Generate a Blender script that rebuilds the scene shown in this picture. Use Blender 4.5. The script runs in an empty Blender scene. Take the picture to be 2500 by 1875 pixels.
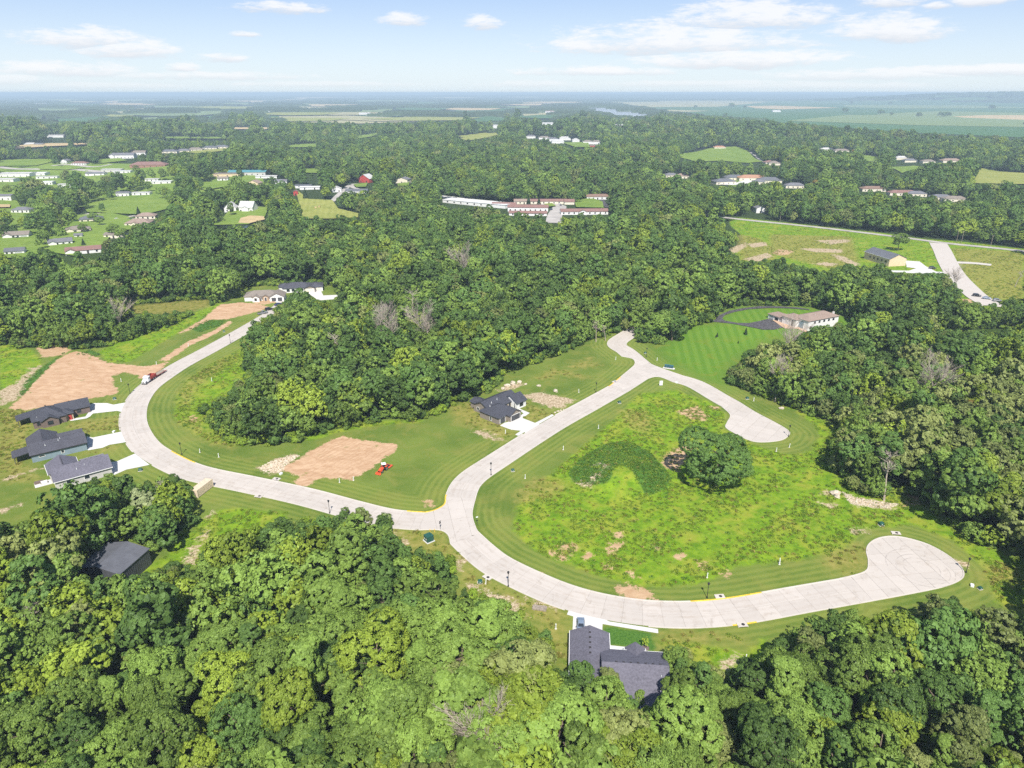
import bpy, bmesh, math, random
import numpy as np
from mathutils import Vector, Matrix

# ------------------------------------------------------------------ camera, sky, sun, exposure
SC = bpy.context.scene
COL = SC.collection
F, PITCH, CH = 1734.0, math.radians(22.3), 115.0        # focal length in photo pixels, tilt, height in metres
SUN_EL, SUN_AZ = math.radians(50), math.radians(-4.0)   # shadows fall away from the camera, a little left
cam_d = bpy.data.cameras.new('camera'); cam = bpy.data.objects.new('camera', cam_d); COL.objects.link(cam)
cam_d.sensor_fit = 'HORIZONTAL'; cam_d.sensor_width = 36.0; cam_d.lens = 36.0 * F / 2500.0
cam_d.clip_start, cam_d.clip_end = 1.0, 120000.0
cam.location = (0, 0, CH); cam.rotation_euler = (math.pi / 2 - PITCH, 0, 0)
SC.camera = cam
SC.view_settings.view_transform = 'Standard'; SC.view_settings.look = 'None'
SC.view_settings.gamma = 1.0; SC.view_settings.use_curve_mapping = False
SC.view_settings.exposure = 0.52
SC.render.engine = 'CYCLES'
cy = SC.cycles
cy.use_denoising = False
try: cy.denoiser = 'OPENIMAGEDENOISE'
except Exception: pass
cy.max_bounces = 5; cy.diffuse_bounces = 3; cy.glossy_bounces = 2; cy.transmission_bounces = 3
cy.transparent_max_bounces = 6; cy.volume_bounces = 0; cy.caustics_reflective = False; cy.caustics_refractive = False
cy.use_adaptive_sampling = False; cy.adaptive_threshold = 0.02
cy.sample_clamp_indirect = 4.0

sun_d = bpy.data.lights.new('sun', 'SUN'); sun_d.energy = 5.0; sun_d.angle = math.radians(0.55); sun_d.color = (1.0, 0.955, 0.88)
sun = bpy.data.objects.new('sun', sun_d); COL.objects.link(sun)
# light travels along (sin az, cos az) horizontally and down
ldir = Vector((math.sin(SUN_AZ) * math.cos(SUN_EL), math.cos(SUN_AZ) * math.cos(SUN_EL), -math.sin(SUN_EL)))
sun.rotation_euler = ldir.to_track_quat('-Z', 'Y').to_euler(); sun.location = (40, -80, 160)

def ray(x, y):
    u, v = (np.asarray(x, float) - 1250) / F, -(np.asarray(y, float) - 937.5) / F
    c, s = math.cos(PITCH), math.sin(PITCH)
    return u, c + v * s, -s + v * c

def project(X, Y, Z):
    c, s = math.cos(PITCH), math.sin(PITCH)
    dz = Z - CH
    f = Y * c - dz * s; up = Y * s + dz * c
    f = np.where(f < 1e-3, 1e-3, f)
    return 1250 + F * X / f, 937.5 - F * up / f, f

# node helpers ------------------------------------------------------------------------------
class NT:
    def __init__(s, tree): s.t = tree; s.n = tree.nodes; s.l = tree.links; s.n.clear()
    def node(s, typ, **kw):
        nd = s.n.new(typ)
        for k, v in kw.items(): setattr(nd, k, v)
        return nd
    def put(s, sock, v):
        if isinstance(v, bpy.types.NodeSocket): s.l.new(v, sock)
        elif v is not None: sock.default_value = v
    def math(s, op, a, b=None, c=None, clamp=False):
        nd = s.node('ShaderNodeMath', operation=op, use_clamp=clamp)
        for i, v in enumerate((a, b, c)):
            if v is not None: s.put(nd.inputs[i], v)
        return nd.outputs[0]
    def add(s, a, b): return s.math('ADD', a, b)
    def mul(s, a, b): return s.math('MULTIPLY', a, b)
    def sub(s, a, b): return s.math('SUBTRACT', a, b)
    def step(s, v, lo, hi, a=0.0, b=1.0):
        nd = s.node('ShaderNodeMapRange', interpolation_type='SMOOTHSTEP')
        s.put(nd.inputs[0], v)
        for i, q in enumerate((lo, hi, a, b)): s.put(nd.inputs[1 + i], q)
        return nd.outputs[0]
    def mix(s, f, a, b, blend='MIX'):
        nd = s.node('ShaderNodeMix', data_type='RGBA', blend_type=blend)
        s.put(nd.inputs[0], f)
        for i, v in ((6, a), (7, b)):
            s.put(nd.inputs[i], (*v, 1) if isinstance(v, tuple) and len(v) == 3 else v)
        return nd.outputs[2]
    def noise(s, vec, scale, detail=3.0, rough=0.55, out=0, dist=0.0):
        nd = s.node('ShaderNodeTexNoise'); s.put(nd.inputs['Vector'], vec)
        nd.inputs['Scale'].default_value = scale; nd.inputs['Detail'].default_value = detail
        nd.inputs['Roughness'].default_value = rough; nd.inputs['Distortion'].default_value = dist
        return nd.outputs[out]
    def voro(s, vec, scale, out='Color', feature='F1'):
        nd = s.node('ShaderNodeTexVoronoi', feature=feature); s.put(nd.inputs['Vector'], vec); nd.inputs['Scale'].default_value = scale
        return nd.outputs[out]
    def attr(s, name, kind='GEOMETRY', out='Fac'):
        return s.node('ShaderNodeAttribute', attribute_name=name, attribute_type=kind).outputs[out]
    def mapping(s, vec, scale=(1, 1, 1), rot=(0, 0, 0), loc=(0, 0, 0)):
        nd = s.node('ShaderNodeMapping'); s.put(nd.inputs[0], vec)
        nd.inputs['Scale'].default_value = scale; nd.inputs['Rotation'].default_value = rot; nd.inputs['Location'].default_value = loc
        return nd.outputs[0]
    def sep(s, vec):
        nd = s.node('ShaderNodeSeparateXYZ'); s.put(nd.inputs[0], vec); return nd.outputs
    def comb(s, x, y, z):
        nd = s.node('ShaderNodeCombineXYZ')
        for i, v in enumerate((x, y, z)): s.put(nd.inputs[i], v)
        return nd.outputs[0]

# world: Nishita sky with fair-weather clouds laid out by direction --------------------------
W = bpy.data.worlds.new('World'); SC.world = W; W.use_nodes = True
t = NT(W.node_tree)
sky = t.node('ShaderNodeTexSky', sky_type='NISHITA', sun_disc=False)
sky.sun_elevation = SUN_EL; sky.sun_rotation = math.pi + SUN_AZ
sky.altitude = 200; sky.air_density = 1.0; sky.dust_density = 0.6; sky.ozone_density = 1.6
geo = t.node('ShaderNodeNewGeometry')
vec = t.node('ShaderNodeTexCoord').outputs['Generated']
X, Y, Z = t.sep(vec)
az = t.math('ARCTAN2', X, Y); el = t.math('ARCSINE', Z)
pv = t.comb(t.mul(az, 60.0), t.mul(el, 190.0), 0.0)
n1 = t.noise(pv, 0.30, 7.0, 0.66, dist=0.3)
n2 = t.noise(t.comb(t.mul(az, 60.0), t.mul(el, 300.0), 7.0), 0.95, 6.0, 0.68)
rag = t.add(t.mul(t.sub(n1, 0.5), 4.6), t.mul(t.sub(n2, 0.5), 2.8))
# (px, py, half width, half height up, half height down) in photo pixels, as seen from this place
CLOUDS = [(1640, 108, 320, 46, 26), (1790, 150, 240, 30, 18), (1830, 48, 200, 46, 24), (2160, 78, 125, 42, 22),
          (2170, 4, 70, 16, 12), (2400, 0, 65, 20, 12), (225, 96, 130, 24, 22), (320, 122, 110, 28, 20), (160, 172, 135, 20, 14),
          (690, 20, 120, 14, 12), (985, 50, 58, 20, 14), (1178, 58, 50, 20, 14), (545, 142, 60, 12, 10), (445, 166, 36, 12, 8),
          (30, 196, 70, 14, 12), (520, 186, 200, 10, 9), (1450, 176, 210, 14, 9), (1290, 206, 120, 10, 8), (2120, 184, 220, 16, 11),
          (2390, 172, 180, 12, 12), (1700, 205, 280, 8, 7), (800, 206, 220, 7, 7), (2290, 14, 30, 8, 7), (280, 210, 160, 8, 6),
          (600, 84, 40, 7, 6), (1980, 210, 300, 9, 7)]
field = None; base = None
for (cx, cyy, rw, ru, rd) in CLOUDS:
    a, b, c = (float(q) for q in ray(cx, cyy)); a0 = math.atan2(a, b); e0 = math.asin(c / math.sqrt(a*a + b*b + c*c))
    k = 1874.0
    dx = t.mul(t.sub(az, a0), k / rw)
    de = t.sub(el, e0)
    up = t.mul(t.math('MAXIMUM', de, 0.0), k / ru); dn = t.mul(t.math('MINIMUM', de, 0.0), k / rd)
    r2 = t.add(t.mul(dx, dx), t.add(t.mul(up, up), t.mul(dn, dn)))
    g = t.sub(1.0, r2)
    g = t.math('MAXIMUM', g, -1.6)
    lit = t.add(up, dn)
    if field is None: field, base = g, lit
    else:
        gt = t.math('GREATER_THAN', g, field)
        mx = t.node('ShaderNodeMix', data_type='FLOAT'); t.put(mx.inputs[0], gt); t.put(mx.inputs[2], base); t.put(mx.inputs[3], lit)
        base = mx.outputs[0]; field = t.math('MAXIMUM', field, g)
dens = t.step(t.add(t.add(t.mul(field, 1.25), 0.05), rag), -0.35, 1.35)
# the same weather goes on over the rest of the sky: a cloud sheet at 1500 m
inv = t.math('DIVIDE', 1.0, t.math('MAXIMUM', Z, 0.02))
pl = t.comb(t.mul(X, inv), t.mul(Y, inv), 3.0)
n3 = t.noise(pl, 0.55, 6.0, 0.58)
sheet = t.mul(t.step(n3, 0.56, 0.72), t.step(Z, 0.13, 0.2))
dens = t.math('MAXIMUM', dens, t.mul(sheet, 0.9))
dens = t.mul(dens, t.step(el, 0.004, 0.03, 0.35, 1.0))
tone = t.step(t.add(base, t.mul(rag, 0.35)), -1.1, 0.35)
ccol = t.mix(tone, (0.50, 0.525, 0.575), (0.69, 0.695, 0.71))  # cloud shading put into the colour: grey undersides, bright tops
SKY_GAIN = 0.1
skyc = t.mix(1.0, sky.outputs[0], (SKY_GAIN,) * 3, 'MULTIPLY')
hz = t.step(el, -0.01, 0.16)                       # thin milky air towards the horizon
skyc = t.mix(t.step(el, 0.45, 0.10, 0.0, 0.75), skyc, t.mix(hz, (0.56, 0.65, 0.73), (0.27, 0.39, 0.65)))
fin = t.mix(t.mul(dens, 0.88), skyc, ccol)
bg = t.node('ShaderNodeBackground'); t.put(bg.inputs[0], fin); bg.inputs[1].default_value = 1.0
out = t.node('ShaderNodeOutputWorld'); t.l.new(bg.outputs[0], out.inputs[0])

# ------------------------------------------------------------------ terrain and pixel tracing
def sstep(a, b, x):
    q = np.clip((x - a) / (b - a), 0, 1); return q * q * (3 - 2 * q)
MOUND = (36.0, 201.0)
def hgt(x, y):
    x, y = np.asarray(x, float), np.asarray(y, float)
    r = np.hypot(x, y)
    und = 4.2 * (np.sin(x / 83. + 1.3) * np.cos(y / 97. + .4) + .7 * np.sin((x + y) / 131. + 2.) )
    z = und * sstep(640, 1000, r) * (1 - sstep(1450, 1850, r))
    ridge = 95 * np.exp(-((y - 9800) / 1500.) ** 2) * sstep(3600, 5600, x) * (1 + .25 * np.sin(x / 900.))
    ridge2 = 60 * np.exp(-((y - 21000) / 4000.) ** 2) * (.6 + .4 * np.sin(x / 5200. + .5))
    m = np.hypot((x - MOUND[0]) / 17.0, (y - MOUND[1]) / 15.0)
    mound = 3.6 * (1 - sstep(0.25, 1.0, m))
    lawn = 2.5 * (1 - sstep(0.3, 1.0, np.hypot((x - 140) / 60., (y - 372) / 55.)))
    return z + ridge + ridge2 + mound + lawn

def G(x, y):
    u, v, w = ray(x, y)
    z = np.zeros_like(np.asarray(x, float))
    for _ in range(14):
        tt = (z - CH) / w
        z = 0.5 * z + 0.5 * hgt(u * tt, v * tt)
    tt = (z - CH) / w
    return np.stack([u * tt, v * tt, z], -1)
def g3(x, y): return Vector(G(float(x), float(y)).tolist())

ZM = {'1': (0, 650, 3.16), '2': (0, 1050, 3.16), '3': (600, 850, 3.16), '4': (1100, 700, 3.16), '5': (1700, 700, 3.16), '6': (1250, 1300, 3.16),
      '7': (1800, 1150, 3.16), '8': (1700, 500, 2.765), '9': (800, 1350, 3.16), 'l': (0, 300, 3.403), 'm': (500, 300, 3.403),
      'n': (1000, 250, 3.403), 'r': (1600, 220, 2.458), 'a': (30, 950, 3.807), 'd': (1140, 940, 5.773), 'e': (1370, 1480, 3.66),
      'f': (580, 660, 4.885), 'w': (1740, 730, 3.735), 't': (2120, 580, 4.233), 's': (0, 0, 1.0), 'p': (0, 390, 3.024), 'q': (1060, 450, 2.886), 'o': (520, 400, 2.54)}
def Q(k, *pts):
    ox, oy, s = ZM[k]; return [(ox + a / s, oy + b / s) for a, b in pts]
def WP(px): a = np.array(px, float); return G(a[:, 0], a[:, 1])

def inside(poly, x, y):
    poly = np.asarray(poly, float); r = np.zeros(np.shape(x), bool)
    j = len(poly) - 1
    for i in range(len(poly)):
        xi, yi, xj, yj = poly[i, 0], poly[i, 1], poly[j, 0], poly[j, 1]
        if yi != yj:
            r ^= ((yi > y) != (yj > y)) & (x < (xj - xi) * (y - yi) / (yj - yi) + xi)
        j = i
    return r
def segdist(poly, x, y, closed=True):
    poly = np.asarray(poly, float); d = np.full(np.shape(x), 1e9)
    n = len(poly)
    for i in range(n if closed else n - 1):
        a, b = poly[i], poly[(i + 1) % n]
        ex, ey = b[0] - a[0], b[1] - a[1]; L = ex * ex + ey * ey + 1e-9
        q = np.clip(((x - a[0]) * ex + (y - a[1]) * ey) / L, 0, 1)
        d = np.minimum(d, np.hypot(x - a[0] - q * ex, y - a[1] - q * ey))
    return d
def smooth_line(pts, n=10, closed=False):
    p = np.asarray(pts, float); out = []
    m = len(p)
    for i in range(m if closed else m - 1):
        if closed: p0, p1, p2, p3 = p[i - 1], p[i], p[(i + 1) % m], p[(i + 2) % m]
        else: p0, p1, p2, p3 = p[max(i - 1, 0)], p[i], p[i + 1], p[min(i + 2, m - 1)]
        for k in range(n):
            s = k / n
            out.append(.5 * ((2 * p1) + (-p0 + p2) * s + (2 * p0 - 5 * p1 + 4 * p2 - p3) * s * s + (-p0 + 3 * p1 - 3 * p2 + p3) * s ** 3))
    if not closed: out.append(p[-1])
    return np.array(out)

# ------------------------------------------------------------------ mesh helpers
def tag(o, label=None, cat=None, group=None, kind=None):
    for k, v in (('label', label), ('category', cat), ('group', group), ('kind', kind)):
        if v: o[k] = v
    return o
def link(name, data, parent=None):
    o = bpy.data.objects.new(name, data); COL.objects.link(o)
    if parent is not None: o.parent = parent
    return o
def empty(name, loc=(0, 0, 0), rz=0.0):
    o = link(name, None); o.location = loc; o.rotation_euler = (0, 0, rz); o.empty_display_size = 0.3; return o
class MB:
    def __init__(s): s.v = []; s.f = []
    def poly(s, pts): i = len(s.v); s.v += [tuple(p) for p in pts]; s.f.append(tuple(range(i, i + len(pts)))); return s
    def box(s, x0, x1, y0, y1, z0, z1):
        i = len(s.v)
        s.v += [(x0, y0, z0), (x1, y0, z0), (x1, y1, z0), (x0, y1, z0), (x0, y0, z1), (x1, y0, z1), (x1, y1, z1), (x0, y1, z1)]
        s.f += [tuple(i + k for k in q) for q in ((3, 2, 1, 0), (4, 5, 6, 7), (0, 1, 5, 4), (1, 2, 6, 5), (2, 3, 7, 6), (3, 0, 4, 7))]; return s
    def rbox(s, c, size, rz, taper=1.0):
        i = len(s.v); ca, sa = math.cos(rz), math.sin(rz); hx, hy = size[0] / 2, size[1] / 2
        for z, k in ((c[2], 1.0), (c[2] + size[2], taper)):
            for a, b in ((-1, -1), (1, -1), (1, 1), (-1, 1)):
                x, y = a * hx * k, b * hy * k
                s.v.append((c[0] + x * ca - y * sa, c[1] + x * sa + y * ca, z))
        s.f += [tuple(i + k for k in q) for q in ((3, 2, 1, 0), (4, 5, 6, 7), (0, 1, 5, 4), (1, 2, 6, 5), (2, 3, 7, 6), (3, 0, 4, 7))]; return s
    def prism(s, pts, z0, z1):
        n = len(pts); i = len(s.v)
        s.v += [(p[0], p[1], z0) for p in pts] + [(p[0], p[1], z1) for p in pts]
        s.f.append(tuple(i + n + k for k in range(n))); s.f.append(tuple(i + n - 1 - k for k in range(n)))
        s.f += [(i + k, i + (k + 1) % n, i + n + (k + 1) % n, i + n + k) for k in range(n)]; return s
    def extrude(s, sec, axis, a0, a1):
        """sec: (u, z) outline, extruded along x ('x': u is y) or y ('y': u is x)"""
        n = len(sec); i = len(s.v)
        for a in (a0, a1): s.v += [(a, u, z) if axis == 'x' else (u, a, z) for u, z in sec]
        s.f.append(tuple(range(i, i + n))); s.f.append(tuple(i + 2 * n - 1 - k for k in range(n)))
        s.f += [(i + (k + 1) % n, i + k, i + n + k, i + n + (k + 1) % n) for k in range(n)]; return s
    def tube(s, p0, p1, r0, r1=None, n=7, cap=True):
        r1 = r0 if r1 is None else r1
        p0, p1 = Vector(p0), Vector(p1); d = (p1 - p0)
        if d.length < 1e-6: return s
        d.normalize(); a = d.orthogonal().normalized(); b = d.cross(a); i = len(s.v)
        for p, r in ((p0, r0), (p1, r1)):
            for k in range(n):
                w = 2 * math.pi * k / n; s.v.append(tuple(p + a * (r * math.cos(w)) + b * (r * math.sin(w))))
        s.f += [(i + k, i + (k + 1) % n, i + n + (k + 1) % n, i + n + k) for k in range(n)]
        if cap: s.f.append(tuple(i + n + k for k in range(n))); s.f.append(tuple(i + n - 1 - k for k in range(n)))
        return s
    def lathe(s, c, prof, n=12):
        i = len(s.v); m = len(prof)
        for r, z in prof:
            for k in range(n):
                w = 2 * math.pi * k / n; s.v.append((c[0] + r * math.cos(w), c[1] + r * math.sin(w), c[2] + z))
        for j in range(m - 1):
            s.f += [(i + j * n + k, i + j * n + (k + 1) % n, i + (j + 1) * n + (k + 1) % n, i + (j + 1) * n + k) for k in range(n)]
        s.f.append(tuple(i + n - 1 - k for k in range(n))); s.f.append(tuple(i + (m - 1) * n + k for k in range(n))); return s
    def mesh(s, name, mat=None, smooth=False):
        me = bpy.data.meshes.new(name); me.from_pydata(s.v, [], s.f); me.update()
        bm = bmesh.new(); bm.from_mesh(me); bmesh.ops.recalc_face_normals(bm, faces=bm.faces); bm.to_mesh(me); bm.free()
        if mat: me.materials.append(mat)
        if smooth:
            for p in me.polygons: p.use_smooth = True
        return me
    def build(s, name, mat, parent=None, smooth=False): return link(name, s.mesh(name, mat, smooth), parent)

def np_mesh(name, V, Fq, mats=(), attrs=None, smooth=False):
    me = bpy.data.meshes.new(name); V = np.asarray(V, np.float32); Fq = np.asarray(Fq, np.int32)
    k = Fq.shape[1]
    me.vertices.add(len(V)); me.vertices.foreach_set('co', V.ravel())
    me.loops.add(Fq.size); me.loops.foreach_set('vertex_index', Fq.ravel())
    me.polygons.add(len(Fq)); me.polygons.foreach_set('loop_start', np.arange(0, Fq.size, k, dtype=np.int32))
    me.polygons.foreach_set('loop_total', np.full(len(Fq), k, np.int32))
    if smooth: me.polygons.foreach_set('use_smooth', np.ones(len(Fq), bool))
    for nm, (dom, val) in (attrs or {}).items():
        at = me.attributes.new(nm, 'FLOAT', dom); at.data.foreach_set('value', np.asarray(val, np.float32))
    me.update(calc_edges=True)
    for m in mats: me.materials.append(m)
    return me

# ------------------------------------------------------------------ materials
def new_mat(name):
    m = bpy.data.materials.new(name); m.use_nodes = True; return m, NT(m.node_tree)
def finish(t, col, rough=0.9, spec=0.2, bump=None, bump_d=0.05, bump_s=0.6, metal=0.0):
    b = t.node('ShaderNodeBsdfPrincipled'); t.put(b.inputs['Base Color'], (*col, 1) if isinstance(col, tuple) else col)
    t.put(b.inputs['Roughness'], rough); b.inputs['Specular IOR Level'].default_value = spec; b.inputs['Metallic'].default_value = metal
    if bump is not None:
        bp = t.node('ShaderNodeBump'); bp.inputs['Strength'].default_value = bump_s; bp.inputs['Distance'].default_value = bump_d
        t.put(bp.inputs['Height'], bump); t.l.new(bp.outputs[0], b.inputs['Normal'])
    o = t.node('ShaderNodeOutputMaterial'); t.l.new(b.outputs[0], o.inputs[0])
def paint(name, col, rough=0.6, var=0.12, scale=1.5, spec=0.3, metal=0.0):
    m, t = new_mat(name); p = t.node('ShaderNodeNewGeometry').outputs['Position']
    n = t.noise(p, scale, 4.0, 0.6)
    dark = tuple(c * (1 - var) for c in col); lite = tuple(min(1, c * (1 + var)) for c in col)
    finish(t, t.mix(t.step(n, 0.3, 0.7), dark, lite), rough, spec, metal=metal); return m
def shingle(name, col, var=0.28):
    m, t = new_mat(name); p = t.node('ShaderNodeNewGeometry').outputs['Position']
    n = t.noise(p, 2.2, 5.0, 0.75); n2 = t.noise(p, 0.25, 2.0)
    c = t.mix(t.step(n, 0.3, 0.7), tuple(q * (1 - var) for q in col), tuple(q * (1 + var) for q in col))
    c = t.mix(t.mul(t.step(n2, .35, .7), .3), c, tuple(q * 1.35 for q in col))
    finish(t, c, 0.92, 0.15, n, 0.04, 0.5); return m
def leafmat(name, a, b, c, trans=0.17):
    m, t = new_mat(name)
    rnd = t.node('ShaderNodeObjectInfo').outputs['Random']
    tone = t.attr('tone')
    col = t.mix(tone, a, b)
    col = t.mix(t.mul(rnd, 0.55), col, c)
    val = t.node('ShaderNodeHueSaturation'); t.put(val.inputs['Value'], t.add(0.70, t.mul(rnd, 0.60)))
    val.inputs['Saturation'].default_value = 1.0; t.put(val.inputs['Color'], col); col = val.outputs[0]
    d = t.node('ShaderNodeBsdfDiffuse'); t.put(d.inputs[0], col)
    tr = t.node('ShaderNodeBsdfTranslucent'); t.put(tr.inputs[0], t.mix(0.4, col, (0.20, 0.30, 0.03)))
    gl = t.node('ShaderNodeBsdfGlossy'); gl.inputs['Roughness'].default_value = 0.5; t.put(gl.inputs[0], (0.9, 0.95, 0.9, 1))
    mx = t.node('ShaderNodeMixShader'); mx.inputs[0].default_value = trans; t.l.new(d.outputs[0], mx.inputs[1]); t.l.new(tr.outputs[0], mx.inputs[2])
    m2 = t.node('ShaderNodeMixShader'); m2.inputs[0].default_value = 0.012; t.l.new(mx.outputs[0], m2.inputs[1]); t.l.new(gl.outputs[0], m2.inputs[2])
    o = t.node('ShaderNodeOutputMaterial'); t.l.new(m2.outputs[0], o.inputs[0]); return m
M = {}
M['leaf_deep'] = leafmat('leaf_deep', (0.048, 0.090, 0.021), (0.150, 0.249, 0.055), (0.090, 0.165, 0.036))
M['leaf_mid'] = leafmat('leaf_mid', (0.088, 0.150, 0.027), (0.249, 0.361, 0.070), (0.169, 0.255, 0.046))
M['leaf_yellow'] = leafmat('leaf_yellow', (0.112, 0.178, 0.018), (0.310, 0.396, 0.053), (0.224, 0.290, 0.034))
M['leaf_olive'] = leafmat('leaf_olive', (0.105, 0.142, 0.039), (0.286, 0.339, 0.105), (0.211, 0.226, 0.066))
M['leaf_pale'] = leafmat('leaf_pale', (0.143, 0.195, 0.081), (0.366, 0.427, 0.202), (0.286, 0.300, 0.135))
M['leaf_brown'] = leafmat('leaf_brown', (0.175, 0.135, 0.027), (0.366, 0.270, 0.061), (0.270, 0.180, 0.041))
M['leaf_shrub'] = leafmat('leaf_shrub', (0.090, 0.165, 0.016), (0.304, 0.422, 0.042), (0.198, 0.284, 0.029))
M['leaf_conifer'] = leafmat('leaf_conifer', (0.010, 0.028, 0.010), (0.030, 0.060, 0.020), (0.020, 0.040, 0.014), 0.05)
M['leaf_weed'] = leafmat('leaf_weed', (0.090, 0.171, 0.011), (0.243, 0.351, 0.027), (0.234, 0.279, 0.032), 0.3)
M['leaf_dark_weed'] = leafmat('leaf_dark_weed', (0.062, 0.140, 0.018), (0.150, 0.270, 0.036), (0.110, 0.210, 0.026), 0.3)
M['leaf_far_shaded'] = leafmat('leaf_far_shaded', (0.022, 0.040, 0.014), (0.060, 0.090, 0.026), (0.040, 0.066, 0.020), 0.0)  # far canopy leaves, darkened in colour to stand in for self-shadowing
M['leaf_straw'] = leafmat('leaf_straw', (0.144, 0.153, 0.023), (0.297, 0.270, 0.054), (0.234, 0.180, 0.054), 0.3)
M['bark'] = paint('bark', (0.16, 0.125, 0.095), 0.95, 0.35, 3.0, 0.1)
M['bark_pale'] = paint('bark_pale', (0.40, 0.34, 0.28), 0.95, 0.25, 2.0, 0.1)

SKIDS = [(107.0, 153.5, 4.4), (107.2, 153.2, 6.3), (106.8, 153.8, 8.1)]     # turning marks left by tyres in the lower circle
def concrete(name, col, rnd_var=0.10, stains=True):
    m, t = new_mat(name); p = t.node('ShaderNodeNewGeometry').outputs['Position']
    rnd = t.node('ShaderNodeObjectInfo').outputs['Random']
    n = t.noise(p, 0.35, 5.0, 0.65); n2 = t.noise(p, 6.0, 3.0, 0.7); n3 = t.noise(t.mapping(p, (0.25, 0.25, 1)), 0.9, 4.0, 0.7, dist=1.5)
    v = t.add(t.add(0.86, t.mul(rnd, rnd_var)), t.add(t.mul(n, 0.16), t.mul(n2, 0.07)))
    c = t.mix(1.0, t.comb(v, v, v), col, 'MULTIPLY')
    if stains:
        lat = t.attr('lat'); wob = t.mul(t.sub(n, 0.5), 0.25); la = t.add(lat, wob)
        tr = t.add(t.step(t.math('ABSOLUTE', t.sub(la, 0.36)), 0.15, 0.02), t.step(t.math('ABSOLUTE', t.sub(la, 0.80)), 0.15, 0.02))
        c = t.mix(t.mul(tr, t.mul(t.step(n3, 0.3, 0.6), 0.20)), c, tuple(q * k for q, k in zip(col, (0.66, 0.58, 0.50))))
        px_, py_, pz_ = t.sep(p)
        for (sx_, sy_, rr_) in SKIDS:
            dd = t.math('SQRT', t.add(t.mul(t.sub(px_, sx_), t.sub(px_, sx_)), t.mul(t.sub(py_, sy_), t.sub(py_, sy_))))
            c = t.mix(t.mul(t.mul(t.step(t.math('ABSOLUTE', t.sub(dd, rr_)), 0.22, 0.05), t.step(n, 0.42, 0.6)), 0.38), c, (0.16, 0.14, 0.13))
        ed = t.voro(t.add(p, 0.0) if False else p, 0.16, 'Distance', 'DISTANCE_TO_EDGE')
        c = t.mix(t.mul(t.mul(t.step(ed, 0.035, 0.008), t.step(n3, 0.5, 0.6)), 0.22), c, (0.2, 0.18, 0.16))
        c = t.mix(t.mul(t.step(n3, 0.52, 0.75), 0.35), c, tuple(q * k for q, k in zip(col, (0.72, 0.64, 0.55))))
    finish(t, c, 0.85, 0.2, n2, 0.01, 0.3); return m
M['road'] = concrete('road_concrete', (0.475, 0.430, 0.388))
M['joint'] = paint('joint_filler', (0.25, 0.22, 0.19), 0.95, 0.3)
M['kerb'] = concrete('kerb_concrete', (0.53, 0.485, 0.435), 0.05)
M['yellow'] = paint('yellow_paint', (0.72, 0.47, 0.05), 0.7, 0.25)
M['drive'] = concrete('new_concrete', (0.58, 0.565, 0.54), 0.05, False)
M['asphalt'] = paint('asphalt', (0.085, 0.08, 0.085), 0.95, 0.4, 0.8, 0.1)
M['roadgrey'] = paint('far_road', (0.40, 0.37, 0.34), 0.9, 0.15, 0.1, 0.1)
M['brickpave'] = paint('brick_paving', (0.50, 0.34, 0.23), 0.9, 0.2, 2.0, 0.1)

def tint(name, col, **k):
    if name not in M: M[name] = paint(name, col, **k)
    return M[name]
for nm, col in dict(char=(0.070, 0.070, 0.085), black=(0.058, 0.060, 0.074), lav=(0.125, 0.12, 0.148), grey=(0.15, 0.15, 0.165), tan=(0.26, 0.195, 0.16), taupe=(0.21, 0.18, 0.155),
                    brown=(0.20, 0.13, 0.10), redbrown=(0.215, 0.125, 0.108), pale=(0.46, 0.45, 0.44), slate=(0.12, 0.125, 0.14), teal=(0.08, 0.22, 0.25), orange=(0.36, 0.20, 0.13)).items():
    M['roof_' + nm] = shingle('roof_' + nm, col)
for nm, col in dict(white=(0.70, 0.69, 0.675), cream=(0.68, 0.62, 0.50), blue=(0.20, 0.26, 0.30), brown=(0.16, 0.12, 0.105), taupe=(0.24, 0.205, 0.17), grey=(0.42, 0.43, 0.44), dark=(0.07, 0.07, 0.075),
                    brick=(0.30, 0.16, 0.12), stone=(0.40, 0.30, 0.21), red=(0.42, 0.06, 0.05), tan=(0.62, 0.49, 0.33), greige=(0.50, 0.48, 0.46)).items():
    M['wall_' + nm] = paint('wall_' + nm, col, 0.8, 0.08, 1.0, 0.2)
M['roof_white'] = paint('roof_white', (0.66, 0.655, 0.65), 0.7, 0.08, 0.3)
M['glass'] = paint('window_glass', (0.02, 0.025, 0.035), 0.12, 0.2, 1.0, 0.6)
M['trim'] = paint('white_trim', (0.78, 0.77, 0.74), 0.6, 0.05)
M['trim_dark'] = paint('dark_trim', (0.04, 0.035, 0.035), 0.6, 0.1)
M['wood'] = paint('grey_wood', (0.30, 0.25, 0.20), 0.9, 0.3, 3.0)
M['rubber'] = paint('rubber', (0.02, 0.02, 0.022), 0.85, 0.2, 4.0)
M['metal'] = paint('bare_metal', (0.45, 0.45, 0.46), 0.4, 0.1, 3.0, 0.5, 0.6)
M['lamp_black'] = paint('lamp_black', (0.022, 0.022, 0.024), 0.5, 0.2, 4.0)
M['green_box'] = paint('utility_green', (0.022, 0.085, 0.065), 0.5, 0.12, 2.0)
M['white_plastic'] = paint('white_plastic', (0.72, 0.74, 0.72), 0.5, 0.1, 4.0)
M['corrugated_dark'] = paint('dark_steel', (0.075, 0.078, 0.085), 0.5, 0.1, 0.6, 0.4)
M['steel_roof'] = paint('steel_roof', (0.115, 0.118, 0.135), 0.45, 0.1, 0.5, 0.4)
M['container'] = paint('container_beige', (0.62, 0.51, 0.37), 0.6, 0.12, 1.5)
M['lens'] = paint('lens', (0.85, 0.85, 0.8), 0.2, 0.02)
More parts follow.
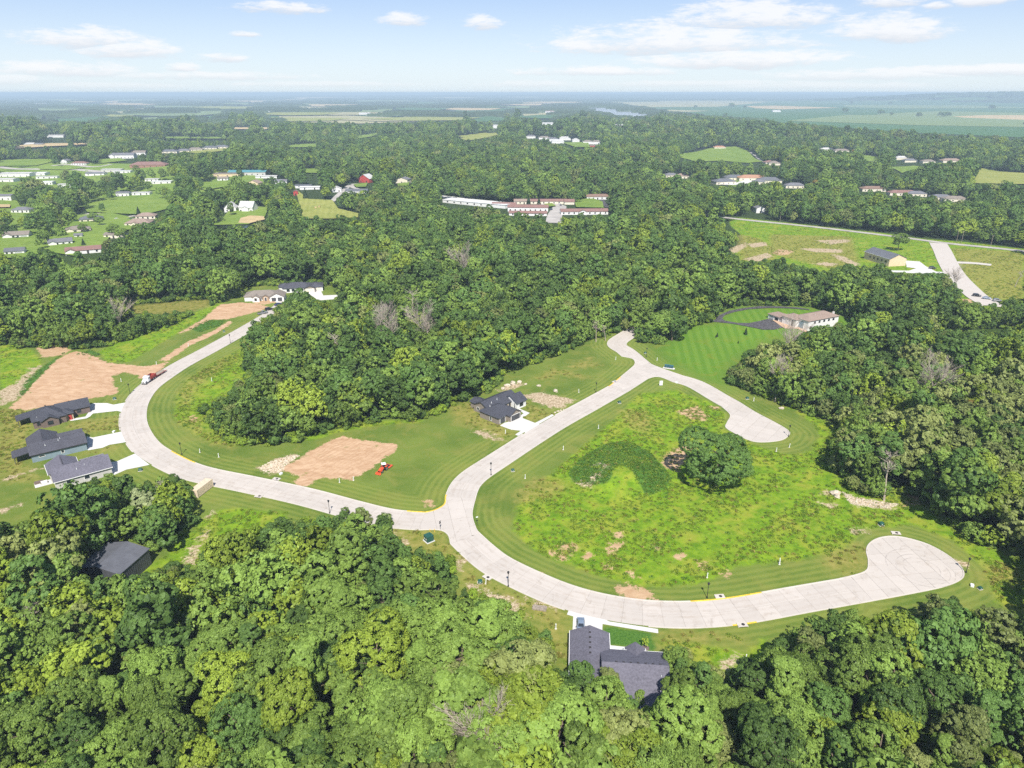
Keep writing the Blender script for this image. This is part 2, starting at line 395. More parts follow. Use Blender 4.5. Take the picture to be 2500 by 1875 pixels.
M['red_lens'] = paint('red_lens', (0.4, 0.02, 0.02), 0.3, 0.05)

# ------------------------------------------------------------------ roads
GROUND_LIFT = 0.0
def ribbon_stations(px, step):
    w = smooth_line(WP(px)[:, :2], 12)
    seg = np.hypot(*np.diff(w, axis=0).T); s = np.concatenate([[0], np.cumsum(seg)])
    n = max(2, int(round(s[-1] / step)) + 1); q = np.linspace(0, s[-1], n)
    p = np.stack([np.interp(q, s, w[:, 0]), np.interp(q, s, w[:, 1])], 1)
    k = np.ones(5) / 5
    if n > 8:
        for a in range(2): p[2:-2, a] = np.convolve(p[:, a], k, 'valid')
    tg = np.gradient(p, axis=0); tg /= np.linalg.norm(tg, axis=1)[:, None]
    nr = np.stack([-tg[:, 1], tg[:, 0]], 1)          # left normal
    return p, nr
ROADS = {}            # name -> dict(center, left, right, width)
PAVED = []            # world outlines of everything paved, for the ground's masks
KERB_RUNS = []        # (points, outward sign line)
def strip_road(key, px, width, step=1.15):
    p, nr = ribbon_stations(px, step)
    L, R = p + nr * width / 2, p - nr * width / 2
    ROADS[key] = dict(c=p, L=L, R=R); PAVED.append(np.concatenate([L, R[::-1]])); return L, R
RW = 8.9
S_A = [(702, 735), (668, 763), (640, 781), (585, 813), (514, 852.5), (443, 890.5), (397, 920), (364, 944), (343.4, 966.5), (328, 996), (324.4, 1029.7), (333.9, 1060), (357.6, 1093), (398, 1120), (451, 1145.6), (506, 1162), (609, 1183), (742, 1212), (853, 1242), (948, 1265), (1030, 1272)]
S_B = [(1124, 1215), (1134, 1188), (1157, 1163), (1206, 1130), (1340, 1044), (1435, 991), (1512, 948)]
S_C = [(1540, 868), (1524, 855), (1507, 845), (1508, 834), (1527, 821), (1549, 808), (1572, 797), (1600, 786)]
S_D = [(1655, 925), (1698, 938.5), (1758, 973), (1785, 988)]
S_E = [(1136, 1315), (1170, 1347), (1221, 1385), (1335, 1439), (1418, 1468), (1503, 1487), (1592, 1498), (1693, 1500), (1804, 1490), (1950, 1464), (2076, 1442)]
for k, s in zip('ABCDE', (S_A, S_B, S_C, S_D, S_E)): strip_road(k, s, RW)
def edge(px, n=8): return smooth_line(WP(px)[:, :2], n)
A_, B_, C_, D_, E_ = (ROADS[k] for k in 'ABCDE')
# junction outlines: strip end corners joined by the traced kerb curves
def joinpoly(*parts): return np.concatenate([np.atleast_2d(q) for q in parts])
def curve(p0, ctrl, p1, n=7):
    pts = np.concatenate([[p0], WP(ctrl)[:, :2] if len(ctrl) else np.zeros((0, 2)), [p1]]); return smooth_line(pts, n)
j1a = curve(A_['L'][-1], [(1062, 1246), (1086, 1232)], B_['L'][0])           # yellow painted corner
j1b = curve(B_['R'][0], [(1151, 1255), (1160, 1290)], E_['L'][0])
j1c = curve(E_['R'][0], [(1095, 1305), (1072, 1293)], A_['R'][-1])
J1 = joinpoly(j1a, j1b, j1c)
j2a = curve(B_['L'][-1], [(1535, 905), (1551, 889), (1545, 876)], C_['L'][0])
j2b = curve(C_['R'][0], [(1580, 882), (1597, 893)], D_['L'][0])
j2c = curve(D_['R'][0], [(1610, 920), (1585, 923), (1560, 938)], B_['R'][-1])
J2 = joinpoly(j2a, j2b, j2c)
cd1 = curve(D_['L'][-1], Q('5', (350, 905), (450, 968), (620, 1058), (700, 1108), (712, 1140), (650, 1183), (500, 1198), (400, 1180), (290, 1125), (232, 1085), (245, 1045), (266, 990)), D_['R'][-1])
CD1 = cd1
cd2 = curve(E_['L'][-1], Q('7', (990, 780), (1018, 700), (1003, 610), (1040, 550), (1130, 513), (1260, 512), (1450, 562), (1600, 640), (1700, 720), (1740, 785), (1715, 835), (1600, 885), (1400, 930)), E_['R'][-1])
CD2 = cd2
for q in (J1, J2, CD1, CD2): PAVED.append(q)
KERB_RUNS = [A_['L'], A_['R'], B_['L'], B_['R'], C_['L'], C_['R'], D_['L'], D_['R'], E_['L'], E_['R'], j1a, j1b, j1c, j2a, j2b, j2c, cd1, cd2]

# driveways, footpaths, courts: outline pixels
DRIVES = [
 ('driveway', 'drive', Q('a', (708, 150), (760, 130), (880, 130), (940, 145), (1052, 125), (1028, 216), (975, 202), (750, 227), (722, 255), (690, 272), (545, 296), (525, 283), (680, 255), (705, 222))),
 ('driveway', 'drive', Q('a', (690, 440), (750, 450), (920, 415), (1012, 395), (1062, 492), (900, 518), (840, 545), (702, 570))),
 ('driveway', 'drive', Q('2', (850, 250), (905, 240), (1040, 182), (1155, 268), (1050, 290), (975, 305), (872, 350))),
 ('driveway', 'drive', Q('d', (465, 572), (530, 532), (590, 517), (712, 457), (740, 432), (800, 402), (722, 345), (745, 335), (885, 395), (780, 465), (960, 535), (1200, 412), (1227, 430), (1012, 551), (1064, 560), (830, 692), (812, 664), (722, 717), (680, 700), (760, 645), (620, 630))),
 ('driveway', 'drive', Q('e', (112, 48), (392, 118), (430, 137), (865, 205), (868, 243), (370, 160), (365, 290), (98, 290), (108, 92), (52, 75), (66, 40))),
 ('footpath', 'drive', Q('e', (388, 345), (610, 368), (640, 420), (395, 410))),
 ('driveway', 'drive', Q('f', (828, 268), (992, 238), (1022, 300), (1170, 293), (1240, 300), (1240, 338), (960, 360), (925, 330))),
 ('driveway', 'drive', Q('f', (440, 372), (562, 312), (600, 330), (560, 352), (480, 392))),
 ('driveway', 'drive', Q('t', (385, 240), (530, 250), (590, 297), (700, 355), (838, 360), (846, 384), (560, 377), (255, 360), (230, 342), (420, 345), (492, 320), (395, 308))),
 ('asphalt_drive', 'asphalt', Q('w', (20, 185), (60, 150), (150, 110), (280, 85), (420, 68), (560, 68), (760, 78), (880, 95), (880, 104), (740, 90), (520, 84), (330, 95), (200, 120), (110, 150), (85, 180), (110, 200), (220, 220), (330, 222), (420, 205), (520, 180), (640, 160), (740, 125), (745, 140), (680, 180), (560, 190), (540, 196), (640, 262), (560, 282), (460, 282), (300, 250), (180, 228), (0, 210))),
 ('brick_court', 'brickpave', Q('w', (545, 196), (660, 184), (760, 250), (800, 262), (870, 300), (850, 306), (770, 275), (660, 272), (640, 262))),
]
DRIVE_W = [WP(p)[:, :2] for _, _, p in DRIVES]
near_drive = lambda q: any(inside(d, np.array([q[0]]), np.array([q[1]]))[0] or segdist(d, np.array([q[0]]), np.array([q[1]]))[0] < .5 for d in DRIVE_W[:8])

# slabs: every concrete panel between joints is a piece of the road
def grow_road(name):
    o = link(name, None); tag(o, kind='structure'); return o
def slab_obj(parent, pts, mat=None, z=0.045, lat=None):
    c = pts.mean(0); q = pts + (c - pts) / np.linalg.norm(c - pts, axis=1)[:, None] * 0.032
    m = MB().prism([tuple(a) for a in q], 0.0, z); o = m.build('slab', mat or M['road'], parent)
    if lat is not None: o.data.attributes.new('lat', 'FLOAT', 'POINT').data.foreach_set('value', np.array(list(lat) * 2, np.float32))
def bed(parent, pts):
    bm = bmesh.new(); vs = [bm.verts.new((a[0], a[1], 0.016)) for a in pts]; bm.faces.new(vs); bmesh.ops.triangulate(bm, faces=bm.faces[:])
    me = bpy.data.meshes.new('joint_bed'); bm.to_mesh(me); bm.free(); me.materials.append(M['joint']); link('joint_bed', me, parent)
def strip_slabs(parent, key, n_sub=4):
    r = ROADS[key]; L, R, C = r['L'], r['R'], r['c']; n = len(C)
    i = 0
    while i < n - 1:
        j = min(i + n_sub, n - 1)
        if n - 1 - j < 2: j = n - 1
        for a, b, la, lb in ((L, C, 0, 1), (C, R, 1, 0)):
            slab_obj(parent, np.concatenate([a[i:j + 1][::-1], b[i:j + 1]]), lat=[la] * (j + 1 - i) + [lb] * (j + 1 - i))
        i = j
    bed(parent, np.concatenate([L, R[::-1]]))
def poly_slabs(parent, pts, ang, cell, off=(0, 0)):
    ca, sa = math.cos(ang), math.sin(ang); c0 = pts.mean(0)
    bm = bmesh.new(); vs = []
    for a in pts:
        d = a - c0; vs.append(bm.verts.new((d[0] * ca + d[1] * sa + off[0], -d[0] * sa + d[1] * ca + off[1], 0)))
    bm.faces.new(vs); bmesh.ops.triangulate(bm, faces=bm.faces[:])
    xs = [v.co.x for v in bm.verts]; ys = [v.co.y for v in bm.verts]
    for ax, lo, hi in ((0, min(xs), max(xs)), (1, min(ys), max(ys))):
        for k in range(math.floor(lo / cell) + 1, math.ceil(hi / cell)):
            co = [0, 0, 0]; no = [0, 0, 0]; co[ax] = k * cell; no[ax] = 1
            bmesh.ops.bisect_plane(bm, geom=bm.verts[:] + bm.edges[:] + bm.faces[:], plane_co=co, plane_no=no)
    cells = {}
    for f in bm.faces:
        m = f.calc_center_median(); cells.setdefault((math.floor(m.x / cell), math.floor(m.y / cell)), []).append([tuple(v.co) for v in f.verts])
    bm.free()
    for key, faces in cells.items():
        mid = np.mean([p for f in faces for p in f], axis=0)
        area = sum(abs(sum(f[i][0] * f[(i + 1) % len(f)][1] - f[(i + 1) % len(f)][0] * f[i][1] for i in range(len(f)))) / 2 for f in faces)
        if area < 0.3: continue
        b2 = bmesh.new()
        for f in faces:
            try: b2.faces.new([b2.verts.new(p) for p in f])
            except ValueError: pass
        bmesh.ops.remove_doubles(b2, verts=b2.verts, dist=0.002)
        k = 1 - 0.032 / max(0.8, math.sqrt(area) / 2)
        for v in b2.verts:
            x, y = mid[0] + (v.co.x - mid[0]) * k - off[0], mid[1] + (v.co.y - mid[1]) * k - off[1]
            v.co = (c0[0] + x * ca - y * sa, c0[1] + x * sa + y * ca, 0)
        e = bmesh.ops.extrude_face_region(b2, geom=b2.faces[:])
        for v in [q for q in e['geom'] if isinstance(q, bmesh.types.BMVert)]: v.co.z = 0.045
        bmesh.ops.recalc_face_normals(b2, faces=b2.faces)
        me = bpy.data.meshes.new('slab'); b2.to_mesh(me); b2.free(); me.materials.append(M['road']); link('slab', me, parent)
    bed(parent, pts)
def kerb_run(parent, pts, wide=0.34, high=0.14, inner=None):
    """kerb on the line, pushed away from the road; gaps at driveways, yellow where painted"""
    tg = np.gradient(pts, axis=0); tg /= np.linalg.norm(tg, axis=1)[:, None] + 1e-9
    nr = np.stack([-tg[:, 1], tg[:, 0]], 1)
    mid = pts[len(pts) // 2] + nr[len(pts) // 2] * 0.5
    if any(inside(p, mid[:1], mid[1:])[0] for p in PAVED): nr = -nr
    run = []
    def flush():
        nonlocal run
        if len(run) > 1:
            kinds = [any(np.hypot(*(pts[i] - y[:2])) < y[2] for y in YELLOW) for i in run]
            s = 0
            while s < len(run) - 1:
                e = s + 1
                while e < len(run) - 1 and kinds[e] == kinds[s] and e - s < 26: e += 1
                ids = run[s:e + 1]; a = pts[ids] - nr[ids] * 0.02; b = pts[ids] + nr[ids] * wide
                mb = MB(); n = len(ids)
                for q, z in ((a, 0.0), (a + nr[ids] * .05, high), (b, high), (b + nr[ids] * .02, -0.05)): mb.v += [(x, y, z) for x, y in q]
                for r_ in range(3):
                    mb.f += [(r_ * n + i, r_ * n + i + 1, (r_ + 1) * n + i + 1, (r_ + 1) * n + i) for i in range(n - 1)]
                mb.f += [(0, n, 2 * n, 3 * n), (n - 1, 2 * n - 1, 3 * n - 1, 4 * n - 1)]
                mb.build('kerb', M['yellow'] if kinds[s] else M['kerb'], parent)
                s = e
        run = []
    for i in range(len(pts)):
        if near_drive(pts[i]): flush()
        else: run.append(i)
    flush()
YELLOW = [(*G(1062., 1244.)[:2], 8.5), (*G(435., 1118.)[:2], 7.5), (*G(1497., 933.)[:2], 5.5), (*G(1770., 1464.)[:2], 9.0)]
r_main = grow_road('road'); strip_slabs(r_main, 'A')
for q in (A_['L'], A_['R']): kerb_run(r_main, q)
r_up = grow_road('road'); strip_slabs(r_up, 'B'); poly_slabs(r_up, J1, math.radians(12), 4.6)
for q in (B_['L'], B_['R'], j1a, j1b, j1c): kerb_run(r_up, q)
r_top = grow_road('road'); strip_slabs(r_top, 'C'); strip_slabs(r_top, 'D'); poly_slabs(r_top, J2, math.radians(40), 4.6); poly_slabs(r_top, CD1, math.radians(-38), 4.6)
for q in (C_['L'], C_['R'], D_['L'], D_['R'], j2a, j2b, j2c, cd1): kerb_run(r_top, q)
r_low = grow_road('road'); strip_slabs(r_low, 'E'); poly_slabs(r_low, CD2, math.radians(8), 4.6)
for q in (E_['L'], E_['R'], cd2): kerb_run(r_low, q)

def sheet(name, world, mat, lift, kind='structure', sub=0, thick=0.0):
    """flat outline draped on the terrain"""
    bm = bmesh.new(); vs = [bm.verts.new((a[0], a[1], 0)) for a in world]
    bm.faces.new(vs); bmesh.ops.triangulate(bm, faces=bm.faces[:])
    for _ in range(sub):
        bmesh.ops.subdivide_edges(bm, edges=bm.edges[:], cuts=1, use_grid_fill=True); bmesh.ops.triangulate(bm, faces=bm.faces[:])
    for v in bm.verts: v.co.z = float(hgt(v.co.x, v.co.y)) + lift
    bmesh.ops.recalc_face_normals(bm, faces=bm.faces)
    if bm.faces[:] and sum(f.normal.z for f in bm.faces) < 0: bmesh.ops.reverse_faces(bm, faces=bm.faces)
    me = bpy.data.meshes.new(name); bm.to_mesh(me); bm.free(); me.materials.append(mat)
    o = link(name, me); tag(o, kind=kind); return o
for i, (nm, mt, px) in enumerate(DRIVES):
    far = nm in ('asphalt_drive', 'brick_court') or i == 8
    sheet(nm, DRIVE_W[i], M[mt], (0.22 if nm != 'brick_court' else 0.26) if far else 0.03 + 0.002 * i, sub=2 if far else 0)
    PAVED.append(DRIVE_W[i])
def ribbon(name, px, width, mat, lift=0.3, step=6.0):
    p, nr = ribbon_stations(px, step); L, R = p + nr * width / 2, p - nr * width / 2
    mb = MB(); n = len(p)
    for q in (L, p, R): mb.v += [(x, y, float(hgt(x, y)) + lift) for x, y in q]
    for r_ in range(2): mb.f += [(r_ * n + i, (r_ + 1) * n + i, (r_ + 1) * n + i + 1, r_ * n + i + 1) for i in range(n - 1)]
    o = mb.build(name, mat); tag(o, kind='structure'); PAVED.append(np.concatenate([L, R[::-1]])); return o
ribbon('country_road', [(1700, 524), (1760, 530), (1808, 536), (1953, 550.6), (2080, 565), (2170, 576), (2242, 585), (2315, 595), (2423, 605), (2500, 614), (2600, 622)], 7.5, M['roadgrey'], 0.22)
ribbon('side_street', [(2290, 594), (2302, 615), (2312, 638), (2331, 670), (2352, 693), (2372, 713), (2396, 733), (2430, 750)], 13.0, M['road'], 0.26)
ribbon('town_street', Q('p', (560, 640), (690, 610), (760, 540), (820, 490), (860, 450), (860, 420), (800, 402), (640, 400)), 11.0, M['road'], 0.3, 4)
ribbon('town_street', Q('p', (860, 440), (900, 432), (950, 422), (1000, 415)), 6.0, M['road'], 0.34, 4)
ribbon('town_street', Q('p', (-20, 640), (60, 640), (140, 660), (230, 690)), 14.0, M['road'], 0.3, 4)
ribbon('driveway', Q('p', (100, 640), (150, 612), (210, 598)), 4.0, M['drive'], 0.36, 4)
ribbon('main_street', Q('p', (-40, 50), (100, 68), (300, 70), (520, 72), (640, 80), (760, 90)), 14.0, M['roadgrey'], 0.35)
ribbon('main_street', Q('p', (300, 70), (420, 40), (560, 40), (700, 55), (820, 35)), 9.0, M['roadgrey'], 0.4)
ribbon('gravel_drive', Q('o', (740, 235), (770, 200), (830, 150), (850, 130), (900, 125)), 6.0, M['roadgrey'], 0.4)
ribbon('gravel_drive', Q('o', (900, 125), (860, 140), (880, 155), (930, 160)), 6.0, M['roadgrey'], 0.44)
ribbon('motel_forecourt', Q('q', (840, 275), (850, 220), (880, 170), (880, 150), (760, 140)), 15.0, M['roadgrey'], 0.4)
ribbon('farm_lane', Q('r', (560, 370), (600, 395), (640, 425), (665, 445)), 4.5, M['roadgrey'], 0.5)
ribbon('asphalt_lane', Q('q', (1180, 110), (1200, 140), (1220, 165)), 5.0, M['asphalt'], 0.5)
ribbon('gravel_track', Q('t', (870, 258), (1000, 262), (1120, 268), (1270, 285)), 7.0, M['kerb'], 0.2)
ribbon('court_pavement', Q('r', (420, 565), (470, 570), (520, 560), (560, 545), (640, 560)), 16.0, M['drive'], 0.5)
ribbon('warehouse_yard', Q('q', (40, 85), (200, 105), (380, 122), (520, 134)), 14.0, M['drive'], 0.4)

# ------------------------------------------------------------------ ground regions traced on the photograph
REG = dict(lawn=[], wild=[], dry=[], dirt=[], pale=[], rich=[], scuff=[])
CLEAR_MAIN = [(-95, 850), (-95, 848)] + Q('1', (0, 620), (100, 610), (130, 640), (270, 640), (530, 640), (590, 650), (760, 640), (880, 610), (1000, 570), (1100, 540), (1300, 470), (1450, 395), (1560, 325), (1700, 280), (1830, 235)) + \
 [(580, 703), (639, 699), (695, 699), (785, 699), (811, 697), (825, 711), (821, 737), (801, 742), (803, 736), (770, 734), (760, 727), (731, 719), (703, 727), (686, 740), (672, 762), (658, 775), (621, 791), (611, 800), (607, 835),
  (595, 852), (588, 890), (601, 912), (576, 935), (566, 960), (532, 985), (497, 1007), (506, 1036), (519, 1061), (554, 1083), (601, 1090), (663, 1090), (704, 1086), (745, 1078), (752, 1068), (815, 1052), (875, 1040), (935, 1030), (1030, 1027), (1068, 1018),
  (1094, 999), (1128, 989), (1163, 969), (1207, 953), (1217, 937), (1226, 918), (1245, 902), (1271, 896), (1315, 887), (1344, 877), (1378, 864), (1401, 855), (1423, 839), (1435, 833), (1448, 827), (1480, 823), (1511, 814), (1537, 804), (1556, 806),
  (1550, 822), (1556, 833), (1575, 839), (1619, 839), (1651, 830), (1679, 804), (1692, 801), (1720, 792), (1745, 785), (1744, 776), (1750, 767), (1783, 753), (1826, 746), (1899, 746), (1975, 749), (2025, 760), (2062, 775), (2090, 786), (2065, 800), (2047, 792), (2015, 798), (1978, 800),
  (1968, 815), (1935, 822), (1917, 836), (1866, 847), (1845, 844), (1819, 862), (1808, 883), (1783, 901), (1773, 921), (1782, 940), (1820, 953), (1852, 969), (1890, 981), (1921, 994), (1953, 1007), (2004, 1020), (2032, 1032), (2057, 1051), (2042, 1067), (2016, 1089), (1994, 1111),
  (2004, 1127), (2032, 1156), (2057, 1168), (2064, 1194), (2080, 1206), (2143, 1219), (2219, 1206), (2243, 1226), (2275, 1242), (2294, 1267), (2319, 1286), (2344, 1305), (2370, 1321), (2401, 1337), (2433, 1337), (2465, 1343), (2500, 1359), (2520, 1365), (2520, 1494),
  (2464, 1487), (2417, 1497), (2354, 1482), (2332, 1460), (2294, 1457), (2256, 1479), (2227, 1479), (2205, 1495), (2142, 1490), (2148, 1523), (2085, 1504), (2040, 1498), (2003, 1498), (1977, 1523), (1927, 1521), (1908, 1547), (1877, 1553), (1861, 1585), (1864, 1610), (1820, 1616), (1785, 1635),
  (1750, 1626), (1725, 1610), (1693, 1604), (1671, 1578), (1652, 1572), (1617, 1594), (1620, 1616), (1622, 1708), (1585, 1708), (1585, 1657), (1566, 1642), (1547, 1648), (1513, 1657), (1500, 1639), (1471, 1623), (1465, 1613), (1427, 1610), (1389, 1629), (1376, 1642), (1345, 1605), (1335, 1560),
  (1310, 1530), (1280, 1512), (1275, 1490), (1262, 1478), (1230, 1473), (1180, 1454), (1135, 1445), (1120, 1413), (1116, 1391), (1107, 1369), (1085, 1363), (1059, 1350), (1011, 1347), (980, 1325), (957, 1306), (951, 1268), (916, 1252), (878, 1255), (840, 1245), (818, 1255), (790, 1258), (752, 1271),
  (695, 1262), (633, 1284), (601, 1300), (570, 1300), (522, 1319), (490, 1351), (475, 1379), (427, 1382), (395, 1379), (329, 1414), (320, 1430), (300, 1398), (266, 1398), (228, 1417), (218, 1420), (190, 1382), (202, 1379), (269, 1325), (316, 1327), (357, 1352), (380, 1354), (424, 1354), (424, 1325), (475, 1294), (497, 1284),
  (475, 1268), (468, 1240), (465, 1218), (468, 1195), (465, 1176), (437, 1164), (411, 1176), (392, 1186), (332, 1170), (285, 1173), (272, 1164), (221, 1164), (190, 1180), (139, 1202), (130, 1221), (126, 1233), (95, 1240), (82, 1268), (41, 1271), (-95, 1268), (-95, 850)]
CLEAR_UR = [(1779, 532), (1808, 531), (1953, 547), (2080, 561), (2166, 570), (2217, 578), (2279, 585), (2351, 590), (2423, 599), (2520, 610), (2520, 732), (2459, 732), (2438, 737), (2409, 735), (2369, 739), (2347, 731), (2340, 702), (2329, 677), (2297, 670), (2257, 670), (2206, 670), (2170, 659), (2134, 652), (2098, 655), (2062, 648),
            (2018, 663), (1978, 670), (1953, 652), (1881, 637), (1819, 641), (1805, 634), (1779, 608), (1823, 594), (1808, 572), (1783, 551)]
CLEAR_STRIP = [(2264, 800), (2350, 802), (2520, 808), (2520, 814), (2300, 807)]
YELLOW_FIELD = Q('1', (985, 320), (1100, 295), (1450, 265), (1630, 255), (1625, 300), (1500, 345), (1300, 372), (1010, 365))
CLEARS = [CLEAR_MAIN, CLEAR_UR, CLEAR_STRIP, YELLOW_FIELD]
REG['lawn'] += [CLEAR_MAIN + [], ]
REG['wild'] += [
 [(1255, 1295), (1262, 1235), (1340, 1162), (1430, 1085), (1500, 1025), (1560, 962), (1650, 952), (1740, 985), (1772, 1012), (1765, 1045), (1850, 1090), (1930, 1112), (2000, 1098), (2060, 1060), (2100, 1150), (2240, 1230), (2350, 1310), (2520, 1380), (2520, 1490), (2440, 1480), (2400, 1385), (2330, 1322), (2230, 1282), (2110, 1290), (2060, 1342), (1960, 1366), (1800, 1382), (1720, 1422), (1650, 1432), (1560, 1430), (1450, 1402), (1340, 1362), (1290, 1332)],
 Q('1', (1400, 950), (1450, 870), (1650, 740), (1860, 640), (1960, 830), (1850, 980), (1630, 1130), (1690, 1300), (1810, 1390), (1640, 1360), (1500, 1290), (1350, 1190), (1360, 1000)),
 Q('1', (760, 660), (880, 600), (1100, 520), (1450, 380), (1750, 260), (1640, 350), (1370, 520), (1200, 620), (1000, 740), (840, 740)),
 CLEAR_UR,
 Q('2', (1600, 640), (1800, 600), (2212, 640), (2212, 700), (1900, 820), (1600, 960), (1500, 1060), (1300, 1070), (1000, 1230), (1020, 1100), (1300, 960), (1340, 870), (1500, 770)),
 Q('5', (640, 900), (900, 1000), (1130, 1100), (930, 1300), (900, 1230), (960, 1150), (900, 1050), (760, 960)),
 Q('1', (0, 440), (130, 640), (240, 640), (330, 740), (180, 900), (0, 960)),
 Q('3', (480, 720), (680, 660), (870, 620), (1060, 590), (1360, 570), (1360, 555), (1000, 560), (600, 650), (460, 690)),
 Q('6', (1100, 820), (1400, 850), (1800, 930), (1900, 860), (1980, 800), (1930, 1000), (1700, 1080), (1400, 980), (1200, 900)),
]
REG['rich'] += [Q('4', (915, 1440), (960, 1370), (1050, 1290), (1180, 1220), (1300, 1195), (1430, 1215), (1530, 1275), (1640, 1385), (1695, 1480), (1660, 1560), (1560, 1600), (1490, 1590), (1450, 1500), (1400, 1420), (1320, 1370), (1250, 1400), (1245, 1470), (1200, 1515), (1060, 1535), (950, 1505)),
                Q('1', (1450, 480), (1600, 415), (1740, 420), (1700, 460), (1540, 510)), Q('1', (590, 680), (700, 645), (780, 680), (740, 700)), Q('1', (150, 1000), (190, 890), (350, 760), (520, 650), (440, 720), (260, 900), (170, 1010)),
                Q('e', (375, 170), (800, 240), (850, 400), (720, 395), (640, 365), (380, 340))]
REG['dry'] += [Q('4', (0, 920), (200, 880), (250, 1000), (380, 1060), (520, 1130), (380, 1190), (200, 1100), (60, 1040)), Q('4', (560, 880), (640, 920), (800, 985), (660, 1050), (560, 1015), (610, 970)),
               Q('1', (0, 1110), (120, 1110), (250, 1250), (200, 1330), (120, 1450), (240, 1560), (300, 1659), (0, 1659)), Q('1', (480, 1230), (640, 1190), (920, 1160), (930, 1250), (680, 1290)), Q('2', (640, 190), (900, 110), (960, 110), (860, 160)),
               Q('4', (1280, 950), (1500, 950), (1590, 1060), (1500, 1130), (1400, 1090)), Q('4', (640, 710), (800, 630), (960, 665), (1060, 700), (1020, 715), (850, 675), (740, 715)), Q('4', (900, 620), (960, 590), (1080, 540), (1110, 560), (1030, 580), (1170, 605), (960, 628)),
               Q('4', (520, 1600), (640, 1480), (860, 1500), (880, 1560), (700, 1659), (520, 1659)), Q('8', (1960, 340), (2212, 350), (2212, 440), (2050, 410)), Q('8', (280, 200), (400, 220), (560, 300), (520, 380), (300, 380)),
               Q('7', (640, 700), (760, 600), (980, 560), (1000, 740), (900, 800), (700, 760)), Q('7', (1900, 700), (2212, 760), (2212, 900), (1900, 860)), Q('6', (1130, 780), (1300, 760), (1700, 780), (1800, 830), (1400, 850), (1150, 900)),
               Q('9', (1000, 20), (1200, 200), (1500, 330), (1850, 440), (1850, 640), (1650, 560), (1500, 470), (1280, 340), (1060, 290)), Q('3', (1130, 1410), (1500, 1400), (1600, 1520), (1720, 1659), (1440, 1620), (1200, 1520)), YELLOW_FIELD,
               Q('9', (1620, 470), (1870, 520), (1840, 860), (1650, 700)), Q('1', (1380, 960), (1480, 850), (1700, 720), (1850, 660), (1700, 800), (1500, 950), (1450, 1080), (1380, 1060))]
REG['dry'] += [Q('8', (500, 200), (1050, 215), (1100, 400), (900, 430), (500, 330)), Q('8', (1720, 290), (2212, 320), (2212, 640), (1980, 640), (1800, 460)), Q('1', (1350, 1190), (1500, 1290), (1640, 1360), (1800, 1400), (1640, 1300), (1480, 1180)), Q('1', (0, 1100), (260, 1110), (240, 1240), (200, 1500), (60, 1500), (0, 1400))]
REG['dirt'] += [Q('1', (590, 655), (700, 680), (830, 745), (1000, 762), (1120, 772), (1290, 740), (1250, 795), (1180, 840), (1080, 870), (1060, 840), (960, 815), (860, 850), (880, 920), (920, 965), (870, 990), (700, 1020), (500, 1060), (200, 1110), (70, 1095), (160, 1015), (240, 930), (330, 830), (430, 730), (510, 680)),
                Q('1', (1230, 725), (1450, 580), (1640, 500), (1770, 420), (1795, 435), (1650, 530), (1460, 612), (1290, 735)), Q('1', (1575, 395), (1700, 295), (1850, 280), (2000, 288), (2080, 320), (1990, 350), (1850, 385), (1750, 410), (1620, 412)), Q('1', (1370, 520), (1580, 400), (1620, 412), (1450, 500)),
                Q('3', (600, 740), (700, 690), (770, 683), (850, 700), (1160, 745), (1168, 780), (1080, 840), (950, 940), (820, 1015), (700, 1005), (580, 1000), (500, 1040), (450, 1070), (375, 1048), (420, 990), (340, 962), (250, 930), (400, 860), (500, 790)),
                Q('4', (1760, 965), (1900, 925), (1985, 1000), (1960, 1030), (1840, 1015)), Q('4', (1650, 1310), (1740, 1250), (1905, 1195), (1840, 1270), (1740, 1420), (1640, 1385)), Q('4', (2000, 930), (2060, 925), (2050, 950)),
                Q('6', (420, 75), (500, 105), (480, 140), (440, 120)), Q('6', (300, 155), (440, 170), (400, 215), (340, 195)), Q('6', (740, 90), (860, 75), (830, 120), (740, 165)), Q('6', (800, 425), (900, 410), (1080, 470), (1110, 515), (860, 490)), Q('6', (800, 0), (850, 10), (820, 40), (790, 20)),
                Q('7', (1380, 225), (1320, 180), (1420, 190), (1400, 245), (1250, 270)), Q('3', (370, 1050), (420, 1000), (560, 1005), (470, 1062)), Q('1', (290, 630), (480, 610), (540, 650), (460, 690), (330, 700)), Q('3', (1390, 1185), (1420, 1175), (1440, 1210), (1405, 1225)), Q('1', (1470, 1160), (1500, 1150), (1530, 1190), (1490, 1200)),
                Q('f', (180, 380), (440, 345), (500, 370), (300, 410)), Q('8', (500, 330), (560, 300), (660, 310), (620, 335), (560, 340)), Q('8', (1780, 630), (1860, 640), (1850, 680), (1790, 660))]
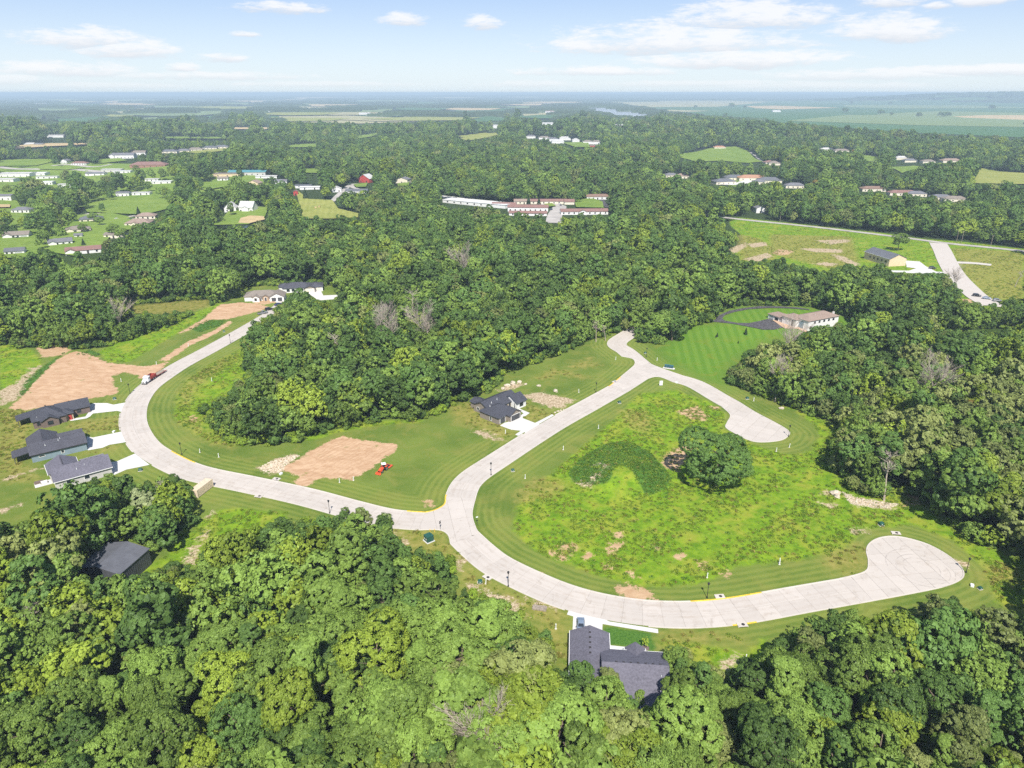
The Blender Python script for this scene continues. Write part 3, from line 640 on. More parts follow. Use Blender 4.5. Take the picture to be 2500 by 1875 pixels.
REG['pale'] += [Q('3', (95, 930), (170, 880), (330, 830), (430, 820), (310, 900), (280, 955), (180, 965)), Q('1', (0, 960), (120, 900), (250, 780), (315, 770), (190, 900), (155, 1000), (80, 1050), (0, 1075)), Q('4', (1080, 1380), (1130, 1355), (1228, 1390), (1190, 1402), (1130, 1395)), Q('4', (1080, 1440), (1175, 1470), (1130, 1480), (1090, 1545), (1000, 1530), (945, 1498), (1060, 1495)),
                Q('4', (510, 840), (700, 815), (960, 875), (860, 935), (760, 930), (640, 880)), Q('4', (370, 790), (470, 760), (560, 740), (540, 770), (400, 810)), Q('4', (175, 1105), (300, 1120), (400, 1185), (300, 1170), (200, 1130)), Q('7', (810, 165), (900, 200), (1000, 220), (1120, 240), (1250, 255), (1180, 288), (1050, 285), (870, 252)), Q('7', (630, 150), (690, 155), (670, 185)), Q('7', (640, 240), (760, 260), (740, 285), (660, 265)),
                Q('2', (1410, 1040), (1470, 900), (1545, 895), (1500, 1040)), Q('2', (1530, 850), (1600, 770), (1640, 780), (1570, 860)), Q('2', (1590, 670), (1650, 620), (1610, 690)), Q('3', (1130, 1430), (1250, 1480), (1230, 1510)), Q('9', (960, 40), (1040, 60), (1000, 140)), Q('9', (820, 40), (890, 50), (860, 75)), Q('9', (1070, 240), (1300, 310), (1460, 400), (1510, 490), (1450, 470), (1330, 365), (1130, 290)), Q('9', (1500, 340), (1800, 400), (1780, 420), (1600, 390)),
                Q('6', (1575, 1000), (1750, 955), (1740, 1000), (1690, 1065)), Q('2', (0, 380), (200, 330), (350, 280), (350, 292), (180, 350), (0, 405)), Q('2', (0, 620), (150, 560), (155, 572), (10, 645)), Q('8', (800, 240), (1040, 232), (1045, 250), (900, 268)), Q('8', (680, 292), (990, 300), (985, 325), (800, 320)), Q('8', (215, 300), (330, 255), (340, 280), (260, 330)), Q('8', (300, 370), (480, 325), (520, 345), (420, 385)), Q('8', (780, 400), (870, 388), (965, 398), (900, 414)), Q('8', (910, 335), (990, 345), (1110, 405), (1080, 415), (960, 372)),
                Q('8', (330, 265), (470, 250), (480, 275), (380, 290)), Q('7', (860, 450), (940, 430), (990, 465), (900, 480)), Q('7', (1700, 690), (1760, 710), (1790, 735), (1730, 730))]
REG['scuff'] = REG['dirt'][5:]; REG['dirt'] = REG['dirt'][:5]
REG['scuff'] += [Q('6', (1000 + 90 * k, 60 + (k * 37) % 300), (1040 + 90 * k, 50 + (k * 37) % 300), (1050 + 90 * k, 75 + (k * 37) % 300), (1010 + 90 * k, 85 + (k * 37) % 300)) for k in range(-9, 9, 2)]
REGW = {k: [WP(p)[:, :2] for p in v] for k, v in REG.items()}
# stretches of lawn out of sight behind and beside the camera's woods need no outline; the mown lawns of the white house
STRIPE_LAWN = WP(Q('5', (-180, 330), (-60, 300), (120, 280), (300, 160), (860, 160), (1100, 210), (1240, 280), (1150, 330), (860, 340), (560, 420), (330, 560), (230, 700), (240, 780), (0, 690), (-180, 600), (-300, 500)))[:, :2]

def axis(fine0, fine1, step, lo, hi, g):
    a = list(np.arange(fine0, fine1 + .01, step)); s = step; x = a[-1]
    while x < hi: s *= g; x += s; a.append(x)
    s = step; x = a[0]; pre = []
    while x > lo: s *= g; x -= s; pre.append(x)
    return np.array(pre[::-1] + a)
gx = axis(-215, 215, 1.4, -46000, 46000, 1.055); gy = axis(80, 430, 1.4, -30000, 62000, 1.05)
GX, GY = np.meshgrid(gx, gy); nx, ny = len(gx), len(gy)
vx, vy = GX.ravel(), GY.ravel(); vz = hgt(vx, vy)
def region_sd(polys, lim=14.0):
    sd = np.full(vx.shape, -lim)
    for p in polys:
        lo, hi = p.min(0) - lim, p.max(0) + lim
        ix = np.where((vx > lo[0]) & (vx < hi[0]) & (vy > lo[1]) & (vy < hi[1]))[0]
        if len(ix) == 0: continue
        d = segdist(p, vx[ix], vy[ix]); ins = inside(p, vx[ix], vy[ix])
        sd[ix] = np.maximum(sd[ix], np.clip(np.where(ins, d, -d), -lim, lim))
    return sd
att = {'sd_' + k: ('POINT', region_sd(v)) for k, v in REGW.items()}
dr = np.full(vx.shape, 30.0); core = np.where((np.abs(vx) < 230) & (vy > 90) & (vy < 440))[0]
for run in KERB_RUNS:
    r2 = run[::3] if len(run) > 30 else run
    dr[core] = np.minimum(dr[core], segdist(r2, vx[core], vy[core], False))
att['d_road'] = ('POINT', dr)
att['sd_stripe'] = ('POINT', region_sd([STRIPE_LAWN]))
qi = (np.arange(ny - 1)[:, None] * nx + np.arange(nx - 1)[None, :]).ravel()
quads = np.stack([qi, qi + 1, qi + nx + 1, qi + nx], 1)

m, t = new_mat('ground'); P = t.node('ShaderNodeNewGeometry').outputs['Position']
nA = t.noise(P, 0.045, 5.0, 0.6); nB = t.noise(P, 0.35, 6.0, 0.68); nC = t.noise(P, 2.2, 4.0, 0.7); nD = t.noise(P, 0.12, 4.0, 0.6, dist=0.6)
# wooded floor near, far countryside beyond
x_, y_, z_ = t.sep(P)
R_ = t.math('SQRT', t.add(t.mul(x_, x_), t.mul(y_, y_)))
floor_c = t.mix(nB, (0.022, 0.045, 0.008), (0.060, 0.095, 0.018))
far_w = t.mix(t.noise(P, 0.012, 6.0, 0.7), (0.020, 0.036, 0.014), (0.050, 0.075, 0.024))
patch = t.voro(t.mapping(P, (1, 0.55, 1)), 0.0011)
patch_v = t.sep(patch)
far_f = t.mix(patch_v[1], (0.055, 0.13, 0.03), (0.22, 0.21, 0.08))
far = t.mix(t.mul(t.math('GREATER_THAN', patch_v[0], 0.66), t.step(R_, 2600, 3800)), far_w, far_f)
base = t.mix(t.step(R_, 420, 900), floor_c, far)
lawn_c = t.mix(t.step(nA, 0.3, 0.7), (0.090, 0.145, 0.022), (0.165, 0.215, 0.040))
lawn_c = t.mix(t.mul(t.step(nD, 0.46, 0.68), 0.6), lawn_c, (0.225, 0.220, 0.052))
lawn_c = t.mix(t.mul(t.step(nC, 0.35, 0.75), 0.35), lawn_c, (0.150, 0.215, 0.030))
nG = t.noise(P, 5.5, 4.0, 0.75); nH = t.noise(t.mapping(P, (1, 1, 1), (0, 0, 0.6)), 1.1, 5.0, 0.7)
lawn_c = t.mix(t.mul(t.step(nG, 0.42, 0.7), 0.42), lawn_c, (0.045, 0.085, 0.010))
lawn_c = t.mix(t.mul(t.step(nH, 0.52, 0.72), 0.5), lawn_c, (0.215, 0.225, 0.050))
drd = t.attr('d_road')
mow = t.math('SINE', t.add(t.mul(drd, 2 * math.pi / 2.1), t.mul(nB, 4.5)))
mow = t.mul(t.mul(t.mul(t.step(mow, -0.8, 0.8), t.step(drd, 12.0, 7.0)), t.step(nA, 0.25, 0.5)), 0.5)
lawn_c = t.mix(mow, lawn_c, (0.215, 0.245, 0.050))
sx = t.mapping(P, (1, 1, 1), (0, 0, math.radians(8)))
sxx = t.sep(sx)[0]
st = t.mul(t.step(t.math('SINE', t.add(t.mul(sxx, 2 * math.pi / 4.2), t.mul(nB, 2.2))), -0.7, 0.7), t.step(t.attr('sd_stripe'), -1.0, 10.0))
strip_c = t.mix(t.mul(st, 0.42), (0.095, 0.195, 0.018), (0.165, 0.265, 0.034))
strip_c = t.mix(t.mul(t.step(nD, 0.5, 0.75), 0.4), strip_c, (0.20, 0.20, 0.02))
lawn_c = t.mix(t.step(t.attr('sd_stripe'), -8.0, 8.0), lawn_c, strip_c)
wild_c = t.mix(t.step(nB, 0.3, 0.7), (0.085, 0.180, 0.010), (0.205, 0.315, 0.018))
wild_c = t.mix(t.mul(t.step(nD, 0.45, 0.7), 0.7), wild_c, (0.300, 0.300, 0.040))
wild_c = t.mix(t.mul(t.step(nC, 0.5, 0.8), 0.6), wild_c, (0.020, 0.055, 0.008))
dry_c = t.mix(t.step(nB, .3, .7), (0.165, 0.175, 0.028), (0.330, 0.275, 0.080)); dry_c = t.mix(t.mul(t.step(nC, .45, .7), .5), dry_c, (0.12, 0.15, 0.02))
rich_c = t.mix(t.step(nC, 0.3, 0.7), (0.034, 0.100, 0.014), (0.095, 0.190, 0.030))
nE = t.noise(t.mapping(P, (0.6, 1.2, 1), (0, 0, 0.7)), 0.35, 5.0, 0.7, dist=0.8)
dirt_c = t.mix(t.step(nE, 0.3, 0.72), (0.40, 0.240, 0.135), (0.56, 0.385, 0.245))
dirt_c = t.mix(t.mul(t.step(nB, 0.56, 0.78), 0.55), dirt_c, (0.31, 0.155, 0.080))
nF = t.noise(P, 4.5, 4.0, 0.75)
dirt_c = t.mix(t.mul(t.step(nF, 0.45, 0.75), 0.45), dirt_c, (0.62, 0.46, 0.325))
trk = t.math('SINE', t.add(t.mul(t.sep(t.mapping(P, (1, 1, 1), (0, 0, 0.62)))[0], 2 * math.pi / 1.7), t.mul(nD, 22.0)))
dirt_c = t.mix(t.mul(t.mul(t.step(trk, 0.2, 0.9), t.step(nA, 0.35, 0.6)), 0.42), dirt_c, (0.32, 0.185, 0.10))
pale_c = t.mix(t.step(t.noise(P, 1.2, 5.0, 0.75), 0.35, 0.65), (0.20, 0.135, 0.065), (0.62, 0.50, 0.36))
edgen = t.add(t.mul(t.sub(nB, 0.5), 5.0), t.mul(t.sub(nC, 0.5), 2.4))
def layer(base, name, col, amp, width, strength=1.0, bias=0.0):
    f = t.step(t.add(t.add(t.attr('sd_' + name), bias), t.mul(edgen, amp)), -width, width)
    return t.mix(f if strength == 1.0 else t.mul(f, strength), base, col)
c = layer(base, 'lawn', lawn_c, 0.5, 0.8, bias=2.5)
c = layer(c, 'wild', wild_c, 0.9, 1.2)
c = layer(c, 'dry', dry_c, 1.8, 3.5, 0.80)
c = layer(c, 'rich', rich_c, 0.45, 0.7)
isl = t.step(t.noise(P, 0.16, 5.0, 0.65), 0.60, 0.70)
c = t.mix(t.mul(t.step(t.add(t.attr('sd_dirt'), t.mul(edgen, 1.25)), -0.3, 0.3), t.sub(1.0, t.mul(isl, t.step(t.attr('sd_dirt'), 9.0, 3.0, 0.45, 0.9)))), c, dirt_c)
c = layer(c, 'scuff', dirt_c, 1.5, 0.5, 0.92, bias=0.4)
c = layer(c, 'pale', pale_c, 2.2, 0.9, 0.95)
# scuffed bare flecks through the rough ground
fl = t.mul(t.step(t.noise(P, 0.55, 5.0, 0.72), 0.66, 0.74), t.step(t.attr('sd_wild'), 0.0, 3.0))
c = t.mix(t.mul(fl, 0.7), c, (0.55, 0.36, 0.20))
bumpn = t.add(t.mul(nC, 0.5), t.mul(nB, 0.5))
finish(t, c, 0.96, 0.08, bumpn, 0.35, 0.55)
M['ground'] = m
g_me = np_mesh('ground', np.stack([vx, vy, vz], 1), quads, (M['ground'],), att, smooth=True)
tag(link('ground', g_me), kind='structure')

# ------------------------------------------------------------------ fields, meadows, water beyond
def fieldmat(name, a, b, ang=0.0, rows=9.0):
    m, t = new_mat(name); P = t.node('ShaderNodeNewGeometry').outputs['Position']
    n = t.noise(P, 0.02, 5.0, 0.65); r = t.sep(t.mapping(P, (1, 1, 1), (0, 0, ang)))[0]
    s = t.step(t.math('SINE', t.add(t.mul(r, 2 * math.pi / rows), t.mul(t.noise(P, .05), 4.0))), -0.6, 0.6)
    c = t.mix(t.step(n, 0.3, 0.7), a, b); c = t.mix(t.mul(s, 0.25), c, tuple(q * 0.7 for q in a))
    c = t.mix(t.mul(t.step(t.noise(P, 0.25, 6.0, 0.75), .4, .7), 0.5), c, tuple(q * 1.35 for q in b)); c = t.mix(t.mul(t.step(t.noise(P, 0.09, 5.0, 0.7), .5, .7), 0.45), c, tuple(q * .62 for q in a)); finish(t, c, 0.95, 0.1); return m
M['meadow'] = fieldmat('meadow', (0.125, 0.205, 0.030), (0.195, 0.265, 0.048), 0.5)
M['hay'] = fieldmat('hay_meadow', (0.21, 0.245, 0.050), (0.30, 0.30, 0.085), -0.2, 6.0)
M['crop'] = fieldmat('crop', (0.045, 0.120, 0.040), (0.075, 0.155, 0.050), 0.3, 20.0)
M['crop_pale'] = fieldmat('pale_crop', (0.140, 0.210, 0.075), (0.195, 0.245, 0.100), 0.9, 30.0)
M['stubble'] = fieldmat('stubble', (0.42, 0.32, 0.17), (0.53, 0.40, 0.22), 0.2, 30.0)
M['straw'] = fieldmat('straw', (0.30, 0.29, 0.15), (0.40, 0.36, 0.19), 1.2, 30.0)
FIELDS = [
 ('crop', Q('r', (-140, 95), (500, 60), (2300, 75), (2300, 290), (1600, 260), (1100, 225), (700, 190), (300, 160), (0, 130))),
 ('straw', [(1480, 250), (1640, 246), (1900, 245), (1840, 253), (1750, 261), (1590, 262)]), ('straw', Q('r', (40, 118), (330, 126), (200, 132), (20, 128))), ('stubble', Q('r', (540, 97), (720, 94), (1110, 107), (760, 117), (600, 110))),
 ('crop_pale', Q('r', (900, 175), (1130, 152), (1700, 128), (2300, 140), (2300, 226), (1600, 214), (1200, 200), (780, 186))), ('stubble', Q('r', (1780, 160), (1990, 152), (2300, 153), (2300, 184), (1850, 167))), ('crop_pale', Q('r', (860, 63), (1500, 68), (2100, 76), (1400, 82), (870, 76))),
 ('crop_pale', Q('r', (1120, 90), (1700, 92), (2300, 96), (2300, 108), (1500, 112), (1150, 104))), ('crop', Q('r', (1150, 140), (1340, 138), (1330, 150), (1200, 152))),
 ('straw', [(215, 277), (350, 265), (355, 272), (250, 280)]), ('crop', [(90, 294), (300, 283), (290, 296), (100, 303)]), ('crop_pale', [(340, 290), (445, 282), (440, 291), (350, 296)]), ('crop', [(482, 285), (560, 284), (552, 299), (478, 299)]),
 ('straw', [(680, 285), (850, 283), (1010, 290), (1065, 297), (880, 303), (700, 299)]), ('crop_pale', [(850, 270), (960, 267), (950, 274), (860, 275)]), ('crop', [(1110, 270), (1250, 264), (1250, 273), (1120, 276)]), ('stubble', [(667, 243), (820, 234), (824, 238), (700, 245)]),
 ('crop', [(1117, 266), (1200, 263), (1276, 270), (1180, 275)]), ('straw', [(1210, 281), (1330, 276), (1378, 279), (1290, 284)]), ('crop', [(1147, 287), (1200, 285), (1260, 294), (1165, 299)]), ('hay', [(1112, 335), (1180, 326), (1237, 326), (1190, 338), (1140, 346)]),
 ('straw', [(985, 285), (1050, 288), (1075, 292), (1055, 298), (990, 293)]), ('meadow', Q('r', (120, 400), (180, 380), (330, 350), (480, 340), (560, 370), (645, 432), (560, 441), (400, 427), (250, 432))), ('meadow', Q('r', (1230, 388), (1345, 405), (1340, 437), (1260, 428))),
 ('meadow', Q('r', (1388, 463), (1550, 457), (1625, 467), (1480, 502))), ('hay', Q('r', (1935, 468), (2060, 492), (2300, 505), (2300, 570), (1905, 562), (1930, 515))), ('meadow', Q('l', (680, 690), (1000, 640), (1230, 630), (1415, 660), (1400, 720), (1200, 770), (1000, 762), (730, 748))),
 ('meadow', [(0, 560), (60, 556), (180, 528), (270, 522), (300, 528), (345, 540), (330, 560), (280, 572), (250, 600), (180, 628), (120, 618), (60, 632), (-15, 634)]), ('hay', Q('m', (755, 560), (860, 640), (1060, 650), (1110, 720), (1275, 760), (1275, 795), (1060, 805), (820, 805), (790, 700))),
 ('meadow', Q('m', (200, 740), (400, 700), (530, 712), (500, 790), (360, 852), (40, 860), (120, 830))), ('stubble', Q('m', (280, 840), (300, 800), (380, 780), (490, 785), (500, 812), (370, 845))), ('meadow', Q('l', (-30, 320), (200, 305), (430, 305), (430, 330), (300, 360), (-30, 365))),
 ('meadow', Q('l', (320, 362), (640, 365), (720, 378), (560, 395), (330, 390))), ('stubble', Q('l', (120, 200), (400, 180), (740, 178), (735, 192), (420, 205), (130, 225))), ('meadow', Q('l', (1160, 122), (1900, 125), (1880, 140), (1400, 142))), ('stubble', Q('l', (1920, 45), (2250, 45), (2240, 60), (1940, 60))),
 ('meadow', Q('m', (690, 192), (930, 183), (930, 215), (700, 215))), ('meadow', Q('m', (1235, 122), (1430, 92), (1450, 110), (1290, 140))), ('meadow', Q('m', (800, 390), (970, 384), (970, 425), (830, 422))), ('meadow', Q('q', (985, 120), (1110, 105), (1185, 130), (1195, 175), (1000, 170))), ('meadow', Q('q', (770, 148), (830, 142), (860, 160), (800, 168))),
 ('meadow', Q('n', (1270, 345), (1480, 340), (1500, 385), (1380, 385))), ('meadow', Q('l', (800, 310), (1000, 300), (1060, 320), (820, 345))), ('hay', Q('l', (1500, 245), (1880, 215), (1880, 235), (1640, 260))), ('meadow', Q('o', (870, 135), (960, 125), (950, 150), (890, 152))), ('meadow', Q('l', (1640, 520), (1850, 490), (1870, 540), (1700, 570))),
 ('stubble', Q('l', (-20, 690), (90, 690), (85, 712), (-20, 715))), ('meadow', Q('o', (1140, 130), (1220, 120), (1215, 140), (1150, 150))),
]
sheet('town_lawn', WP([(-60, 385), (330, 400), (560, 415), (640, 425), (650, 470), (560, 500), (420, 500), (200, 505), (120, 545), (-60, 562)])[:, :2], M['meadow'], 0.22, sub=4)
sheet('court_lawn', WP(Q('r', (380, 560), (480, 525), (620, 530), (760, 560), (700, 580), (480, 582)))[:, :2], M['meadow'], 0.3, sub=3)
frr = random.Random(41)
for k in range(44):
    y0 = 233 + 62 * frr.random() ** 1.4; x0 = frr.uniform(-40, 1380); hw = frr.uniform(30, 95) * (.6 + (y0 - 228) / 60); hh_ = frr.uniform(.8, 1.6) + (y0 - 230) * .06; sk = frr.uniform(-.4, .4) * hw
    FIELDS.append((frr.choice(('straw', 'crop_pale', 'crop', 'hay', 'crop_pale', 'stubble')), [(x0 - hw, y0), (x0 - hw * .3 + sk, y0 - hh_), (x0 + hw, y0 - hh_ * .6), (x0 + hw * .6, y0 + hh_ * .7), (x0 - hw * .2, y0 + hh_)]))
for i, (mt, px) in enumerate(FIELDS):
    w = WP(px)[:, :2]; far = np.hypot(*w.mean(0)) > 1700
    sheet('field' if far else 'meadow', w, M[mt], 0.45 + 0.03 * i if not far else (1.0 if i == 0 else 1.6 + 0.05 * i), sub=3 if not far else 2)
mw, t = new_mat('water'); P = t.node('ShaderNodeNewGeometry').outputs['Position']
finish(t, (0.30, 0.30, 0.29), 0.2, 0.5, t.noise(P, 0.5, 3.0), 0.1, 0.15); M['water'] = mw
mw, t = new_mat('pond'); P = t.node('ShaderNodeNewGeometry').outputs['Position']
finish(t, (0.012, 0.018, 0.014), 0.08, 0.5, t.noise(P, 1.5, 3.0), 0.05, 0.1); M['pond'] = mw
RIVER = [[(1412, 262), (1487, 264), (1566, 276), (1604, 284), (1575, 290), (1498, 288), (1432, 273)], [(1318, 252), (1346, 248.5), (1352, 251), (1336, 254)]]
for q in RIVER: sheet('river', WP(q)[:, :2], M['water'], 2.6 + 0, sub=1)
POND = Q('m', (40, 858), (360, 853), (350, 880), (40, 882))
sheet('pond', WP(POND)[:, :2], M['pond'], 0.9)

# ------------------------------------------------------------------ buildings
MASK_BOX = []     # world boxes (footprint, height) that trees must not hide
def roof_mesh(b):
    x0, x1, y0, y1, h = b['x'][0], b['x'][1], b['y'][0], b['y'][1], b['h']
    kd, pt, ov, th = b.get('roof', 'gx'), b.get('pitch', 0.45), b.get('ov', 0.45), 0.16
    mb = MB(); z0 = b.get('z', 0.0)
    if kd in ('gx', 'gy'):
        u0, u1 = (y0, y1) if kd == 'gx' else (x0, x1); a0, a1 = (x0, x1) if kd == 'gx' else (y0, y1)
        um = (u0 + u1) / 2; half = (u1 - u0) / 2; zr = h + half * pt + 0.03; ze = h - ov * pt + 0.03
        mb.extrude([(u0 - ov, ze), (um, zr), (u1 + ov, ze), (u1 + ov, ze + th), (um, zr + th), (u0 - ov, ze + th)], 'x' if kd == 'gx' else 'y', a0 - ov, a1 + ov)
        return mb, zr + th
    if kd == 'hip':
        X0, X1, Y0, Y1 = x0 - ov, x1 + ov, y0 - ov, y1 + ov; w, d = X1 - X0, Y1 - Y0; half = min(w, d) / 2; ze = h - 0.05; zr = ze + half * pt
        if w >= d: r0, r1 = (X0 + half, (Y0 + Y1) / 2, zr + th), (X1 - half + 1e-3, (Y0 + Y1) / 2, zr + th)
        else: r0, r1 = ((X0 + X1) / 2, Y0 + half, zr + th), ((X0 + X1) / 2, Y1 - half + 1e-3, zr + th)
        v = [(X0, Y0, ze), (X1, Y0, ze), (X1, Y1, ze), (X0, Y1, ze), (X0, Y0, ze + th), (X1, Y0, ze + th), (X1, Y1, ze + th), (X0, Y1, ze + th), r0, r1]
        f = [(3, 2, 1, 0), (0, 1, 5, 4), (1, 2, 6, 5), (2, 3, 7, 6), (3, 0, 4, 7)]
        f += [(4, 5, 9, 8), (5, 6, 9), (6, 7, 8, 9), (7, 4, 8)] if w >= d else [(4, 5, 8), (5, 6, 9, 8), (6, 7, 9), (7, 4, 8, 9)]
        mb.v, mb.f = v, f; return mb, zr + th
    if kd == 'shed':    # falls towards x0
        zl, zh = h - ov * pt, h + (x1 - x0 + ov * 0) * pt
        mb.extrude([(x0 - ov, zl), (x1, zh), (x1, zh + th), (x0 - ov, zl + th)], 'y', y0 - ov, y1 + ov); return mb, zh + th
    mb.box(x0 - ov, x1 + ov, y0 - ov, y1 + ov, h, h + 0.25); return mb, h + 0.25
def wall_into(mb, b):
    x0, x1, y0, y1, h = *b['x'], *b['y'], b['h']
    if b.get('open'): return
    kd, pt = b.get('roof', 'gx'), b.get('pitch', 0.45)
    if kd in ('gx', 'gy'):
        u0, u1 = (y0, y1) if kd == 'gx' else (x0, x1); a0, a1 = (x0, x1) if kd == 'gx' else (y0, y1)
        mb.extrude([(u0, -.3), (u1, -.3), (u1, h), ((u0 + u1) / 2, h + (u1 - u0) / 2 * pt), (u0, h)], 'x' if kd == 'gx' else 'y', a0, a1)
    else: mb.box(x0, x1, y0, y1, -.3, h)
def face_frame(b, side, u, z, w, h):
    """box corners for a panel on one wall: returns function(depth0, depth1, du, dz)"""
    x0, x1, y0, y1 = *b['x'], *b['y']
    def box(mb, d0, d1, u0, u1, z0, z1):
        if side == 'y0': mb.box(x0 + u0, x0 + u1, y0 - d1, y0 - d0, z0, z1)
        elif side == 'y1': mb.box(x0 + u0, x0 + u1, y1 + d0, y1 + d1, z0, z1)
        elif side == 'x0': mb.box(x0 - d1, x0 - d0, y0 + u0, y0 + u1, z0, z1)
        else: mb.box(x1 + d0, x1 + d1, y0 + u0, y0 + u1, z0, z1)
    return box
def opening(root, b, kind, side, u, z, w, h, frame='trim', leaf=None):
    bx = face_frame(b, side, u, z, w, h)
    fr = MB(); e = 0.12 if kind != 'garage' else 0.16
    bx(fr, -.02, .06, u - e, u, z - (e if kind == 'window' else 0), z + h + e); bx(fr, -.02, .06, u + w, u + w + e, z - (e if kind == 'window' else 0), z + h + e)
    bx(fr, -.02, .062, u, u + w, z + h, z + h + e)
    if kind == 'window': bx(fr, -.02, .064, u, u + w, z - e, z)
    if kind == 'window':
        o = fr.build('window', M[frame], root); p = MB(); bx(p, 0.0, .025, u, u + w, z, z + h); p.build('pane', M['glass'], o)
    elif kind == 'door':
        p = MB(); bx(p, 0.0, .03, u, u + w, z, z + h); o = p.build('door', M[leaf or 'trim_dark'], root); fr.build('frame', M[frame], o)
    else:
        o = None; n = 4
        fr_o = fr.build('garage_door', M[frame], root)
        for k in range(n):
            p = MB(); bx(p, 0.0, .035, u, u + w, z + h * k / n + .012, z + h * (k + 1) / n - .012); p.build('panel', M[leaf or 'wall_dark'], fr_o)
    return o
def building(name, label, cat, loc, yaw, blocks, wall, roof, openings=(), vents=(), posts=(), chim=(), group=None, gutter=None, mask=True, extra_walls=(), parts=None):
    root = empty(name, (loc[0], loc[1], float(hgt(loc[0], loc[1])) + 0.02), yaw); tag(root, label, cat, group)
    walls = {}
    for b in blocks:
        walls.setdefault(b.get('wall', wall), MB()); wall_into(walls[b.get('wall', wall)], b)
    for mt, mb in walls.items():
        if mb.v: mb.build('wall', M[mt], root)
    roofs = []
    for b in blocks:
        mb, top = roof_mesh(b); ro = mb.build('roof', M[b.get('rm', roof)], root); roofs.append(ro); b['top'] = top
        kd, ov = b.get('roof', 'gx'), b.get('ov', .45)
        if gutter and kd in ('gx', 'gy'):
            ze = b['h'] - ov * b.get('pitch', .45) + .02
            for sgn in (0, 1):
                g = MB()
                if kd == 'gx': yy = b['y'][sgn] + (ov if sgn else -ov); g.box(b['x'][0] - ov, b['x'][1] + ov, min(yy, yy + (.12 if sgn else -.12)), max(yy, yy + (.12 if sgn else -.12)), ze - .02, ze + .15)
                else: xx = b['x'][sgn] + (ov if sgn else -ov); g.box(min(xx, xx + (.12 if sgn else -.12)), max(xx, xx + (.12 if sgn else -.12)), b['y'][0] - ov, b['y'][1] + ov, ze - .02, ze + .15)
                g.build('gutter', M[gutter], ro)
        MASK_BOX.append((root, b['x'], b['y'], top)) if mask else None
    for op in openings: opening(root, blocks[op[0]], *op[1:])
    for (bi, x, y, z, kind) in vents:
        mb = MB()
        if kind == 'pipe': mb.tube((x, y, z - .3), (x, y, z + .55), .07, .07, 6); mb.tube((x, y, z - .3), (x, y, z + .05), .16, .12, 6)
        else: mb.box(x - .22, x + .22, y - .22, y + .22, z - .25, z + .16)
        mb.build('pipe' if kind == 'pipe' else 'vent', M['white_plastic'] if kind == 'pipe' else M['trim_dark'], roofs[bi])
    for (x, y, h) in posts: MB().box(x - .09, x + .09, y - .09, y + .09, -.1, h).build('post', M['wall_dark'], root)
    for (x, y, z0, z1, mt) in chim:
        mb = MB().box(x - .5, x + .5, y - .4, y + .4, z0, z1); c = mb.build('chimney', M[mt], root); MB().box(x - .58, x + .58, y - .48, y + .48, z1, z1 + .12).build('cap', M['kerb'], c)
    return root
def B(x0, x1, y0, y1, h, roof='gx', **k): return dict(x=(x0, x1), y=(y0, y1), h=h, roof=roof, **k)
def gp(k, x, y): q = Q(k, (x, y))[0]; return G(*q)
R_ = math.radians
# three houses on the outer bend of the street (local x runs towards the street)
building('house', 'brown house with black hip roof and red front door beside the bare dirt lot', 'house', gp('a', 208, 372), R_(37),
    [B(0, 10.5, 0, 11.5, 2.8, 'hip', pitch=.5), B(8.5, 19, 4.6, 12.6, 2.7, 'gx', pitch=.5), B(2.6, 8, -1.2, 5, 2.7, 'gy', pitch=.5), B(9, 13, 1.2, 6, 2.6, 'hip', pitch=.45, wall='wall_stone'), B(-4.4, .2, 5.5, 10.8, 2.45, 'shed', pitch=.14, open=True)],
    'wall_brown', 'roof_black', [(1, 'garage', 'x1', 1.1, 0.02, 5.2, 2.3, 'trim_dark', 'wall_brown'), (1, 'garage', 'x1', 6.6, 0.02, 0.9, 2.2, 'trim_dark', 'wall_brown'), (1, 'window', 'y0', 6.2, 0.9, 1.2, 1.2, 'trim_dark'), (0, 'window', 'y0', 1.2, 1.0, .9, 1.2, 'trim_dark'), (3, 'door', 'y0', 2.4, 0.02, 1.0, 2.1, 'trim_dark', 'wall_red'), (2, 'window', 'y0', 1.9, .9, 1.6, 1.3, 'trim_dark'), (0, 'window', 'x0', 2.5, .8, 1.8, 1.4, 'trim_dark')],
    [(0, 1.6, 1.4, 3.5, 'pipe'), (0, 5.2, 5.8, 5.75, 'box'), (0, 5.2, 7.0, 5.6, 'box'), (1, 13, 8.6, 4.75, 'box')], [(-4.3, 5.6, 2.4), (-4.3, 10.6, 2.4)])
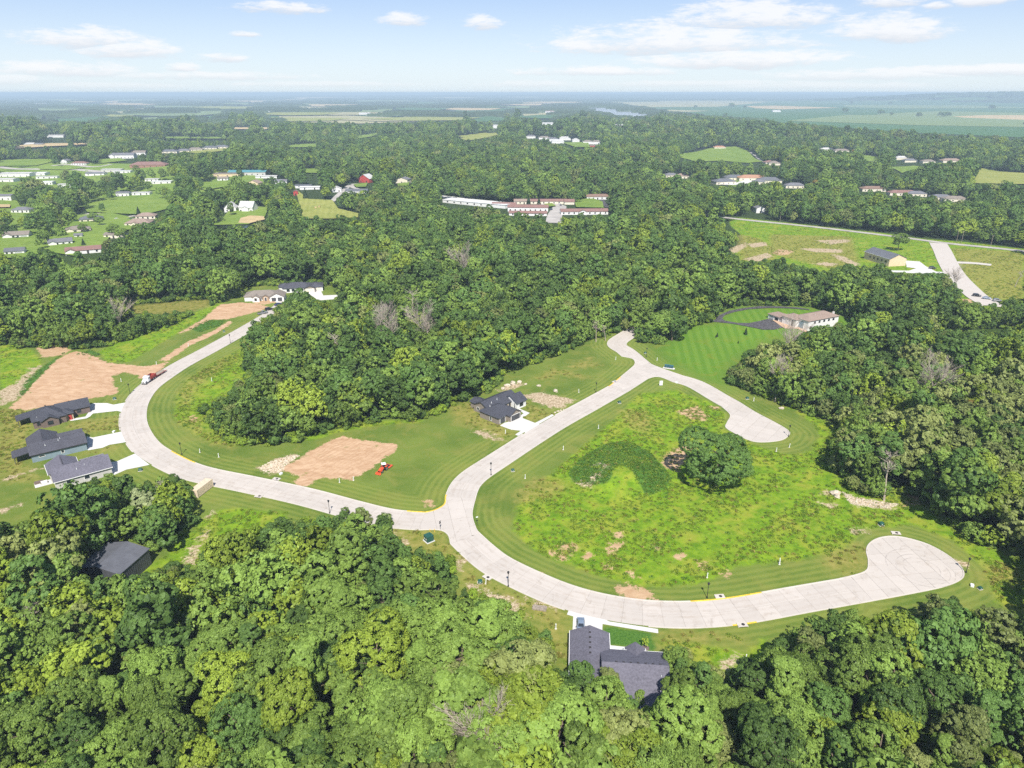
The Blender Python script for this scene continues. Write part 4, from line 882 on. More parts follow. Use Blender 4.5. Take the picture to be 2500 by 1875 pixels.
building('house', 'blue grey sided house with black roof between two other houses', 'house', gp('a', 192, 686), R_(36),
    [B(0, 16.2, 0, 8.2, 2.9, 'gx', pitch=.52), B(0, 8.5, 5, 15.5, 2.9, 'gy', pitch=.52), B(9, 16, 6, 12.6, 2.8, 'gx', pitch=.5), B(-4.8, .2, 2.2, 7.2, 2.5, 'shed', pitch=.14, open=True)],
    'wall_blue', 'roof_char', [(2, 'garage', 'x1', .9, .02, 4.9, 2.3, 'trim', 'wall_blue'), (0, 'window', 'y0', 2.2, 1.5, 1.6, .5, 'trim'), (0, 'window', 'y0', 8.6, 1.1, .8, 1.0, 'trim'), (0, 'window', 'x1', 2.4, 1.0, 1.4, 1.3, 'trim'), (1, 'window', 'y1', 3.0, 1.0, 1.8, 1.3, 'trim'), (0, 'door', 'x0', 4.0, .02, 1.8, 2.1, 'trim', 'glass')],
    [(0, 4.6, 2.2, 4.3, 'pipe'), (0, 8.6, 3.0, 4.7, 'pipe'), (0, 9.2, 3.6, 4.9, 'pipe')] + [(1, 4.25, 6.0 + i * 1.0, 5.1, 'box') for i in range(6)] + [(0, 5.5 + i * 1.6, 4.4, 5.05, 'box') for i in range(6)], [(-4.7, 2.3, 2.4), (-4.7, 7.1, 2.4)], gutter='trim_dark')
building('house', 'grey house with lavender grey roof and a furnished patio behind trees', 'house', gp('a', 415, 938), R_(38),
    [B(0, 15.8, 0, 9.6, 2.9, 'gx', pitch=.5), B(-.6, 7.5, 6.5, 14.5, 2.9, 'gy', pitch=.5), B(9, 15, 6.5, 11.5, 2.8, 'gx', pitch=.45)],
    'wall_greige', 'roof_lav', [(0, 'garage', 'x1', 2.2, .02, 5.0, 2.3, 'trim', 'wall_greige'), (0, 'window', 'y0', 3.0, 1.0, 1.4, 1.2, 'trim'), (0, 'window', 'y0', 8.0, 1.0, 1.4, 1.2, 'trim'), (1, 'window', 'x0', 2.6, .9, 1.6, 1.3, 'trim'), (0, 'door', 'x0', 2.0, .02, 1.8, 2.1, 'trim', 'glass')],
    [(1, 3.5, 7.0 + i * .95, 4.95, 'box') for i in range(7)] + [(0, 5 + i * 1.6, 5.1, 5.25, 'box') for i in range(6)] + [(0, 6.6, 2.2, 4.2, 'pipe'), (0, 9.0, 3.0, 4.5, 'pipe')], gutter='trim')
# patio of that house, with its furniture
pt = gp('a', 290, 880)
def at(o, *a): return o
prt = empty('patio_slab', (pt[0], pt[1], 0.0), R_(38)); tag(prt, 'small concrete patio slab behind the lavender roofed house', 'patio')
MB().box(-2.4, 2.4, -1.6, 1.8, -.1, .09).build('slab', M['drive'], prt); MB().box(-2.3, .2, .6, 1.7, .1, .75).build('planter_wall', M['wall_brown'], prt)
def outdoor_sofa(loc, rz, label):
    r = empty('outdoor_sofa', loc, rz); tag(r, label, 'sofa')
    MB().box(-.9, .9, -.4, .4, .12, .42).build('seat', M['wall_white'], r); MB().box(-.9, .9, .28, .44, .42, .8).build('backrest', M['wall_white'], r)
    for s in (-1, 1): MB().box(s * .9 - .08, s * .9 + .08, -.4, .44, .1, .6).build('armrest', M['wood'], r)
outdoor_sofa((pt[0] + .2, pt[1] + .2, .09), R_(38), 'white cushioned outdoor sofa on the patio slab'); 
# dark house at the middle, facing the street
building('house', 'dark brown house with black roof and white gable end by the straight street', 'house', gp('d', 462, 568), R_(47),
    [B(0, 10, 0.6, 10.5, 2.7, 'hip', pitch=.48), B(4.6, 10.6, -1.0, 6, 2.7, 'gy', pitch=.55), B(2.6, 19, 8, 16.6, 2.8, 'gx', pitch=.48), B(14.8, 20, 4.8, 12, 2.8, 'gx', pitch=.6, wall='wall_white'), B(4.2, 9.2, 16.2, 20, 2.5, 'gy', pitch=.35)],
    'wall_taupe', 'roof_black', [(0, 'garage', 'y0', .9, .02, 2.6, 2.25, 'trim', 'wall_dark'), (1, 'garage', 'y0', .7, .02, 4.7, 2.25, 'trim', 'wall_dark'), (0, 'window', 'x0', 3.6, .6, .9, 1.5, 'trim'), (2, 'window', 'x0', 5.6, 1.0, 1.1, 1.2, 'trim'), (3, 'window', 'x1', 2.3, .9, 1.7, 1.5, 'trim_dark'), (2, 'door', 'y0', 9.6, .02, 1.0, 2.1, 'trim', 'wall_stone'), (2, 'window', 'y0', 11.0, .7, .6, 1.5, 'trim_dark'), (3, 'window', 'y0', 1.6, .9, 1.8, 1.4, 'trim_dark')],
    [(2, 6, 10.2, 4.2, 'pipe'), (2, 9.5, 10.6, 4.4, 'pipe'), (0, 3.0, 8.0, 4.4, 'pipe'), (2, 14, 13.6, 4.4, 'box')], [(11.2, 8.3, 2.6), (14.2, 5.6, 2.6)])
# house among the trees below the street
building('house', 'house with dark grey gabled roof and a parked sedan below the curved street', 'house', (22.2, 116.5), R_(-5),
    [B(-9.6, -1.7, -8.5, 9.2, 2.9, 'gy', pitch=.42), B(-3, 9.9, -9.6, 4.2, 2.9, 'gx', pitch=.45), B(2.4, 6.0, 1.0, 5.4, 2.7, 'gy', pitch=.75), B(4.6, 10, -14, -6, 2.9, 'gy', pitch=.42)],
    'wall_white', 'roof_lav', [(0, 'garage', 'y1', 1.2, .02, 5.2, 2.3, 'trim', 'wall_white'), (1, 'door', 'y1', 2.4, .02, 1.0, 2.1, 'trim', 'wall_dark'), (2, 'window', 'y1', 1.0, .8, 1.5, 1.4, 'trim_dark'), (1, 'window', 'y1', 9.8, .9, 1.5, 1.3, 'trim_dark'), (0, 'window', 'x0', 4, 1, 1.2, 1.2, 'trim')],
    [(0, -5.65, 1.2 + i * 1.55, 4.65, 'box') for i in range(5)] + [(1, -.4 + i * 1.5, -2.4, 5.95, 'box') for i in range(7)] + [(1, 8.6, -4.8, 5.0, 'pipe')], gutter='trim', mask=False)
# two houses at the top end of the street
building('house', 'white new house with brown hip roof and stone entry beside bare earth', 'house', gp('f', 190, 384), R_(9),
    [B(-5.5, 14, 3.2, 13.5, 2.8, 'hip', pitch=.42), B(-.6, 3.4, .6, 5, 2.7, 'gy', pitch=.55), B(5.0, 8.5, 2.2, 6, 2.7, 'gy', pitch=.5, wall='wall_stone'), B(9.5, 17.5, .6, 10.2, 2.8, 'gy', pitch=.5)],
    'wall_white', 'roof_taupe', [(3, 'garage', 'y0', .9, .02, 2.6, 2.3, 'trim', 'wall_dark'), (3, 'garage', 'y0', 4.4, .02, 2.6, 2.3, 'trim', 'wall_dark'), (1, 'window', 'y0', 1.3, .8, 1.2, 1.4, 'trim_dark'), (2, 'door', 'y0', 1.2, .02, 1.1, 2.1, 'trim', 'wall_dark'), (0, 'window', 'y0', 9.8, .8, 1.0, 1.4, 'trim_dark')])
building('house', 'white house with black hip roof and wide triple garage by the woods', 'house', gp('f', 622, 276), R_(14),
    [B(-4, 13, 1.5, 12, 2.8, 'hip', pitch=.42), B(9, 15.5, -.8, 8, 2.8, 'gy', pitch=.42, wall='wall_taupe'), B(12, 20, 1, 11, 2.8, 'hip', pitch=.4), B(-6.5, 1, 6, 13.5, 2.7, 'hip', pitch=.4)],
    'wall_white', 'roof_char', [(1, 'garage', 'y0', .8, .02, 4.9, 2.3, 'trim', 'wall_cream'), (2, 'garage', 'y0', 4.2, .02, 3.0, 2.3, 'trim', 'wall_cream'), (0, 'window', 'y0', 5.4, .8, 1.4, 1.4, 'trim_dark'), (0, 'door', 'y0', 8.6, .02, 1.2, 2.1, 'trim', 'wall_dark'), (0, 'window', 'y0', 10.8, .8, 1.0, 1.4, 'trim_dark'), (0, 'window', 'y0', 2.4, .8, 1.6, 1.4, 'trim_dark')])
# white house with looped drive
building('house', 'large white house with tan hip roof beside a looped asphalt drive', 'house', gp('w', 862, 294), R_(27),
    [B(0, 22, 0, 10.5, 5.2, 'hip', pitch=.36), B(-2.4, 5.5, 6, 15, 4.6, 'hip', pitch=.4), B(-2.0, 5.0, 13, 25, 3.0, 'hip', pitch=.38)],
    'wall_white', 'roof_tan', [(2, 'garage', 'x0', 1.0, .02, 3.0, 2.4, 'trim', 'wall_grey'), (2, 'garage', 'x0', 4.8, .02, 2.4, 2.4, 'trim', 'glass'), (2, 'garage', 'x0', 8.2, .02, 3.0, 2.4, 'trim', 'wall_grey'), (0, 'door', 'x0', 2.8, .02, 3.6, 4.2, 'trim', 'wall_blue'), (0, 'window', 'y0', 1.2, .9, 1.2, 1.4, 'trim_dark')] +
    [(0, 'window', 'y0', 4.0 + i * 3.4, 3.5, 1.1, .9, 'trim_dark') for i in range(5)] + [(1, 'window', 'x0', 1.5, 1.0, 1.0, 2.8, 'trim_dark'), (2, 'window', 'y0', 1.2, 1.0, 1.2, 1.2, 'trim_dark')], [(0, 8, 3.2, 6.5, 'pipe'), (0, 16, 5.2, 7.1, 'box')], chim=[(22.6, 4.2, -.2, 6.2, 'wall_white')])
building('shop_building', 'tall tan gabled building with grey roof beside the concrete side street', 'building', gp('t', 207, 300), R_(12),
    [B(0, 13.8, 0, 27, 5.4, 'gy', pitch=.42)], 'wall_tan', 'roof_slate', [(0, 'window', 'x0', 3 + 4.2 * i, 2.2, 1.4, 1.4, 'trim_dark') for i in range(5)] + [(0, 'garage', 'x1', 3.0, .02, 3.6, 3.2, 'trim', 'wall_white'), (0, 'door', 'x1', 9, .02, 1.1, 2.1, 'trim', 'wall_white')], gutter='trim')
# dark steel barn in the trees
br = building('steel_barn', 'dark grey steel barn with low gable roof surrounded by trees', 'barn', (-109.3, 147.4), R_(-12),
    [B(0, 12.4, 0, 10.8, 4.6, 'gy', pitch=.2, ov=.2)], 'corrugated_dark' if False else 'wall_dark', 'steel_roof' if False else 'roof_slate', [(0, 'garage', 'y0', 2, .02, 3.4, 3.0, 'trim_dark', 'wall_dark')], [(0, 4.2, 3.4, 5.6, 'box')], mask=False)
for ch in br.children:
    if ch.name.startswith('wall'): ch.data.materials[0] = M['corrugated_dark']
    if ch.name.startswith('roof'): ch.data.materials[0] = M['steel_roof']
def ribs(parent, b, side, n, mat, h, w=.07, d=.05):
    for k in range(n):
        mb = MB(); L = (b['x'][1] - b['x'][0]) if side[0] == 'y' else (b['y'][1] - b['y'][0]); u = L * (k + .5) / n
        face_frame(b, side, 0, 0, 0, 0)(mb, 0, d, u - w, u + w, 0, h); mb.build('rib', mat, parent)
bb = B(0, 12.4, 0, 10.8, 4.6)
ribs(br, bb, 'x1', 16, M['corrugated_dark'], 4.5); ribs(br, bb, 'y0', 14, M['corrugated_dark'], 4.5)
sl = math.atan(.2)
for k in range(11):       # standing seams on the slope towards the clearing
    y = .3 + k * .98; mb = MB(); mb.tube((6.3, y, 6.02), (12.5, y, 4.78), .035, .035, 4); mb.build('seam', M['steel_roof'], br)

# houses, barns and halls beyond the woods
def house(k, x, y, yaw, w, d, h, label, wall='wall_white', roof='roof_taupe', kind='gx', pitch=.42, name='house', cat='house', wing=None, win=4, garage=False, clear=1):
    p = gp(k, x, y); bl = [B(-w / 2, w / 2, 0, d, h, kind, pitch=pitch)]
    if wing: bl.append(B(*wing))
    ops = []
    step = w / max(1, win + (2 if garage else 0))
    for i in range(win): ops.append((0, 'window' if i != win // 2 else 'door', 'y0', step * (i + .5) - .6, .9 if i != win // 2 else .02, 1.2, 1.3 if i != win // 2 else 2.1, 'trim_dark'))
    if garage: ops.append((0, 'garage', 'y0', step * win + .4, .02, min(4.8, step * 1.6), 2.3, 'trim', 'wall_grey'))
    return building(name, label, cat, p, R_(yaw), bl, wall, roof, ops, mask=bool(clear))
house('p', 120, 582, 18, 19, 11, 3, 'white house with taupe gable roof behind the concrete court', wing=(-9, -2, -2.5, 5, 2.9, 'gy'), garage=True)
house('p', 450, 634, 30, 17, 10, 3, 'white house with grey roof downhill of the winding town street', roof='roof_grey', wing=(-8, -2.5, -2, 5, 2.9, 'gy'))
house('p', 620, 694, 26, 24, 10, 2.8, 'long white house with red brown roof at the lower end of the town street', roof='roof_redbrown', wing=(-12, -5, -2, 6, 2.8, 'gy'))
house('p', 110, 704, 22, 13, 9, 3, 'white garage with dark grey roof beside the concrete court', roof='roof_slate', garage=True, win=2)
house('p', 585, 540, 32, 19, 11, 3, 'cream house with taupe hip roof along the winding town street', wall='wall_cream', kind='hip', wing=(-10, -4, -1, 6, 2.9, 'gy'))
house('p', 675, 462, 25, 20, 12, 3, 'house with slate hip roof next to the bend of the town street', roof='roof_slate', wall='wall_cream', kind='hip')
house('p', 1015, 492, 10, 22, 14, 3, 'house with tan hip roof at the edge of the woods by the mown meadow', roof='roof_tan', kind='hip', wall='wall_cream', wing=(-5, 1, -3, 5, 2.8, 'gy'))
house('p', 1075, 440, 14, 18, 12, 3, 'house with pale tan roof tucked behind another tan roofed house', roof='roof_tan', kind='hip', wall='wall_cream')
house('p', 580, 578, 20, 6, 5, 2.5, 'small white garden shed on the lawn by the town street', roof='roof_grey', name='shed', cat='shed', win=1)
house('p', 150, 392, 5, 18, 11, 3, 'grey hip roofed house half hidden in town trees', roof='roof_grey', kind='hip')
house('p', 105, 128, 6, 46, 24, 5, 'large white commercial hall with a pale flat roof', roof='roof_pale', kind='gx', pitch=.06, name='commercial_hall', cat='hall', win=5)
house('p', 1090, 58, 4, 56, 20, 4, 'long hall with a maroon roof beyond the town trees', wall='wall_brick', roof='roof_redbrown', kind='hip', name='hall', cat='hall', win=6)
house('p', 582, 40, 3, 26, 12, 3.2, 'brick building with brown hip roof and white columns by the main street', wall='wall_white', roof='roof_redbrown', kind='hip', name='bank_building', cat='building', win=6)
house('p', 472, 30, -5, 12, 12, 5, 'narrow white two storey house near the main street', roof='roof_grey', kind='gy')
house('p', 345, 140, 8, 30, 9, 3, 'low white store with a flat pale roof by the main street', roof='roof_pale', pitch=.05, name='store', cat='store')
house('p', 900, 100, 2, 26, 12, 3.4, 'low pale store behind a parking strip', roof='roof_pale', pitch=.06, name='store', cat='store')
house('l', 1010, 296, 6, 44, 16, 6, 'long white two storey apartment building with grey dormered roof', roof='roof_grey', name='apartment_building', cat='building', win=7, wing=(-20, -12, -2, 8, 5.5, 'gy'))
house('l', 1150, 268, 6, 26, 14, 5, 'shorter white apartment building with pale brown roof', roof='roof_taupe', name='apartment_building', cat='building', win=5)
for (x, y, rf, lb) in ((1405, 252, 'roof_slate', 'slate roofed house at the low end of the hilltop row'), (1508, 246, 'roof_grey', 'second house of the hilltop row with a grey roof'), (1618, 234, 'roof_taupe', 'taupe roofed house in the middle of the hilltop row'), (1742, 220, 'roof_slate', 'wide dark roofed house in the hilltop row'), (1838, 212, 'roof_slate', 'last house of the hilltop row beside woods')):
    house('l', x, y, 8, 30, 15, 3.4, lb, roof=rf, kind='hip', wall='wall_cream', win=4)
house('l', 460, 122, 3, 44, 18, 5, 'white hall with pale roof in the far left woods beyond a tan field', roof='roof_pale', pitch=.2, name='hall', cat='hall', win=0)
house('l', 240, 190, 0, 22, 12, 4, 'white shed beside the tan strip field', roof='roof_pale', name='shed', cat='shed', win=0)
house('l', 318, 193, 0, 18, 12, 4, 'pale shed with grey roof beside the tan strip field', roof='roof_grey', name='shed', cat='shed', win=0)
house('o', 205, 300, -8, 15, 12, 5, 'white house with steep pale roof and dark timber above the pond', roof='roof_pale', pitch=.9, wing=(-3, 4, -2.5, 7, 4.6, 'gy'), win=4)
house('o', 108, 300, 5, 12, 11, 4.5, 'small white house with steep pale gable next to the pond meadow', roof='roof_pale', pitch=.9, kind='gy', win=2)
house('o', 935, 116, -20, 17, 15, 5, 'red barn with a white curved roof by the gravel loop', wall='wall_red', roof='roof_pale', kind='gy', pitch=.6, name='red_barn', cat='barn', win=2)
house('o', 1170, 122, -12, 16, 16, 5, 'pale metal barn with grey roof at the wood edge', wall='wall_cream', roof='roof_grey', kind='gy', pitch=.3, name='pale_barn', cat='barn', win=1)
house('o', 888, 184, -4, 26, 9, 3, 'long low garage with dark roof by the gravel drive', roof='roof_slate', name='garage', cat='garage', win=2)
house('o', 768, 176, 12, 11, 9, 4, 'white farmhouse with white gable beside the gravel drive', roof='roof_pale', kind='gy', win=2)
house('o', 248, 136, -14, 16, 11, 3.5, 'pink tan house with plain gable near the blue roofed school', wall='wall_tan', roof='roof_tan', kind='gy', win=2)
house('o', 210, 72, 3, 54, 18, 4.5, 'long hall with a teal metal roof across a parking lot', wall='wall_greige', roof='roof_teal', name='school_hall', cat='hall', win=7, pitch=.25)
house('o', 90, 80, 3, 40, 16, 4, 'pale hall with brown flat roof beside the teal roofed hall', wall='wall_tan', roof='roof_taupe', name='hall', cat='hall', pitch=.08, win=3)
house('o', 514, 196, 10, 5, 6, 4.5, 'small red shed at the corner of the hay meadow', wall='wall_red', roof='roof_redbrown', kind='gy', name='shed', cat='shed', win=1)
house('o', 420, 122, 5, 16, 9, 3, 'white cottage between tall town trees', roof='roof_grey', win=3)
house('o', 60, 104, 5, 14, 9, 3, 'white cottage beside a lone round tree', roof='roof_taupe', win=3)
# brown roofed motel round its forecourt
house('q', 790, 140, 0, 46, 9, 3.2, 'long brown roofed motel wing at the back of the forecourt', wall='wall_cream', roof='roof_redbrown', name='motel_wing', cat='motel', win=8, wing=(20, 31, -4, 6, 3.2, 'gx'))
house('q', 620, 140, 2, 18, 9, 3.2, 'short motel wing with tan roof at the back', wall='wall_cream', roof='roof_tan', name='motel_wing', cat='motel', win=4)
house('q', 660, 192, -4, 42, 10, 4.2, 'two tier motel wing with red brown roof and white clerestory', wall='wall_white', roof='roof_redbrown', name='motel_wing', cat='motel', win=8)
house('q', 660, 222, -4, 38, 8, 2.6, 'low motel wing with red brown roof nearest the woods', wall='wall_white', roof='roof_redbrown', name='motel_wing', cat='motel', win=5)
house('q', 490, 165, -6, 26, 9, 3.2, 'brown roofed motel wing beside the white yard wall', wall='wall_white', roof='roof_redbrown', name='motel_wing', cat='motel', win=3)
house('q', 1060, 214, 3, 48, 10, 3.2, 'long motel wing with red brown roof standing apart by the meadow', wall='wall_white', roof='roof_redbrown', name='motel_wing', cat='motel', win=9, wing=(-6, 2, -2, 5, 3.1, 'gy'))
house('q', 1152, 108, 6, 26, 11, 3.4, 'white house with brown roof beside a black asphalt lane', roof='roof_brown' , win=5)
# court of large houses and scattered roofs to the right
for (x, y, w, d, rf, lb, yw) in ((425, 566, 30, 16, 'roof_slate', 'slate roofed house at the near side of the pale court', 14), (482, 541, 30, 15, 'roof_slate', 'dark slate roofed house at the back of the pale court', 10), (592, 543, 42, 16, 'roof_orange', 'house with bright orange tile roof on the pale court', 0), (688, 559, 32, 17, 'roof_slate', 'slate roofed house at the right end of the pale court', -8),
                                 (625, 567, 16, 12, 'roof_grey', 'small grey roofed garage between court houses', -4), (100, 525, 20, 12, 'roof_grey', 'grey roofed house alone in woods near the court', 8), (165, 531, 20, 13, 'roof_tan', 'tan roofed house alone in woods near the court', 5), (840, 590, 24, 13, 'roof_grey', 'grey roofed house half sunk in woods past the court', -6),
                                 (388, 353, 26, 12, 'roof_orange', 'red roofed house at the top of the bright meadow', 4), (692, 447, 18, 12, 'roof_redbrown', 'red brown barn roof at the end of the farm lane', 10), (715, 452, 18, 14, 'roof_taupe', 'taupe barn roof next to the farm lane', -8), (1312, 610, 30, 12, 'roof_brown', 'brown roofed house among dense trees above the country road', 0),
                                 (1492, 635, 34, 12, 'roof_redbrown', 'long red brown roof among dense trees above the country road', -5), (1572, 640, 22, 12, 'roof_grey', 'small grey roof among dense trees above the country road', -5), (1722, 662, 24, 12, 'roof_grey', 'grey roofed house beside a second grey roof in dense trees', -8), (1802, 672, 26, 12, 'roof_taupe', 'taupe roofed house in dense trees above the road junction', -8),
                                 (1032, 366, 26, 14, 'roof_pale', 'pale roofed house in the far woods', 0), (1122, 374, 30, 14, 'roof_taupe', 'brownish roofed house in the far woods', 0), (1482, 418, 22, 12, 'roof_pale', 'small pale house behind a round meadow', 0), (1536, 434, 24, 12, 'roof_grey', 'grey roofed house near a far strip of meadow', 0), (1782, 436, 34, 15, 'roof_tan', 'wide tan roofed house in the far right woods', 0), (1642, 440, 22, 12, 'roof_taupe', 'small taupe house in the far right woods', 0)):
    house('r', x, y, yw, w, d, 3.6, lb, roof=rf, kind='hip', wall='wall_cream', win=0 if y < 470 else 4)
house('r', 630, 738, 4, 9, 9, 5, 'narrow white house with grey gable hidden by roadside trees', roof='roof_grey', kind='gy', win=1)
for (x, y, w, rf, lb) in ((1010, 300, 26, 'roof_grey', 'grey roofed house at the edge of the far hamlet'), (1120, 312, 30, 'roof_taupe', 'taupe roofed house of the far hamlet'), (1190, 324, 28, 'roof_grey', 'two storey grey roofed house of the far hamlet'), (1232, 342, 30, 'roof_pale', 'white roofed house in front of the far hamlet'), (1292, 315, 30, 'roof_pale', 'pale house with white walls in the far hamlet'), (1382, 332, 18, 'roof_pale', 'small white cottage by the hamlet meadow'), (1482, 348, 24, 'roof_taupe', 'brownish cottage above the hamlet meadow'), (1556, 348, 22, 'roof_taupe', 'end cottage of the far hamlet')):
    house('n', x, y, 4, w, 14, 6, lb, roof=rf, kind='hip', win=0)
house('n', 1520, 372, 0, 12, 8, 3, 'small bright red shed on the hamlet meadow', wall='wall_red', roof='roof_redbrown', name='shed', cat='shed', win=0)
house('n', 1166, 88, 0, 60, 20, 9, 'red roofed farmhouse on a far pale field', roof='roof_redbrown', kind='hip', win=0)
house('n', 568, 95, 0, 40, 20, 8, 'white farmhouse beyond far woods', roof='roof_pale', win=0)
house('n', 1150, 188, 0, 46, 14, 6, 'white farm buildings below the far pale field', roof='roof_pale', win=0)
house('n', 712, 215, 0, 18, 12, 9, 'tall white barn among mid distance woods', roof='roof_pale', win=0, name='barn', cat='barn')
house('n', 1748, 205, 0, 36, 14, 6, 'white farmhouse in woods before the river', roof='roof_pale', win=0)
house('s', 88, 256, 0, 190, 60, 12, 'far white factory hall on the left horizon', roof='roof_pale', name='factory_hall', cat='hall', win=0, pitch=.05)
house('s', 46, 283, 0, 70, 30, 9, 'far white sheds below the factory hall', roof='roof_pale', name='shed', cat='shed', win=0, pitch=.1)
house('s', 645, 278, 0, 60, 25, 9, 'far white barns on an open farm', roof='roof_pale', name='barn', cat='barn', win=0)
house('s', 890, 282, 0, 60, 25, 9, 'far white barn group beside a straw field', roof='roof_pale', name='barn', cat='barn', win=0)
house('s', 1896, 274, 0, 50, 22, 8, 'white farmstead standing alone in the valley crops', roof='roof_pale', win=0)
a_, b_ = gp('q', 60, 128), gp('q', 500, 172); d_ = b_ - a_; c_ = (a_ + b_) / 2
building('long_hall', 'long low hall with a white flat roof beside the motel', 'hall', c_, math.atan2(d_[1], d_[0]), [B(-np.hypot(d_[0], d_[1]) / 2, np.hypot(d_[0], d_[1]) / 2, 0, 16, 3.6, 'flat')], 'wall_white', 'roof_white', [(0, 'window', 'y0', 6 + 9 * i, 1.2, 1.6, 1.2, 'trim_dark') for i in range(7)])

for (x, y, w, d, h, rf, wl_, lb) in ((20, 165, 30, 16, 4, 'roof_pale', 'wall_white', 'white flat roofed shop at the edge of the town trees'), (250, 118, 34, 16, 4, 'roof_white', 'wall_white', 'bright white store across the main street from the brick bank'), (700, 118, 28, 12, 3.2, 'roof_grey', 'wall_white', 'grey roofed white house on the main street'), (820, 92, 30, 14, 4, 'roof_pale', 'wall_greige', 'pale shop on the far end of the main street'), (1190, 178, 26, 12, 3, 'roof_white', 'wall_white', 'white mobile home under the big town trees'), (1120, 160, 18, 10, 3, 'roof_pale', 'wall_white', 'small white cottage under the big town trees'), (905, 270, 16, 10, 4, 'roof_grey', 'wall_white', 'white house half hidden above the mown meadow'), (1040, 262, 22, 10, 3, 'roof_pale', 'wall_white', 'pale shed on the road above the mown meadow'), (475, 205, 16, 10, 4, 'roof_pale', 'wall_white', 'white cottage deep in the town trees'), (350, 185, 14, 10, 4, 'roof_white', 'wall_white', 'small bright shed deep in the town trees'), (20, 300, 20, 12, 5, 'roof_grey', 'wall_white', 'white two storey house at the town outskirts'), (840, 580, 16, 10, 3, 'roof_taupe', 'wall_cream', 'taupe roofed cottage hidden beside the winding town street')):
    house('p', x, y, 4, w, d, h, lb, wall=wl_, roof=rf, pitch=.25 if rf not in ('roof_white', 'roof_pale') else .06, win=3)
for (x, y, w, rf, lb) in ((600, 160, 24, 'roof_white', 'white camper row beside the tall town trees'), (560, 150, 20, 'roof_slate', 'dark roofed cottage near the camper row'), (330, 90, 30, 'roof_pale', 'pale long shed behind the teal hall')):
    house('o', x, y, 3, w, 9, 3, lb, roof=rf, win=2, pitch=.15)

# ------------------------------------------------------------------ trees
def rand_dirs(rng, n):
    v = rng.normal(size=(n, 3)); return v / np.linalg.norm(v, axis=1)[:, None]
def leaf_cards(rng, pos, nrm, size, tone, name, mat):
    n = len(pos); a = np.cross(nrm, rand_dirs(rng, n)); a /= np.linalg.norm(a, axis=1)[:, None] + 1e-9; b = np.cross(nrm, a)
    s = size[:, None]
    V = np.stack([pos - a * s, pos - b * s * .62 + nrm * s * .12, pos + a * s, pos + b * s * .62 + nrm * s * .12], 1).reshape(-1, 3)
    return np_mesh(name, V, np.arange(4 * n).reshape(-1, 4), (mat,), {'tone': ('FACE', tone)})
def crown_mesh(seed, name, mat, R=6.0, top=15.0, bottom=3.6, lobes=9, clumps=260, per=42, leaf=.30, cr=(.55, 1.05), spread=.55, droop=.7):
    rng = np.random.default_rng(seed)
    H = top - bottom; cz = bottom + H * .52
    L = []
    L.append((rng.uniform(-.1, .1) * R, rng.uniform(-.1, .1) * R, cz + H * .06, R * .55, H * .36)); hole = rng.uniform(0, 6.28, 3)
    for i in range(lobes):
        a = 2 * math.pi * (i + rng.uniform(-.45, .45)) / lobes; rr = R * spread * rng.uniform(.55, 1.35); k = rng.uniform(.24, .50)
        L.append((rr * math.cos(a), rr * math.sin(a), cz + H * rng.uniform(-.30, .26), R * k, R * k * rng.uniform(.65, 1.05)))
    for i in range(3):
        a = rng.uniform(0, 6.28); rr = R * rng.uniform(.1, .45); k = rng.uniform(.24, .4); L.append((rr * math.cos(a), rr * math.sin(a), top - R * rng.uniform(.25, .55), R * k, R * k * .95))
    L = np.array(L); w = L[:, 3] ** 2; w /= w.sum()
    C, N = [], []
    tries = 0
    while len(C) < clumps and tries < clumps * 12:
        tries += 1
        l = L[rng.choice(len(L), p=w)]; d = rand_dirs(rng, 1)[0]
        if d[2] < -.55 and rng.random() < .7: continue
        p = np.array([l[0] + d[0] * l[3], l[1] + d[1] * l[3], l[2] + d[2] * l[4]]) * 1.0
        q = ((p[0] - L[:, 0]) / L[:, 3]) ** 2 + ((p[1] - L[:, 1]) / L[:, 3]) ** 2 + ((p[2] - L[:, 2]) / L[:, 4]) ** 2
        if (q < .72).any() or p[2] < bottom: continue
        if math.sin(p[0] / R * 5.2 + hole[0]) + math.sin(p[1] / R * 5.7 + hole[1]) + math.sin(p[2] / R * 4.9 + hole[2]) > 1.75 and rng.random() < .8: continue
        C.append(p); N.append(d)
    C, N = np.array(C), np.array(N); n = len(C)
    rad = rng.uniform(cr[0], cr[1], n) * (R / 6.0)
    ctone = rng.random(n)
    idx = np.repeat(np.arange(n), per); m = len(idx)
    d = rand_dirs(rng, m); out = N[idx]
    flip = (d * out).sum(1) < -.25; d[flip] *= -1
    pos = C[idx] + d * (rad[idx] * rng.uniform(.55, 1.05, m))[:, None] * np.array([1, 1, .8])
    nrm = d * .75 + out * .35 + np.array([0, 0, .25]) + rand_dirs(rng, m) * .55
    nrm /= np.linalg.norm(nrm, axis=1)[:, None]
    size = leaf * rng.uniform(.65, 1.35, m)
    tone = np.clip(ctone[idx] * .62 + rng.random(m) * .38, 0, 1)
    return leaf_cards(rng, pos, nrm, size, tone, name, mat)
